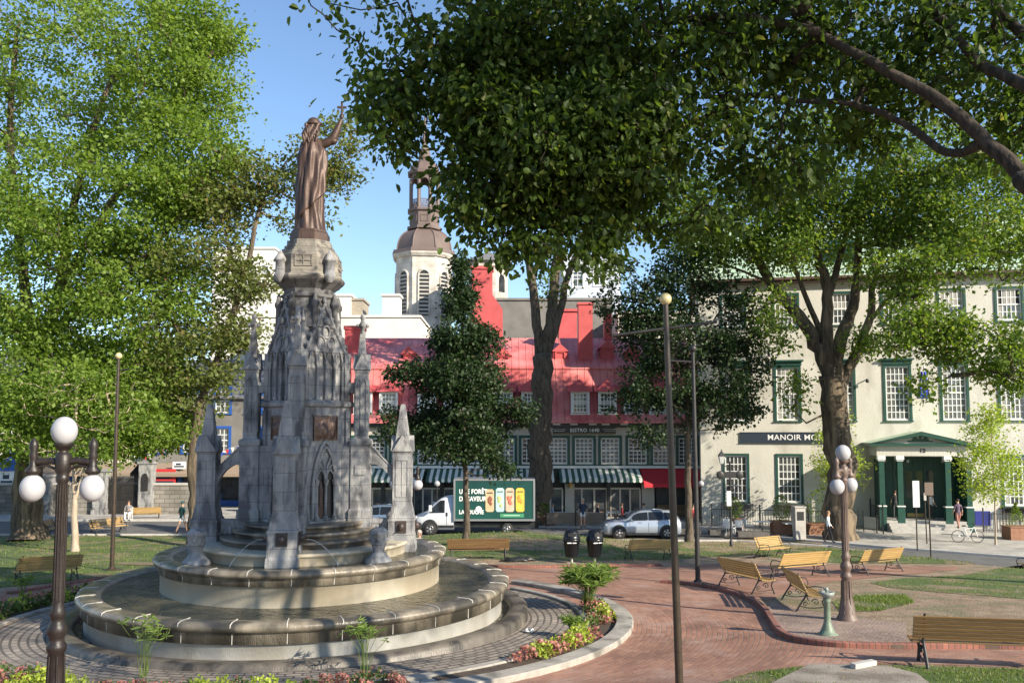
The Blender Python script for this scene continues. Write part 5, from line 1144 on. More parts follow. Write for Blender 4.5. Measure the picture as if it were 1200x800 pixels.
# saplings by the hotel
def sapling(u,vb,vt,ru,label,seed,Y,dens,mt):
    c=at(u,vb,Y); z0=max(0,.13); p0=(c.x,Y,z0-.05); zt=at(u,vt,Y).z; H=zt-z0
    k=Y/1000
    tree('sapling',label,[([p0,(c.x+.05,Y,z0+H*.4),(c.x,Y,z0+H*.7),(c.x+.05,Y,zt-.2)],.055,.015)],
     [(c.x,Y,z0+H*.42,ru*.8*k,ru*.7*k,H*.12,1),(c.x,Y,z0+H*.58,ru*k,ru*.9*k,H*.13,1.4),(c.x,Y,z0+H*.76,ru*.75*k,ru*.7*k,H*.14,1),(c.x,Y,z0+H*.92,ru*.4*k,ru*.4*k,H*.08,.4)],dens,26,.15,mt,m_barkl,seed,rcl=.45,gap=.1,fill=.2,droop=.1,twr=.006)
sapling(1167,640,472,44,'bright lime green sapling on a thin stem at the kerb right of the hotel porch',21,47.5,230,m_lf_lime)
sapling(986,628,478,34,'bright lime green sapling against the hotel wall behind the great maple trunk',22,53,200,m_lf_lime)
rj=random.Random(12)
# foreground elm reaching in from the right, its trunk out of frame
tx,ty=9.3,7.6; tz=zf(tx,ty)
tree('foreground_elm','huge elm whose dark boughs and large hanging leaves fill the upper right of the photo',
 [([(tx+.9,ty,tz-.2),(tx+.6,ty,tz+3),(tx+.1,ty,6.5)],.5,.30),
  ([(tx+.1,ty,6.4)]+PL((1240,235,9.5),(1200,205,10),(1150,160,10.5),(1090,110,11),(1020,72,11.5),(960,38,12),(900,-10,12.5)),.125,.05),
  ([(tx+.1,ty,6.6)]+PL((1260,140,10),(1200,100,10.5),(1150,78,11),(1120,40,11.5),(1080,-5,12)),.10,.05),
  ([(tx+.1,ty,6.6)]+PL((1280,60,10),(1200,40,11),(1160,0,11.5)),.10,.06),
  (PL((1150,170,10.5),(1110,178,11),(1060,145,11.5),(1000,122,12),(940,118,12.3),(880,112,12.8),(850,122,13)),.065,.025),
  (PL((960,38,12),(860,20,12.5),(760,30,13),(680,60,13.5),(600,90,13.5)),.08,.03),
  (PL((880,112,12.8),(800,150,13),(720,180,13),(640,200,13)),.05,.02),
  (PL((900,-10,12.5),(760,-60,13),(620,-60,13),(520,0,13)),.09,.03)],
 [BL(485,20,13,60,45,1.2,1.5),BL(550,70,13.2,85,65,1.4,2.4),BL(640,60,13.5,130,80,1.8,3.2),BL(570,140,13,48,42,1.2,1.3),BL(630,180,13,80,70,1.4,2.4),BL(600,225,13,38,30,1.0,.6),BL(720,170,13,90,75,1.5,2.4),BL(800,80,13.5,110,90,2,2.8),BL(700,225,13.4,80,24,1.3,.55),BL(900,60,13.5,120,80,1.8,1.2),BL(850,170,13.2,80,40,1.4,.8),BL(1000,40,13,120,80,1.6,1.3),BL(1120,60,12,110,90,1.4,1.3),BL(1180,150,12,60,50,1.2,.5),BL(950,130,13,90,40,1.4,.5),BL(900,-120,13,420,70,2.6,3.4),BL(425,-5,13,30,12,.8,.12),BL(538,222,13,10,36,.6,.2),BL(640,262,12.8,12,30,.4,.10),BL(462,95,13,20,36,.8,.3),BL(470,140,13,14,20,.6,.14),
  (5.0,9.6,15.2,2.8,2.8,1.4,1.7),(9,6,16.2,4,4,2.0,1.1),(12.5,4,17.5,4,4,2.2,.8),(2,11,14.6,3,2.5,1.2,1.4),(-1.5,12.5,13.6,2.4,2,1,.9),(14,1,14.5,4.5,4.5,1.4,1.0)]+[BL(u_+rj.uniform(-8,8),v_+rj.uniform(-12,10),rj.uniform(12.4,13.6),rj.uniform(4,12),rj.uniform(8,22),.4,rj.uniform(.04,.10)) for u_,v_ in ((425,55),(440,95),(448,130),(462,160),(478,165),(532,205),(540,250),(555,262),(580,272),(600,285),(622,285),(640,290),(665,262),(690,262),(715,270),(740,255),(765,265),(790,262),(820,252),(850,245),(880,232),(700,285),(610,250),(900,215),(930,200),(960,190),(1000,170),(1040,170))],  # leading clumps lie out of view, added to shade the boughs and the fountain
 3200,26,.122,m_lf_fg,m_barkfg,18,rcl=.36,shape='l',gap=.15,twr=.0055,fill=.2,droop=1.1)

b=(27,22,zf(27,22)-.1)
tree('park_maple','tall park maple standing outside the right edge of the view, shading the back lawn',[([b,(27,22,6),(26.6,22.2,11),(26.5,22,15)],.4,.12),([(26.9,22,8),(24,23,12),(22,24,14)],.16,.04),([(26.9,22,8),(29,20,12),(30,19,15)],.16,.04)],
 [(26,22,15,3.6,3.6,2.6,2),(23.5,24,14.5,2.6,2.4,1.6,1),(29,20,15,2.6,2.4,2,1)],300,40,.26,m_lf_mid,m_bark,31,rcl=.9,gap=.3,twr=.014)
# ================================================================ street furniture
def globe_lamp(name,label,loc,rz,paint,h=4.1,group='three globe street lamps'):
    rt=thing(name,label,'street lamp',loc,rz,group); s=h/4.1
    p=MB(); p.lathe([(.27,-.2),(.27,.06),(.24,.10),(.21,.16),(.19,.34),(.15,.42),(.125,.55),(.115,.95),(.145,1.0),(.15,1.05),(.11,1.10),(.11,1.16),(.15,1.22),(.14,1.3),(.10,1.36),(.10,1.42),(.125,1.46),(.10,1.52),(.085,1.6),(.076,3.2),(.10,3.24),(.10,3.29),(.085,3.31),(.12,3.36),(.12,3.57),(.09,3.60),(.065,3.62),(.065,3.64),(.12,3.68),(.14,3.70),(.14,3.73)],20)
    for k in range(12):
        a=k*PI/6; p.tube([(.083*math.cos(a),.083*math.sin(a),1.62),(.077*math.cos(a),.077*math.sin(a),3.18)],.012,5)
        if k%2==0: p.tube([(.2*math.cos(a),.2*math.sin(a),.18),(.135*math.cos(a),.135*math.sin(a),.5),(.12*math.cos(a),.12*math.sin(a),.93)],.018,5)
    po=p.build('post',paint,rt)
    for sx in (-1,1):
        a=MB(); a.tube([(0,0,3.47),(sx*.2,0,3.50),(sx*.42,0,3.48)],[.06,.045,.05],8); a.tube([(sx*.1,0,3.38),(sx*.25,0,3.44),(sx*.4,0,3.41)],.022,6)
        a.lathe([(.03,3.0),(.11,3.04),(.12,3.08),(.06,3.14),(.055,3.24),(.07,3.28),(.05,3.33),(.075,3.4),(.06,3.46),(.01,3.52)],12,(sx*.46,0,.29)); ar=a.build('arm',paint,rt)
        g=MB(); g.sphere((sx*.46,0,3.13),.185,28,18); g.build('globe',m_globe,ar)
    g=MB(); g.sphere((0,0,3.90),.195,28,18); g.build('globe',m_globe,rt)
    return rt
c=at(73.5,560,13); L1=globe_lamp('street_lamp','near brown fluted lamp post with three opal globes at the left edge of the photo',(c.x,13,zf(c.x,13)),R(4),m_lampbr,4.2); L1.scale=(.95,.95,1.12)
p=gp(993,727); L2=globe_lamp('street_lamp','worn pinkish brown lamp post with three opal globes beside the green drinking fountain',(p.x,p.y,p.z),R(48),m_lamppk,4.05); L2.scale=(.92,.92,1.03)
c=at(476,560,31); globe_lamp('street_lamp','distant lamp post with white globes partly hidden behind the right pinnacle of the monument',(c.x,31,zf(c.x,31)),R(-20),m_lampbr,4.2)
for u,v,Y,lb,off in ((165,548,70,0,0),):
    pass
def ballpole(label,base,top,rad,arms,paint,lean=(0,0),plate=True,bm=None):
    rt=thing('light_pole',label,'pole',base,0,'slim ball topped poles'); H=top-base[2]
    m=MB(); m.tube([(0,0,-.1),(lean[0]*.5,lean[1]*.5,H*.5),(lean[0],lean[1],H)],[rad*1.15,rad,rad*.75],14)
    if plate: m.lathe([(rad*5,-.02),(rad*5,.03),(rad*2.2,.05),(rad*1.6,.14)],12)
    m.build('post',paint,rt); b=MB(); b.sphere((lean[0],lean[1],H+rad*1.4),rad*1.75,16,12); b.build('ball',bm or m_gold,rt)
    for z,xa,za,xb,zb in arms:
        a=MB(); a.tube([(xa,0,za-base[2]),(xb,0,zb-base[2])],rad*.42,8); a.build('cross_arm',m_iron,rt)
    return rt
p=gp(131,668); t=at(131.5,420,p.y); ballpole('slim bronze pole with small gold ball left of the fountain',(p.x,p.y,p.z),t.z,.075,[(0,0,at(131,434,p.y).z,.42,at(131,434,p.y).z+.05)],m_polebr)
Y=12.6; c=at(797,800,Y); t=at(780,356,Y); q0=at(718,393,Y); q1=at(840,377,Y)
ballpole('near tall black pole with a gold ball and long slanted cross arm, right of centre',(c.x,Y,zf(c.x,Y)),t.z,.052,[(0,q0.x-c.x,q0.z,q1.x-c.x,q1.z)],m_polebr,lean=(t.x-c.x,0))
p=gp(818,684); t=at(812,412,p.y); ballpole('thin black pole standing on a round plate before the dark round tree',(p.x,p.y,p.z),t.z,.075,[(0,-.05,t.z-.35,-1.0,t.z-.3)],m_iron,lean=(t.x-p.x,0),bm=m_iron)
# ---------------------------------------------------------------- benches
def make_bench(L=2.1,wood=None,label=''):
    rt=thing('park_bench',label,'bench',(0,0,0),0,'slatted park benches with curled iron ends'); wood=wood or m_wood
    b=MB()
    for i in range(6): y=-.42+.075*i; z=.44-.02*math.sin(i/5*PI)*1.2+.0; b.box(-L/2,L/2,y,y+.06,z-.03,z)
    b.build('seat',wood,rt,bevel=.006)
    b=MB()
    for i in range(6):
        z=.50+.072*i; y=.04+.032*i; T=Matrix.Translation((0,y,z))@Matrix.Rotation(R(-22),4,'X'); b.box(-L/2,L/2,-.014,.014,0,.062,0,T)
    b.build('backrest',wood,rt,bevel=.006)
    for x in (-L/2+.14,L/2-.14):
        m=MB(); m.tube([(x,.30,-.02),(x,.20,.15),(x,.06,.36),(x,.02,.46),(x,.10,.70),(x,.23,.96)],[.026,.022,.022,.022,.02,.016],8)
        m.tube([(x,-.46,-.02),(x,-.42,.10),(x,-.36,.25),(x,-.44,.38),(x,-.40,.42),(x,-.2,.395),(x,.04,.40)],[.026,.02,.02,.02,.018,.018,.02],8)
        for cy,cz,r,d in ((-.20,.24,.10,1),(.06,.18,.07,-1)):
            m.tube([(x,cy+d*r*(1-t/14)*math.cos(t*.62),cz+r*(1-t/14)*math.sin(t*.62)) for t in range(13)],.013,6)
        m.tube([(x,-.38,.12),(x,-.15,.09),(x,.05,.10),(x,.22,.14)],.014,6)
        m.tube([(x,-.44,.38),(x,-.46,.5),(x,-.40,.62),(x,-.2,.64),(x,.05,.60)],[.015,.015,.016,.016,.014],6)
        m.build('leg',m_iron,rt)
    return rt
bp=make_bench(label='yellow slatted bench turned to the camera under the great maple at right'); bd=make_bench(wood=m_woodd,label='')
used=[False,False]
def bench(a,b,front,label,dark=False,L=None):
    A,B=gp(*a),gp(*b); C=(A+B)/2; d=B-A; rz=math.atan2(d.y,d.x)+(0 if front else PI); k=int(dark); src=bd if dark else bp
    if not used[k]: o=src; used[k]=True; o['label']=label
    else: o=dup(src,None,None,None,label)
    o.location=(C.x,C.y,zf(C.x,C.y)+.015); sx=((d.length+.28)/2.1) if L is None else L/2.1; o.rotation_euler=(0,0,rz); o.scale=(min(1.3,max(.75,sx)),1,1)
    t=math.atan((zf(C.x+.3*math.cos(rz),C.y+.3*math.sin(rz))-zf(C.x-.3*math.cos(rz),C.y-.3*math.sin(rz)))/.6); o.rotation_euler=(0,-t,rz)
    return o
bench((881,656),(925,650),True,'yellow bench with its seat to the camera, farthest of the right group')
bench((914,680),(966,675),False,'sunlit yellow bench seen from behind, middle of the row left of the pink lamp post')
bench((1007,674),(1053,669),False,'sunlit yellow bench seen from behind just right of the pink lamp post')
bench((850,686),(893,697),False,'shaded slatted bench at the left end of the right group by the curving kerb')
bench((925,701),(951,720),False,'slatted bench seen end on, nearest of the group, beside the green drinking fountain')
bench((1190,667),(1228,663),False,'yellow bench cut off by the right edge of the photo near the street')
bench((1083,781),(1258,789),False,'long brown slatted bench in the right foreground with its back to the camera',True,2.75)  # darker slats put the shade over this bench into its wood colour
bench((528,657),(593,656),False,'brown slatted bench seen from behind in front of the delivery truck',True)
bench((738,657),(784,656),False,'grey brown slatted bench seen from behind in front of the silver car')
bench((22,686),(88,681),False,'long yellow slatted bench on the left lawn behind the near lamp post')
bench((50,629),(64,625),True,'small looking orange bench beside the wide furrowed trunk at far left')
bench((108,627),(143,623),True,'orange slatted bench behind the slim bronze pole near the street')
bench((151,610),(186,609),False,'orange slatted bench by the stone wall and iron gate')
# ---------------------------------------------------------------- litter bins
def make_bin(label,loc):
    rt=thing('litter_bin',label,'litter bin',loc,0,'pair of black litter bins'); mb=flat('black_plastic',(.008,.009,.012),.3)
    b=MB(); b.lathe([(.24,.28),(.26,.32),(.34,.92),(.37,.95),(.37,1.02),(.34,1.03)],24); b.build('body',mb,rt)
    b=MB(); b.lathe([(.35,1.03),(.35,1.10),(.33,1.13),(.30,1.27),(.22,1.37),(.08,1.42),(.01,1.42)],24); b.build('lid',mb,rt)
    b=MB(); b.box(-.16,.16,-.345,-.30,1.14,1.27); b.build('opening',m_black,rt)
    b=MB(); b.tube([(0,0,-.05),(0,0,.3)],.05,10); b.lathe([(.16,-.03),(.16,.02)],12); b.build('stand',m_conc,rt)
    b=MB(); b.box(-.20,-.02,-.335,-.318,.86,.90); b.box(.02,.18,-.335,-.318,.86,.90); b.build('sticker',m_white,rt)
    return rt
p=gp(670,660); bn=make_bin('left one of the two black domed litter bins on the lawn edge',p)
p=gp(697,660); dup(bn,None,p,R(20),'right one of the two black domed litter bins on the lawn edge')
# ---------------------------------------------------------------- drinking fountain
p=gp(970,744); rt=thing('drinking_fountain','pale green cast iron drinking fountain pillar by the curved brick kerb','drinking fountain',p); rt.scale=(.85,.85,.84)
mg=mat('faded_green_paint',(.12,.17,.12),(.18,.23,.17),6,.5,.15,30)
b=MB(); b.lathe([(.27,-.05),(.27,.03),(.2,.06),(.15,.16),(.10,.3),(.085,.36),(.08,.85),(.10,.87),(.085,.9),(.1,.95)],16); b.build('pillar',mg,rt)
b=MB(); b.lathe([(.08,.95),(.15,1.0),(.19,1.06),(.19,1.10),(.15,1.11),(.10,1.06)],16); b.lathe([(.035,1.05),(.035,1.14),(.06,1.17),(.02,1.22)],10); b.tube([(-.12,0,1.08),(-.13,0,1.16),(-.09,0,1.17)],.018,6); b.build('basin',mat('cast_grey',(.25,.28,.26),rough=.4),rt)
# ---------------------------------------------------------------- bollard, planters, cafe things in front of the hotel
def pot_plant(label,u,v,Y,w,h,ph,seed,lm,cone=False,cat='planter'):
    c=at(u,v,Y); rt=thing('planter',label,cat,(c.x,Y,.135)); b=MB(); b.cbox(0,0,0,w,w*.8,h); b.cbox(0,0,h+.001,w+.08,w*.8+.08,.05); b.build('pot',mat('terracotta_wood',(.20,.09,.05),(.28,.14,.08),5,.7),rt)
    rng=np.random.default_rng(seed); n=420; t=rng.uniform(0,1,n)**.8; a=rng.uniform(0,2*PI,n); r=(w*.45)*((1-t) if cone else np.sqrt(1-(2*t-1)**2))*rng.uniform(.6,1.15,n)
    pos=np.stack([r*np.cos(a),r*np.sin(a),h+.05+t*ph],1); leafmesh('foliage',pos,.11,rng,lm,rt)
    return rt
def leafmesh(name,pos,size,rng,m,parent,up=.6,long=False,droop=0,kind=None,lo=.6,hi=1.3):
    n=len(pos); d=rng.normal(size=(n,3)); d[:,2]=np.abs(d[:,2])*up-droop; d/=np.linalg.norm(d,axis=1)[:,None]; nr=rng.normal(size=(n,3)); nr[:,2]+=.8; nr-=d*(nr*d).sum(1)[:,None]; nr/=np.linalg.norm(nr,axis=1)[:,None]; sd=np.cross(d,nr); s=(size*rng.uniform(lo,hi,n))[:,None]
    wv=.08 if long else .38
    V=np.stack([pos,pos+s*(.5*d+wv*sd+.1*nr),pos+s*d,pos+s*(.5*d-wv*sd+.1*nr)],1).reshape(-1,3)
    F_=[f for i in range(n) for f in ((4*i,4*i+1,4*i+2),(4*i,4*i+2,4*i+3))]
    return mesh_obj(name,V.tolist(),F_,m,parent)
pot_plant('square brown planter with a leafy bush left of the great maple trunk',915,612,52.5,1.1,.75,1.5,31,m_lf_mid)
pot_plant('square brown planter with a clipped cone shrub at the right edge by the hotel rail',1191,620,50,1.2,.7,1.3,32,m_lf_mid,True)
pot_plant('leafy bush in a pot at the hotel rail beside the white chairs',862,600,55,.9,.6,1.3,33,m_lf_mid)
pot_plant('loose green bush growing in a pot just behind the great maple trunk',957,612,52.5,1.3,.6,2.0,34,m_lf_mid)
pot_plant('small bush in a tub at the corner of the restaurant terrace',636,610,57.5,1.0,.5,.9,35,m_lf_mid)
c=at(937,632,50.0); rt=thing('stone_pillar','square grey information pillar on the pavement between planter and great maple trunk','pillar',(c.x,50,.13)); b=MB(); b.cbox(0,0,0,.6,.5,1.8); b.cbox(0,0,1.801,.68,.58,.1); b.build('shaft',m_conc,rt,bevel=.02); b=MB(); b.box(-.2,.2,-.262,-.25,1.1,1.6); b.build('panel',m_iron,rt)
for (u,Y,w_,lb) in ((842,52,1.2,'low dark stone block at the pavement edge, left of the white chairs'),(883,51,2.0,'long low dark stone block at the pavement edge below the white chairs'),(805,52.5,1.6,'low dark block behind the dark round tree trunk')):
    c=at(u,620,Y); b=MB(); b.cbox(0,0,0,w_,.6,.32); o=b.build('stone_block',mat('dark_block',(.07,.065,.06),(.11,.10,.09),3,.8),None,bevel=.03); o.location=(c.x,Y,.13); tag(o,lb,'stone block','dark stone blocks')
def make_chair(label):
    rt=thing('terrace_chair',label,'chair',(0,0,0),0,'white terrace chairs'); w_=m_white
    b=MB(); b.cbox(0,0,.44,.46,.46,.04); b.build('seat',w_,rt,bevel=.01)
    b=MB(); b.loft([[(x,.2+.03*(1-(x/.23)**2)+.08*t,.48+.42*t) for x in (-.23,-.12,0,.12,.23)]+[(x,.23+.03*(1-(x/.23)**2)+.08*t,.48+.42*t) for x in (.23,.12,0,-.12,-.23)] for t in (0,.5,1)]); b.build('backrest',w_,rt)
    for x in (-1,1):
        for y in (-1,1): b=MB(); b.tube([(x*.19,y*.19,.44),(x*.23,y*.24,0)],.018,6); b.build('leg',w_,rt)
        b=MB(); b.tube([(x*.22,.22,.66),(x*.25,0,.67),(x*.24,-.2,.64),(x*.21,-.2,.46)],.016,6); b.build('armrest',w_,rt)
    return rt
chp=make_chair('white terrace chair farthest left of the row by the hotel rail')
def ch(u,v,Y,rz,label,first=False):
    c=at(u,v,Y); o=chp if first else dup(chp,None,None,None,label); o['label']=label; o.location=(c.x,Y,.135); o.rotation_euler=(0,0,rz)
ch(848,612,53,R(200),'white terrace chair farthest left of the row by the hotel rail',True)
for u,Y,rz,lb in ((856,51.6,R(150),'white terrace chair second from the left by the hotel rail, turned half away'),(866,52.2,R(160),'white terrace chair right of the old lantern post by the hotel rail'),(877,53,R(100),'white terrace chair beside the small white table in front of the hotel')): ch(u,612,Y,rz,lb)
def make_table(label,loc,r=.0):
    rt=thing('terrace_table',label,'table',loc,0,'small terrace tables'); b=MB(); b.cbox(0,0,.72,1.0,.7,.04); b.build('tabletop',m_white,rt,bevel=.01); b=MB(); b.tube([(0,0,0),(0,0,.72)],.03,8); b.lathe([(.25,0),(.24,.03),(.04,.05)],14); b.build('pedestal',m_iron,rt); return rt
c=at(893,612,52.6); tb=make_table('small white table by the hotel rail right of the white chairs',(c.x,52.6,.135))
c=at(928,612,51.6); dup(tb,None,(c.x,51.6,.135),0,'small white table half hidden behind the grey information pillar')
# iron rail in front of the hotel
def rail(label,P0,P1,h=1.15,z=.13,sp=.16,mt=None):
    P0,P1=Vector(P0),Vector(P1); d=P1-P0; L=d.length; rt=thing('iron_railing',label,'railing',(P0.x,P0.y,z),math.atan2(d.y,d.x)); mt=mt or m_iron
    b=MB(); b.box(0,L,-.02,.02,h-.04,h); b.box(0,L,-.015,.015,.12,.15); b.build('rail',mt,rt)
    b=MB(); n=int(L/sp)
    for i in range(n+1): b.box(i*L/n-.011,i*L/n+.011,-.011,.011,.0,h-.04)
    b.build('balusters',mt,rt)
    for i in range(int(L/2.6)+1): b=MB(); x=i*L/max(1,int(L/2.6)); b.box(x-.035,x+.035,-.035,.035,0,h+.25); b.sphere((x,0,h+.3),.05,8,6); b.build('post',mt,rt)
    return rt
A=mf; wp=lambda x,out:(A.o.x+A.t.x*x+A.n.x*out, A.o.y+A.t.y*x+A.n.y*out)
rail('black iron railing along the hotel front left of the porch',wp(.6,2.2),wp(mporch[0]-1.2,2.2))
rail('black iron railing along the hotel front right of the porch',wp(mporch[1]+.6,2.0),wp(33,2.0))
rail('black stair railing on the left side of the hotel porch steps',wp(mporch[0]-.2,4.3),wp(mporch[0]-.1,.3),1.5,.13,.5)
c=wp(mporch[0]-.8,3.6); rt=thing('sandwich_board','small cream notice panel on two black legs left of the porch','sign',(c[0],c[1],.13),R(-60)); b=MB(); b.box(-.45,.45,-.02,.02,.25,.95); b.build('panel',flat('cream_panel',(.55,.50,.40)),rt)
for x in (-.47,.47): b=MB(); b.box(x-.025,x+.025,-.025,.025,0,1.1 if x>0 else 1.35); b.build('leg',m_iron,rt)
# flag
fx_,fz=mf.hit(1080,447); q=wp(fx_,0); rt=thing('flag','blue and white flag drooping from a slanted staff above the hotel porch','flag',(q[0],q[1],fz),mf.a)
b=MB(); b.tube([(0,0,-.7),(0,-.35,0),(-.02,-.75,.85)],.03,8); b.sphere((-.02,-.77,.9),.07,8,6); b.build('staff',m_white,rt)
g=[];mi=[]
for j in range(13):
    for i in range(9):
        s=i/8; t=j/12; g.append((-.05+ (s-.5)*(.34+.42*t)+.03*math.sin(t*9),-.62+.12*t+.07*math.sin(s*14+t*2),.62-1.75*t))
fs=[]
for j in range(12):
    for i in range(8): fs.append((j*9+i,j*9+i+1,(j+1)*9+i+1,(j+1)*9+i)); mi.append(1 if (j in (4,5) or i in(3,)) and not(j>9) else 0)
o=mesh_obj('cloth',g,fs,[flat('flag_blue',(.02,.06,.50)),m_white],rt,mi,True); mo=o.modifiers.new('s','SOLIDIFY'); mo.thickness=.01
b=MB(); b.box(-.12,.18,-.12,-.002,-.95,-.6); b.build('bracket',flat('bracket_brown',(.12,.06,.04)),rt)
# old lantern post with black panel
c=at(857,640,47.0); Y=47.0; rt=thing('lantern_post','old lantern post with four sided glass lantern and black arrow panels at the kerb','street lamp',(c.x-.0,Y,zf(c.x,Y)))
b=MB(); b.tube([(0,0,-.1),(0,0,4.6)],.05,10); b.lathe([(.1,0),(.1,.3),(.05,.36)],10); b.tube([(0,0,4.25),(-.25,0,4.35),(-.45,0,4.45)],.03,6); b.tube([(0,0,4.25),(.3,0,4.35),(.5,0,4.3)],.03,6); b.build('post',m_iron,rt)
b=MB(); b.lathe([(.05,4.45),(.12,4.5),(.2,4.85),(.22,4.9)],4,(-.45,0,0),smooth=False,ph=PI/4); b.build('lantern_glass',mat('lantern_glass',(.45,.46,.45),rough=.2),rt)
b=MB(); b.lathe([(.25,4.9),(.1,5.1),(.05,5.15),(.02,5.28)],4,(-.45,0,0),smooth=False,ph=PI/4); b.build('lantern_cap',m_iron,rt)
b=MB(); b.box(-.75,.7,-.08,-.05,3.7,4.05); b.sphere((-.55,-.06,3.87),.22,12,8,0,(1,.25,1)); b.sphere((.5,-.06,3.87),.22,12,8,0,(1,.25,1)); b.build('arrow_panel',m_iron,rt)
b=MB(); b.box(-.22,.02,-.09,-.06,2.2,3.0); b.build('notice',m_white,rt)
# sign posts before the porch
def signpost(label,u,vb,Y,pv,w_,mt,z0=None,lean=0):
    c=at(u,vb,Y); z=zf(c.x,Y) if z0 is None else z0; a=at(u,pv[0],Y).z; b_=at(u,pv[1],Y).z
    rt=thing('sign_post',label,'sign',(c.x,Y,z)); b=MB(); b.tube([(0,0,-.05),(lean,0,a-z)],.035,8); b.build('post',m_polebr,rt); b=MB(); b.box(-w_/2+lean,w_/2+lean,-.07,-.04,b_-z,a-z); b.build('panel',mt,rt,bevel=.005); return rt
signpost('tall narrow white parking sign on a post in front of the porch',1075,643,45.5,(563,594),.36,mat('sign_grey',(.50,.52,.52),(.62,.63,.63),6,.6),.13)
signpost('brown sign seen from the back on a long leaning pole before the porch',1091,653,41.5,(565,580),.42,flat('sign_back',(.14,.10,.075)),None,-.02)
signpost('slim leaning pole with a small pale plate in front of the porch steps',1086,628,48,(577,586),.14,m_conc,.13,-.05)
# bicycle
def bicycle(label,loc,rz):
    rt=thing('bicycle',label,'bicycle',loc,rz); mw=flat('bike_white',(.75,.75,.74),.3); 
    for x in (-.5,.52):
        w_=MB(); w_.tube([(x+.33*math.cos(t*PI/16),0,.34+.33*math.sin(t*PI/16)) for t in range(33)],.02,6,0); 
        for t in range(9): w_.tube([(x,0,.34),(x+.32*math.cos(t*2*PI/9),0,.34+.32*math.sin(t*2*PI/9))],.004,3,1)
        w_.tube([(x,-.05,.34),(x,.05,.34)],.025,8,1); w_.build('wheel',[m_iron,m_conc],rt)
    f=MB(); B=(0,0,.30);St=(-.15,0,.85);Hd=(.36,0,.88)
    for a,b_ in ((B,St),(B,Hd),((-.12,0,.75),(.34,0,.80)),(B,(-.5,0,.34)),((-.5,0,.34),(-.12,0,.74)),(Hd,(.52,0,.34))): f.tube([a,b_],.022,8)
    f.build('frame',mw,rt); s=MB(); s.sphere((-.17,0,.92),.11,12,8,0,(1.2,.6,.35)); s.build('saddle',m_iron,rt)
    h=MB(); h.tube([Hd,(.33,0,1.02)],.018,6); h.tube([(.28,-.28,1.0),(.36,-.12,1.04),(.33,0,1.02),(.36,.12,1.04),(.28,.28,1.0)],.016,6); h.build('handlebar',m_iron,rt)
    c_=MB(); c_.lathe([(.09,-.01),(.09,.01)],14); c_.xf(Matrix.Translation((0,-.05,.3))@Matrix.Rotation(PI/2,4,'X')); c_.tube([(0,-.06,.3),(.1,-.08,.2)],.012,6); c_.build('crank',m_conc,rt); return rt
c=at(1134,633,48.5); bicycle('white bicycle parked at the right side of the hotel porch',(c.x,48.5,.135),R(-8))
# ---------------------------------------------------------------- stone wall, gate and banners at the left
rt=thing('stone_wall','low grey rubble stone wall with a pale coping along the far left street','wall',(-48,65,.0))
ms=brickmat('rubble_wall',(.24,.225,.20),(.15,.14,.125),(.11,.10,.09),.75,.32,.03,axes='xz')
b=MB(); b.box(0,25.5,0,.5,0,2.3); b.build('masonry',ms,rt); b=MB(); b.box(-.05,25.5,-.06,.56,2.301,2.45); b.build('coping',m_kerb,rt)
rt=thing('stone_wall','rubble stone wall right of the iron gate, behind the curved tree trunk','wall',(-18.7,65,.0)); b=MB(); b.box(0,5.0,0,.5,0,2.6); b.build('masonry',ms,rt); b=MB(); b.box(0,5.05,-.06,.56,2.601,2.75); b.build('coping',m_kerb,rt)
for u,lb,h in ((119,'pale stone gate pier left of the black gate',3.3),(172,'pale stone gate pier with an arched plaque right of the black gate',3.9),(54,'pale stone pier in the wall behind the wide furrowed trunk',2.9)):
    c=at(u,600,65); o=thing('gate_pier',lb,'pier',(c.x,64.9,0),0,'stone gate piers'); b=MB(); b.cbox(0,0,0,1.15,.9,.5); b.cbox(0,0,.501,1.0,.8,h-.5); b.cbox(0,0,h+.001,1.2,.95,.2); b.build('shaft',m_rimdry if 0 else m_stone,o,bevel=.02)
    if u==172:
        b=MB(); b.poly([(-.25,1.9),(.25,1.9),(.25,2.9),(.15,3.15),(0,3.22),(-.15,3.15),(-.25,2.9)],-.46,-.43); b.build('plaque',m_iron,o)
c0=at(126,600,65);c1=at(165,600,65); rt=thing('iron_gate','tall black iron gate of spear topped bars between two stone piers','gate',(c0.x,64.9,0)); L=c1.x-c0.x
for s0 in (0,L/2+.02):
    b=MB(); W_=L/2-.02; b.box(s0,s0+W_,-.03,.03,.15,.22); b.box(s0,s0+W_,-.03,.03,2.5,2.57); b.box(s0,s0+W_,-.03,.03,1.2,1.27)
    for i in range(13): x=s0+.03+i*(W_-.06)/12; b.box(x-.02,x+.02,-.02,.02,.15,2.85); b.lathe([(.04,2.85),(.001,3.05)],4,(x,0,0),smooth=False)
    for j in range(3):
        for i in range(6): b.tube([(s0+.15+i*.2+.08*math.cos(t*PI/4),-.02,1.45+j*.35+.08*math.sin(t*PI/4)) for t in range(9)],.015,4)
    b.build('gate_leaf',m_iron,rt)
cc=[flat('bunting_red',(.45,.03,.03)),flat('bunting_white',(.7,.7,.68)),flat('bunting_blue',(.03,.08,.4))]
rt=thing('bunting','string of small red white and blue flags above the iron gate','bunting',(at(130,560,66).x,66.2,0)); k=0
b=MB()
for i in range(36):
    x=i*.42; z=5.2-.7*math.sin(i/35*PI*3)**2; b.add([(x-.15,0,z),(x+.15,0,z-.02),(x,.02,z-.38)],[(0,1,2)],i%3)
b.tube([(i*.42,0,5.21-.7*math.sin(i/35*PI*3)**2) for i in range(36)],.01,4,1); o=b.build('pennants',cc,rt); mo=o.modifiers.new('s','SOLIDIFY'); mo.thickness=.01
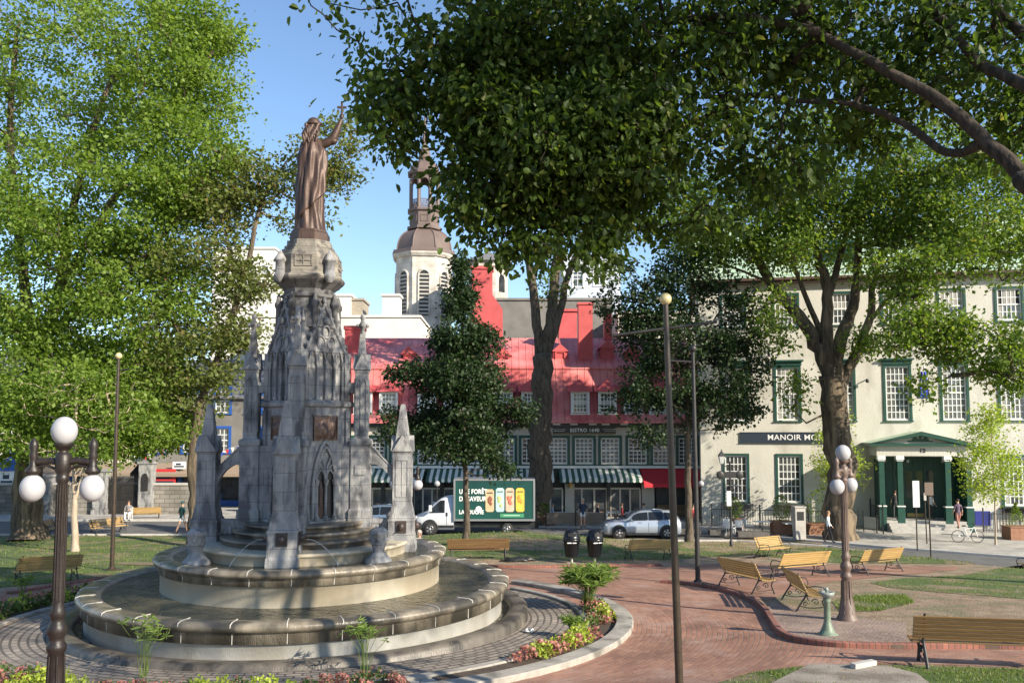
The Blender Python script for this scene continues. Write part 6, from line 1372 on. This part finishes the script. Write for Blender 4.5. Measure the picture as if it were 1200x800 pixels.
for u,v,w_,h,lb,mt in ((8,562,1.2,1.3,'small white framed poster on the wall at the far left',m_white),(190,562,2.2,1.8,'dark shop sign with red and white pattern near the curved trunk',cc[0]),(210,545,1.1,.6,'pale oval hanging shop sign beside the curved trunk',m_white)):
    p=at(u,v,66.5 if u<100 else 70.5); rt=thing('shop_sign',lb,'sign',(p.x,p.y,p.z-h/2)); b=MB(); b.box(-w_/2,w_/2,-.03,.03,0,h); b.build('board',mt,rt,bevel=.02); b=MB(); b.box(-w_/2+.15,w_/2-.15,-.045,-.031,.15,h*.45); b.box(-w_/2+.3,w_/2-.4,-.045,-.031,h*.55,h*.8); b.build('printed_area',m_navy,rt)
    b=MB(); b.box(-.03,.03,.031,.09,-p.z+h/2+.0,.4); b.build('support',m_iron,rt)
rt=thing('parasol','closed blue parasol and blue screen at the far left edge behind the stone wall','parasol',(at(16,560,68).x,68,0)); b=MB(); b.lathe([(1.8,3.3),(1.75,3.6),(.2,4.4),(.03,4.5)],8,smooth=False); b.build('canopy',m_blue,rt); b=MB(); b.tube([(0,0,0),(0,0,4.5)],.05,8); b.build('pole',m_white,rt)
# ================================================================ vehicles
def loft_sections(mb,secs,mi=0):
    rings=[]
    for x,half in secs: rings.append([(x,-y,z) for y,z in half]+[(x,y,z) for y,z in reversed(half)])
    mb.loft(rings,mi,True,True)
def wheel(parent,x,y,r=.36,w_=.24):
    s=-1 if y<0 else 1; t=MB(); t.lathe([(r*.62,-w_/2),(r*.9,-w_/2),(r,-w_/2+.04),(r,w_/2-.04),(r*.9,w_/2),(r*.62,w_/2)],28,cap=False); t.xf(Matrix.Translation((x,y,r))@Matrix.Rotation(PI/2,4,'X')); o=t.build('wheel',m_tyre,parent)
    g=MB(); T=Matrix.Translation((x,y+s*w_*.36,r))@Matrix.Rotation(PI/2*(-1 if s<0 else 1)*-1,4,'X')
    k=len(g.v); g.lathe([(r*.64,-.02),(r*.64,.02),(r*.58,.03)],24,cap=False); g.lathe([(.07,-.01),(.06,.03),(.01,.035)],10)
    for i in range(5): a=i*2*PI/5; g.box(.04,r*.62,-.035,.035,-.01,.02,0,Matrix.Rotation(a,4,'Z')); g.box(.04,r*.62,-.02,.02,-.01,.02,0,Matrix.Rotation(a+.25,4,'Z'))
    g.xf(T,k); g.build('rim',m_alloy,o); d=MB(); d.lathe([(r*.6,-.03),(r*.6,-.01)],16); d.xf(T); d.build('brake_disc',m_black,o)
m_tyre=flat('tyre_rubber',(.02,.02,.02),.8); m_alloy=flat('alloy',(.50,.50,.52),.3,.7)
def carpaint(name,c,metal=.4):
    m,nt,b=newmat(name); b.inputs['Base Color'].default_value=rgb(c); b.inputs['Metallic'].default_value=metal; b.inputs['Roughness'].default_value=.33; b.inputs['Coat Weight'].default_value=.8; b.inputs['Coat Roughness'].default_value=.06; return m
def suv(label,loc,rz,paint):
    """front at -x; 4.6 m long"""
    rt=thing('parked_car',label,'car',loc,rz)
    def sec(zb,w0,zs,zt,wt): return [(0,zb),(w0*.86,zb),(w0*.97,zb+.12),(w0,zb+.35),(w0*.985,zs-.05),(w0*.94,zs),(wt,zt-.05),(wt*.8,zt),(0,zt+.02)]
    S_=[(-2.30,sec(.36,.62,.74,.80,.5)),(-2.24,sec(.26,.80,.82,.90,.62)),(-2.05,sec(.22,.88,.92,.99,.72)),(-1.6,sec(.22,.92,.98,1.05,.78)),(-1.15,sec(.22,.93,1.02,1.09,.80)),(-.98,sec(.22,.93,1.03,1.14,.78)),(-.5,sec(.22,.93,1.05,1.48,.66)),(-.1,sec(.22,.93,1.06,1.62,.64)),(.5,sec(.22,.93,1.08,1.67,.64)),(1.1,sec(.22,.93,1.10,1.66,.63)),(1.7,sec(.22,.93,1.12,1.60,.61)),(1.98,sec(.22,.92,1.13,1.50,.60)),(2.20,sec(.24,.90,1.10,1.22,.62)),(2.28,sec(.28,.84,1.0,1.06,.6))]
    b=MB(); loft_sections(b,S_); o=b.build('body',paint,rt)
    g=MB()
    def side(pts):
        for s in (-1,1):
            vs=[(x,s*y,z) for x,y,z in pts]; g.add(vs,[tuple(range(len(vs))) if s<0 else tuple(range(len(vs)-1,-1,-1))])
    side([(-.80,.915,1.10),(.30,.918,1.12),(.30,.70,1.56),(-.28,.695,1.50),(-.50,.73,1.40)])
    side([(.38,.918,1.12),(1.20,.918,1.15),(1.20,.69,1.56),(.38,.70,1.565)])
    side([(1.28,.918,1.15),(1.80,.915,1.18),(1.62,.72,1.52),(1.28,.70,1.555)])
    g.add([(-.98,-.76,1.16),(-.98,.76,1.16),(-.30,.62,1.56),(-.30,-.62,1.56)],[(0,3,2,1)]); g.add([(2.19,-.66,1.20),(2.19,.66,1.20),(1.93,.6,1.50),(1.93,-.6,1.50)],[(0,1,2,3)])
    g.build('window',m_carglass,rt)
    for x in (-1.42,1.42):
        for s in (-1,1):
            a=MB(); a.lathe([(.44,-.01),(.44,.012),(.40,.016)],26); a.xf(Matrix.Translation((x,s*.925,.40))@Matrix.Rotation(PI/2,4,'X')); a.build('wheel_arch',m_black,rt); wheel(rt,x,s*.86)
    for s in (-1,1): t=MB(); t.box(-1.0,1.0,s*.935-.012,s*.935+.012,.24,.36); t.build('sill_trim',m_black,rt)
    for s in (-1,1):
        h=MB(); h.sphere((-2.12,s*.70,.80),.16,12,8,0,(1,1,.55)); h.build('headlight',m_globe,rt); h=MB(); h.sphere((2.16,s*.76,1.0),.14,12,8,0,(.8,.9,.9)); h.build('tail_light',flat('red_lens',(.4,.01,.01),.2),rt)
        m=MB(); m.sphere((-.72,s*1.02,1.14),.11,10,8,0,(.7,1,.7)); m.build('mirror',paint,rt)
        for x in (-.15,.95): d=MB(); d.box(x-.09,x+.09,s*.945-.012,s*.945+.012,.96,.99); d.build('door_handle',m_alloy,rt)
    l=MB()
    for s in (-1,1):
        for x in (-.78,.34,1.25): l.tube([(x,s*.937,.42),(x,s*.937,.98)],.006,4)
        l.tube([(-1.5,.5*s,1.70),(1.6,.5*s,1.70)],.0001,3) if 0 else None
        l.tube([(-.4,.56*s,1.62),(.2,.57*s,1.71),(1.5,.57*s,1.68)],.018,6)
    l.build('trim_line',m_black,rt)
    return rt
m_carglass=flat('car_glass',(.012,.014,.016),.05)
c=at(712,626,52.5); suv('silver blue compact suv parked at the kerb before the red awning',(c.x+1.95,52.0,.006),0,carpaint('silver_blue_paint',(.36,.41,.48)))
c=at(440,600,55); suv('blue grey car glimpsed through the right arch of the monument',(c.x,55.5,.006),0,carpaint('grey_blue_paint',(.16,.22,.30)))
def truck():
    Y=54.0; x0=at(487,610,Y).x; rt=thing('delivery_truck','white delivery truck with a dark green box body showing four drink cans','truck',(x0,Y,.006))
    wp_=carpaint('white_van_paint',(.62,.64,.68),.1); xe=at(533,600,Y).x-x0; L=at(626,600,Y).x-x0
    def sec(zb,w0,zs,zt,wt): return [(0,zb),(w0*.9,zb),(w0,zb+.15),(w0,zs-.1),(w0*.97,zs),(wt,zt-.08),(wt*.85,zt),(0,zt+.03)]
    S_=[(0,sec(.45,.75,.85,1.0,.6)),(.10,sec(.35,.92,1.0,1.12,.75)),(.45,sec(.32,.98,1.2,1.28,.85)),(.80,sec(.32,1.0,1.3,1.42,.88)),(1.25,sec(.32,1.0,1.35,1.9,.85)),(1.65,sec(.32,1.0,1.4,2.2,.83)),(2.0,sec(.32,1.0,1.4,2.32,.82)),(xe,sec(.32,1.0,1.4,2.34,.82))]
    b=MB(); loft_sections(b,S_); b.build('cab',wp_,rt)
    g=MB()
    for s in (-1,1):
        vs=[(.95,s*1.005,1.36),(1.90,s*1.005,1.36),(1.90,s*.93,2.12),(1.62,s*.93,2.10),(1.12,s*.97,1.62)]; vs=[(x,y*1.0+(s*.012),z) for x,y,z in vs]; g.add(vs,[tuple(range(5)) if s<0 else (4,3,2,1,0)])
    g.add([(.80,-.84,1.46),(.80,.84,1.46),(1.62,.78,2.16),(1.62,-.78,2.16)],[(0,3,2,1)]); g.build('window',m_carglass,rt)
    bu=MB(); bu.box(-.06,.5,-1.03,1.03,.30,.78); bu.build('bumper',m_black,rt,bevel=.08)
    for s in (-1,1):
        a=MB(); a.lathe([(.50,-.01),(.50,.03),(.44,.035)],26); a.xf(Matrix.Translation((1.0,s*1.0,.46))@Matrix.Rotation(PI/2*(1 if s<0 else -1),4,'X')); a.build('wheel_arch',m_black,rt); wheel(rt,1.0,s*.97,.37,.24); wheel(rt,L-1.7,s*.97,.37,.24)
        h=MB(); h.sphere((.14,s*.72,1.0),.2,12,8,0,(.6,1,.8)); h.build('headlight',m_globe,rt)
        m=MB(); m.box(.95,1.13,s*1.28-.12,s*1.28+.12,1.45,1.85); m.tube([(1.1,s*1.0,1.5),(1.05,s*1.25,1.6)],.03,6); m.build('mirror',wp_,rt,bevel=.03)
        d=MB(); d.box(1.98,2.08,s*1.01-.015,s*1.01+.015,1.15,1.38); d.build('door_handle',m_black,rt)
        l=MB(); l.tube([(2.02,s*1.008,.5),(2.02,s*1.008,1.3)],.008,4); l.box(1.3,xe,s*1.012-.01,s*1.012+.01,.45,.6); l.build('door_seam',m_black,rt)
    ch=MB(); ch.box(xe,L,-.8,.8,.45,.72); ch.build('chassis',m_black,rt)
    z0,z1=at(580,608,Y-1.1).z,at(580,563,Y-1.1).z; gm=mat('deep_green_panel',(.008,.045,.045),(.012,.075,.06),.35,.4)
    bx=MB(); bx.box(xe+.02,L,-1.1,1.1,z0,z1); bo=bx.build('box_body',gm,rt)
    fr=MB(); al=m_alloy
    for a,b_,c_,d in ((xe,L+.02,z0-.12,z0),(xe,L+.02,z1,z1+.10),(xe-.01,xe+.10,z0,z1),(L-.08,L+.03,z0,z1)): fr.box(a,b_,-1.13,1.13,c_,d) if d-c_<.2 else (fr.box(a,b_,-1.13,-1.1,c_,d),fr.box(a,b_,1.1,1.13,c_,d))
    fr.build('aluminium_frame',al,bo)
    pz=lambda v:at(580,v,Y-1.1).z; px=lambda u:at(u,580,Y-1.1).x-x0
    cans=[((.50,.36,.22),(.25,.09,.05)),((.36,.52,.52),(.45,.52,.20)),((.52,.38,.28),(.60,.16,.10)),((.62,.42,.06),(.70,.30,.05))]
    for i,(c1,c2) in enumerate(cans):
        u0,u1=[(569,579),(581,591),(592.5,602.5),(604.5,614.5)][i]; a,b_=px(u0),px(u1); zb,zt=pz(599.5),pz(571.5 if i else 573); r=(b_-a)/2; m=(a+b_)/2
        k=MB(); k.poly([(a,zb+.1),(a+.08,zb),(b_-.08,zb),(b_,zb+.1),(b_,zt-.12),(b_-.1,zt),(a+.1,zt),(a,zt-.12)],-1.125,-1.102,0)
        k.box(a+.08,b_-.08,-1.135,-1.126,zt-.26,zt-.2,2)
        co=k.build('can_picture',[mat('can_colour',c1,tuple(min(1,x*1.4) for x in c1),3,.5),flat('can_motif',c2),flat('can_band',(.05,.06,.05))],bo)
        q=MB(); rr=random.Random(i)
        for _ in range(5): q.sphere((m+rr.uniform(-.1,.1),-1.13,(zb+zt)/2+rr.uniform(-.35,.2)),rr.uniform(.07,.13),10,6,0,(1,.15,1.3))
        q.build('fruit_motif',flat('motif',c2),co)
    wt=flat('truck_white',(.80,.82,.80))
    for tx_,u,v,s_ in (('UNE FORÊT',538,576,.36),('DE SAVEURS',538,584.5,.36),('LA SOUCHE',538,600,.31)):
        textobj('lettering',tx_,s_*1.1,bo,(px(u),-1.106,pz(v)),wt,align='LEFT',bold=.012,sx=.78)
    k=MB(); k.lathe([(.19,0),(.19,.015)],20); k.xf(Matrix.Translation((px(561),-1.105,pz(596.5)))@Matrix.Rotation(PI/2,4,'X')); k.build('round_emblem',wt,bo)
    k=MB(); k.box(px(586),px(614),-1.115,-1.102,pz(606),pz(601.5)); k.build('green_band',flat('leaf_green',(.05,.25,.12)),bo)
    k=MB(); k.box(px(590),px(609),-1.122,-1.116,pz(604.2),pz(603.2)); k.build('white_rule',flat('pale_green',(.4,.6,.5)),bo)
truck()
# ================================================================ people
def person(label,loc,rz,top,bottom,skin=m_skin,shoes=None,pose='stand',hair=(.06,.035,.02),bare_legs=False,bare_arms=True,group=None,scale=1.0,hat=None,lift=0,arm=None,step=.18,longhair=False,seat=.46):
    shoes=shoes or m_black; rt=thing('person',label,'person',loc,rz,group); rt.scale=(scale,)*3
    V=[];E=[];RD=[];M_=[]
    def v(p,r): V.append(Vector(p)); RD.append(r); return len(V)-1
    def e(a,b,m): E.append((a,b)); M_.append((a,b,m))
    SK,TP,BT,SH=0,1,2,3
    if pose in('sit',): hz=seat+.08; lean=-.02
    elif pose=='crouch': hz=.30; lean=-.28
    else: hz=.92; lean=0
    pel=v((0,0,hz),.135); wa=v((0,lean*.4-.0,hz+.17),.125); chs=v((0,lean*.8,hz+.38),.145); nk=v((0,lean,hz+.54),.058); hb=v((0,lean-.02,hz+.62),.075); hd=v((0,lean-.03,hz+.72),.10); ht=v((0,lean-.02,hz+.79),.075)
    e(pel,wa,TP if pose!='stand' or True else BT); e(wa,chs,TP); e(chs,nk,TP); e(nk,hb,SK); e(hb,hd,SK); e(hd,ht,SK)
    sk_=bare_legs
    for s in (-1,1):
        sh=v((s*.18,lean,hz+.47),.062)
        if arm and s in arm: el=arm[s][0]; wr=arm[s][1]
        elif pose=='sit': el=(s*.25,-.08,hz+.22); wr=(s*.14,-.32,hz+.20)
        elif pose=='crouch': el=(s*.24,-.45,hz+.25); wr=(s*.12,-.62,hz+.08)
        else: el=(s*.235,.03,hz+.20); wr=(s*.24,-.07 - s*step*.4,hz-.03)
        E_=v(el,.043); W=v(wr,.03); e(chs,sh,TP); e(sh,E_,TP); e(E_,W,SK if bare_arms else TP)
        hp=v((s*.095,0,hz-.04),.095)
        if pose=='sit': kn=(s*.13,-.44,hz+.0); an=(s*.13,-.42,.09)
        elif pose=='crouch': kn=(s*.16,-.38,hz+.12); an=(s*.14,-.12,.09)
        else: kn=(s*.10,-.03+s*step*.6,.50); an=(s*.10,.02+s*step*1.3,.09)
        K_=v(kn,.062); A_=v(an,.042); T_=v((an[0],an[1]-.16,.04),.035)
        midt=v(tuple((Vector(V[hp])*.45+Vector(kn)*.55)),.078)
        e(pel,hp,BT); e(hp,midt,BT); e(midt,K_,SK if sk_ else BT); e(K_,A_,SK if sk_ else BT); e(A_,T_,SH)
    me=bpy.data.meshes.new('body'); me.from_pydata([tuple(p) for p in V],[(a,b) for a,b in E],[]); o=bpy.data.objects.new('body',me); col.objects.link(o)
    sm=o.modifiers.new('skin','SKIN'); sv=me.skin_vertices[0].data
    for i,r in enumerate(RD): sv[i].radius=(r,r*(.8 if i in(pel,wa,chs) else 1)); 
    sv[0].use_root=True; sm.use_smooth_shade=True
    su=o.modifiers.new('sub','SUBSURF'); su.levels=1; su.render_levels=1
    dg=bpy.context.evaluated_depsgraph_get(); me2=bpy.data.meshes.new_from_object(o.evaluated_get(dg)); bpy.data.objects.remove(o)
    me2.name='body'; me2.materials.clear()
    for m in (skin,top,bottom,shoes): me2.materials.append(m)
    for p in me2.polygons:
        c=p.center; best=None
        for a,b,m in M_:
            A_,B_=V[a],V[b]; ab=B_-A_; t=max(0,min(1,(c-A_).dot(ab)/ab.length_squared)); d=(c-(A_+ab*t)).length-(RD[a]*(1-t)+RD[b]*t)
            if best is None or d<best[0]: best=(d,m)
        p.material_index=best[1]; p.use_smooth=True
    # face and fingers join the body mesh
    ob=bpy.data.objects.new('body',me2); col.objects.link(ob); ob.parent=rt
    x=MB(); H=V[hd]; x.sphere(H+Vector((0,-.10,-.005)),.017,6,5,0,(.8,1.3,1.2))
    for s in (-1,1): x.sphere(H+Vector((s*.035,-.088,.015)),.011,6,5,1); x.sphere(H+Vector((s*.1,.0,0)),.02,6,5,0,(.5,1,1.4))
    x.box(H.x-.025,H.x+.025,H.y-.100,H.y-.085,H.z-.05,H.z-.04,1)
    k=0
    for i,(a,b) in enumerate(E):
        pass
    wr=[i for i,r in enumerate(RD) if r==.03]
    for i in wr:
        W=V[i]; par=[a for a,b in E if b==i][0]; d=(W-V[par]).normalized(); sd=d.cross(Vector((0,1,0)) if abs(d.y)<.8 else Vector((1,0,0))).normalized(); n_=d.cross(sd)
        x.sphere(W+d*.05,.036,8,6,0,(.8,.9,1.1))
        for q,l in enumerate((.055,.068,.07,.06)): b0=W+d*.07+sd*(q-1.5)*.016; x.tube([b0,b0+d*l*.5+n_*.006,b0+d*l+n_*.02],[.008,.0075,.006],5,0)
        x.tube([W+d*.03+sd*.03,W+d*.06+sd*.055,W+d*.085+sd*.06],[.01,.009,.007],5,0)
    tmp=x.build('face',[skin,m_black]); bm=bmesh.new(); bm.from_mesh(me2); bm2=tmp.data; n=len(bm.verts)
    base=[bm.verts.new(v_.co) for v_ in bm2.vertices]; 
    for p in bm2.polygons:
        try: f=bm.faces.new([base[i] for i in p.vertices]); f.material_index=0 if p.material_index==0 else 3; f.smooth=True
        except ValueError: pass
    bm.to_mesh(me2); bm.free(); bpy.data.objects.remove(tmp)
    h=MB(); hm=flat('hair',hair) if not hat else hat; h.sphere(H+Vector((0,.02,.045)),.112,14,10,0,(.95,1.0,.85))
    if longhair: h.sphere(H+Vector((0,.07,-.06)),.09,12,8,0,(1,.6,1.6))
    h.build('hat' if hat else 'hair',hm,rt)
    return rt
W_=m_white; navy=flat('navy_cloth',(.02,.03,.07)); lb=flat('light_blue_cloth',(.40,.48,.60)); red=flat('red_cloth',(.4,.05,.05)); teal=flat('teal_cloth',(.03,.10,.10)); tan=flat('tan_cloth',(.42,.36,.28)); dk=flat('charcoal_cloth',(.03,.03,.035)); purple=flat('purple_cloth',(.09,.06,.10)); stripe=flat('plaid_cloth',(.35,.16,.12))
c=at(683,618,55.8); person('person standing on the terrace in a dark top and white shorts behind the car bonnet',(c.x,55.8,.13),0,navy,W_,pose='stand',bare_legs=True,hair=(.5,.42,.3),step=.05,scale=1.08)
c=at(213,620,54); person('person in a dark shirt and pale shorts walking toward the stone wall at left',(c.x,54,.01),R(150),teal,W_,bare_legs=True,hat=teal,scale=1.12,step=.22)
p=gp(971,633); person('person in a white shirt and black trousers walking just left of the great maple trunk',(at(971,633,48.5).x,48.5,.13),R(60),W_,dk,hair=(.25,.15,.08),longhair=True,bare_arms=False,step=.2)
q=wp((mporch[1]-1.2),2.4+.9); person('person in a purple top climbing the right side of the hotel porch steps',(q[0],q[1],.45),R(180),purple,stripe,hair=(.02,.015,.01),scale=1.02)
q=wp((mporch[0]+mporch[1])/2-1.5,1.0); person('person in dark clothes standing in the shadow of the hotel porch, left',(q[0],q[1],.78),R(160),dk,dk)
q=wp((mporch[0]+mporch[1])/2+.6,1.2); person('person in a white shirt standing in the hotel porch, middle',(q[0],q[1],.78),R(30),W_,dk)
p=gp(486,636); person('bald person in a light blue shirt crouching on the lawn right of the monument',(at(487,636,37).x,37,zf(at(487,636,37).x,37)),R(35),lb,tan,pose='crouch',hair=(.45,.36,.30),bare_arms=True,scale=1.15)
c=at(438,603,56.5); person('person with long dark hair sitting in the terrace glimpsed through the right arch',(c.x,56.8,.13),R(-10),red,dk,pose='sit',longhair=True)
p=at(131,607,58); person('person in white and grey sitting by the iron gate behind the slim bronze pole',(p.x,60.5,.13),R(10),flat('grey_cloth',(.2,.2,.21)),W_,pose='sit')
# restaurant terrace: low barrier, tables, chairs, diners
def dchair(label,loc,rz): 
    o=dup(dcp,None,loc,rz,label); return o
dcp=make_chair('white chair at the restaurant terrace left end by the tub'); dcp['group']='white chairs on the restaurant terrace'
dcp.location=(at(650,608,57.5).x,57.6,.135); dcp.rotation_euler=(0,0,R(80))
terr=[(660,58.2,'left of the standing person'),(694,58,'right behind the standing person'),(720,58.4,'behind the bonnet of the silver car'),(742,58.2,'behind the windscreen of the silver car'),(450,58,'seen through the monument arch'),(520,59,'behind the cab of the delivery truck')]
tl=make_table('terrace table '+terr[0][2],(at(terr[0][0],600,58.2).x,58.2,.135)); tl['group']='tables on the restaurant terrace'
for i,(u,Y,lb_) in enumerate(terr):
    x=at(u,600,Y).x
    if i: t_=dup(tl,None,(x,Y,.135),0,'terrace table '+lb_)
    dchair('white terrace chair left of the table '+lb_,(x-.75,Y,.135),R(90)); dchair('white terrace chair right of the table '+lb_,(x+.75,Y,.135),R(-90))
dn=[(713,58.4,-.75,R(90),dk,'seated diner in dark clothes with fair hair behind the car bonnet',(.45,.28,.14)),(712,58,1.0,R(-90),red,'seated diner in red behind the windscreen of the silver car',(.1,.05,.03)),(742,58.2,.75,R(-90),W_,'seated diner in white behind the roof of the silver car',(.1,.06,.04)),(660,58.2,-.75,R(90),lb,'seated diner in light blue left of the standing person',(.2,.15,.1)),(812,57.5,0,0,red,'diner in red sitting under the red awning behind the dark round tree',(.05,.03,.02)),(455,58,-.75,R(90),W_,'seated diner in white seen through the right arch of the monument',(.05,.03,.02))]
for u,Y,dx,rz,tp,lb_,hr in dn: person(lb_,(at(u,600,Y).x+dx,Y,.135),rz,tp,dk,pose='sit',hair=hr)
dchair('white terrace chair under the red awning behind the dark round tree',(at(812,600,57.5).x,57.5,.135),0)
dchair('chair glimpsed through the right arch behind the blue grey car',(at(438,603,56.5).x,56.8,.135),R(-10))
dchair('chair beside the iron gate at the left',(at(131,607,58).x,60.5,.135),R(10))
def barrier(label,u0,u1,Y): 
    a,b_=at(u0,610,Y).x,at(u1,610,Y).x; rt=thing('terrace_barrier',label,'barrier',(a,Y,.13)); L=b_-a; b=MB(); b.box(0,L,0,.05,.15,.9); b.build('board',mat('weathered_boards',(.16,.12,.085),(.24,.19,.14),5,.8,stretch=(.3,1,3)),rt); n=max(1,int(L/1.6))
    for i in range(n+1): x=i*L/n; b=MB(); b.box(x-.04,x+.04,-.05,-.001,0,1.1); b.build('post',m_iron,rt)
barrier('brown board barrier of the terrace left of the silver car',640,709,56.6); barrier('brown board barrier seen through the right arch of the monument',425,484,57.0)
for u,lb_ in ((512,'white globe lamp on a short post behind the delivery truck cab'),(822,'white globe lamp on a short post beside the tan house end')):
    c=at(u,590,57.2); rt=thing('terrace_lamp',lb_,'lamp',(c.x,57.2,.13),0,'small terrace lamps'); b=MB(); b.tube([(0,0,0),(0,0,2.6)],.04,8); b.build('post',m_iron,rt); b=MB(); b.sphere((0,0,2.75),.2,14,10); b.build('globe',m_globe,rt)
# ================================================================ flower beds
pk=leafmat('pink_begonia',(.30,.09,.09),(.48,.25,.19),.3,(.55,.45,.32)); lm=leafmat('lime_coleus',(.22,.30,.035),(.38,.44,.07),.35); dg_=leafmat('dark_bedding',(.04,.09,.02),(.10,.16,.03),.3,(.30,.06,.08))
def bed_proto(name,label,m1,n,r,h,seed,m2=None,group=''):
    rng=np.random.default_rng(seed); rt=thing(name,label,'plant',(0,0,0),0,group); t=rng.uniform(0,1,n); a=rng.uniform(0,2*PI,n); q=np.sqrt(rng.uniform(0,1,n))*r
    pos=np.stack([q*np.cos(a),q*np.sin(a),.02+h*t*(1-(q/r)**2*.6)],1); leafmesh('foliage',pos,.085,rng,m1,rt,1.0)
    if m2: 
        n2=n//3; t=rng.uniform(.5,1.1,n2); a=rng.uniform(0,2*PI,n2); q=np.sqrt(rng.uniform(0,1,n2))*r; leafmesh('blossom',np.stack([q*np.cos(a),q*np.sin(a),.04+h*t*(1-(q/r)**2*.5)],1),.05,rng,m2,rt,1.0)
    return rt
protos={}
def plant(kind,x,y,s,rz,label,group):
    key=(kind,)
    if key not in protos:
        P={'pink':lambda:bed_proto('bedding_plant',label,pk,70,.17,.24,1,dg_),'lime':lambda:bed_proto('coleus_plant',label,lm,90,.22,.34,2),'dark':lambda:bed_proto('bedding_plant',label,dg_,90,.20,.26,3,pk)}[kind]()
        protos[key]=P; o=P
    else: o=dup(protos[key],None,None,None,label)
    o['group']=group; o.location=(x,y,zf(x,y)+.06); o.rotation_euler=(0,0,rz); o.scale=(s,s,s); return o
rr=random.Random(9)
names={'R':'arc bed right of the fountain','F':'bed in front of the fountain','L':'bed at the left edge'}
kd={'pink':'pink leafed bedding plant','lime':'lime green coleus plant','dark':'dark green bedding plant with red blooms'}
def fillbed(tagc,r0,r1,a0,a1,step,pick):
    a=a0
    while a<a1:
        for r in np.arange(r0,r1,.26):
            k=pick(a,rr.random()); k=None if rr.random()<(.3 if tagc=='F' else .12) else k; x=FX+(r+rr.uniform(-.06,.06))*math.cos(R(a)); y=FY+(r+rr.uniform(-.06,.06))*math.sin(R(a))
            if k: plant(k,x,y,rr.uniform(.8,1.2)*(.78 if tagc=='F' else 1),rr.uniform(0,6),f"{kd[k]} in the {names[tagc]}",f"{kd[k]}s of the {names[tagc]}")
        a+=step
fillbed('R',7.4,7.85,-43,10,2.3,lambda a,r: ('pink' if r<.55 else ('lime' if r<.85 else 'dark')) if (a<-22 or a>-13) else None)
fillbed('F',7.25,7.8,-124,-64,2.3,lambda a,r: ('lime' if (abs(a+113)<3 or abs(a+107)<3 or abs(a+88)<3 or abs(a+80)<3) else ('pink' if r<.6 else 'dark')))
fillbed('L',7.45,8.2,152,203,2.4,lambda a,r: 'lime' if r<.3 else ('dark' if r<.8 else 'pink'))
def papyrus(label,x,y,h,n,seed,sp=.5,m=None):
    nt=13 if sp>.5 else 9
    rng=np.random.default_rng(seed); rt=thing('ornamental_grass',label,'plant',(x,y,zf(x,y)+.05),0,'ornamental grasses in the fountain beds'); b=MB(); tips=[]
    for i in range(n):
        a=rng.uniform(0,2*PI); l=rng.uniform(.2,1)*sp; hh=h*rng.uniform(.7,1.05); p0=(.06*math.cos(a),.06*math.sin(a),0); p1=(l*.35*math.cos(a),l*.35*math.sin(a),hh*.6); p2=(l*math.cos(a),l*math.sin(a),hh); b.tube([p0,p1,p2],[.006,.005,.004],4,cap=False); tips.append(p2)
    m=m or m_reed; b.build('stem',m,rt); pos=np.array([t for t in tips for _ in range(nt)]); leafmesh('tuft',pos,.30 if sp>.5 else .17,rng,m,rt,up=.5,long=True,droop=.25); return rt
m_reed=leafmat('papyrus_green',(.10,.17,.03),(.20,.27,.07),.35)
p=gp(690,716); papyrus('large tuft of papyrus at the top of the arc bed right of the fountain',p.x,p.y,1.0,95,3,.72)
for u,v,h,n,sp,lb_ in ((168,796,1.0,15,.42,'wispy papyrus left in the bed in front of the fountain'),(428,796,.95,13,.40,'wispy papyrus right in the bed in front of the fountain'),(24,715,.8,16,.25,'thin wispy grass at the far left bed edge')): p=gp(u,v); papyrus(lb_,p.x,p.y,h,n,int(u),sp)
p=gp(678,752); papyrus('low green tuft in the lower half of the arc bed',p.x-.1,p.y+.3,.4,30,8,.25)
# small things on the ground
p=gp(620,742); b=MB(); rng=random.Random(3); b.sphere((0,0,.03),.1,8,5,0,(1.2,.9,.4)); b.v=[(x+rng.uniform(-.03,.03),y+rng.uniform(-.03,.03),max(0,z+rng.uniform(-.02,.03))) for x,y,z in b.v]; o=b.build('litter',m_white); o.location=p+Vector((0,0,.03)); tag(o,'crumpled white paper on the setts right of the fountain','litter')
p=gp(605,658); rt=thing('bag','black cloth bag lying flat on the lawn edge left of the litter bins','bag',p); b=MB(); b.sphere((0,0,.08),.4,16,8,0,(1.5,.7,.3)); b.sphere((.5,.1,.08),.25,12,8,0,(1.2,.7,.4)); b.v=[(x+.05*math.sin(9*x+5*y),y+.04*math.sin(11*x),max(0,z+.03*math.sin(13*x+7*y))) for x,y,z in b.v]; b.build('cloth',m_black,rt); b=MB(); b.tube([(-.5,0,.1),(-.7,-.2,.06),(-.4,-.3,.04),(-.1,-.25,.08)],.02,6); b.build('strap',m_black,rt)
p=gp(1012,783); b=MB(); b.cbox(0,0,0,.55,.12,.09); o=b.build('timber',m_kerb,None,bevel=.01); o.location=p+Vector((0,0,.03)); o.rotation_euler=(R(3),0,R(28)); tag(o,'pale block of timber lying on the concrete slab at the bottom right','timber')
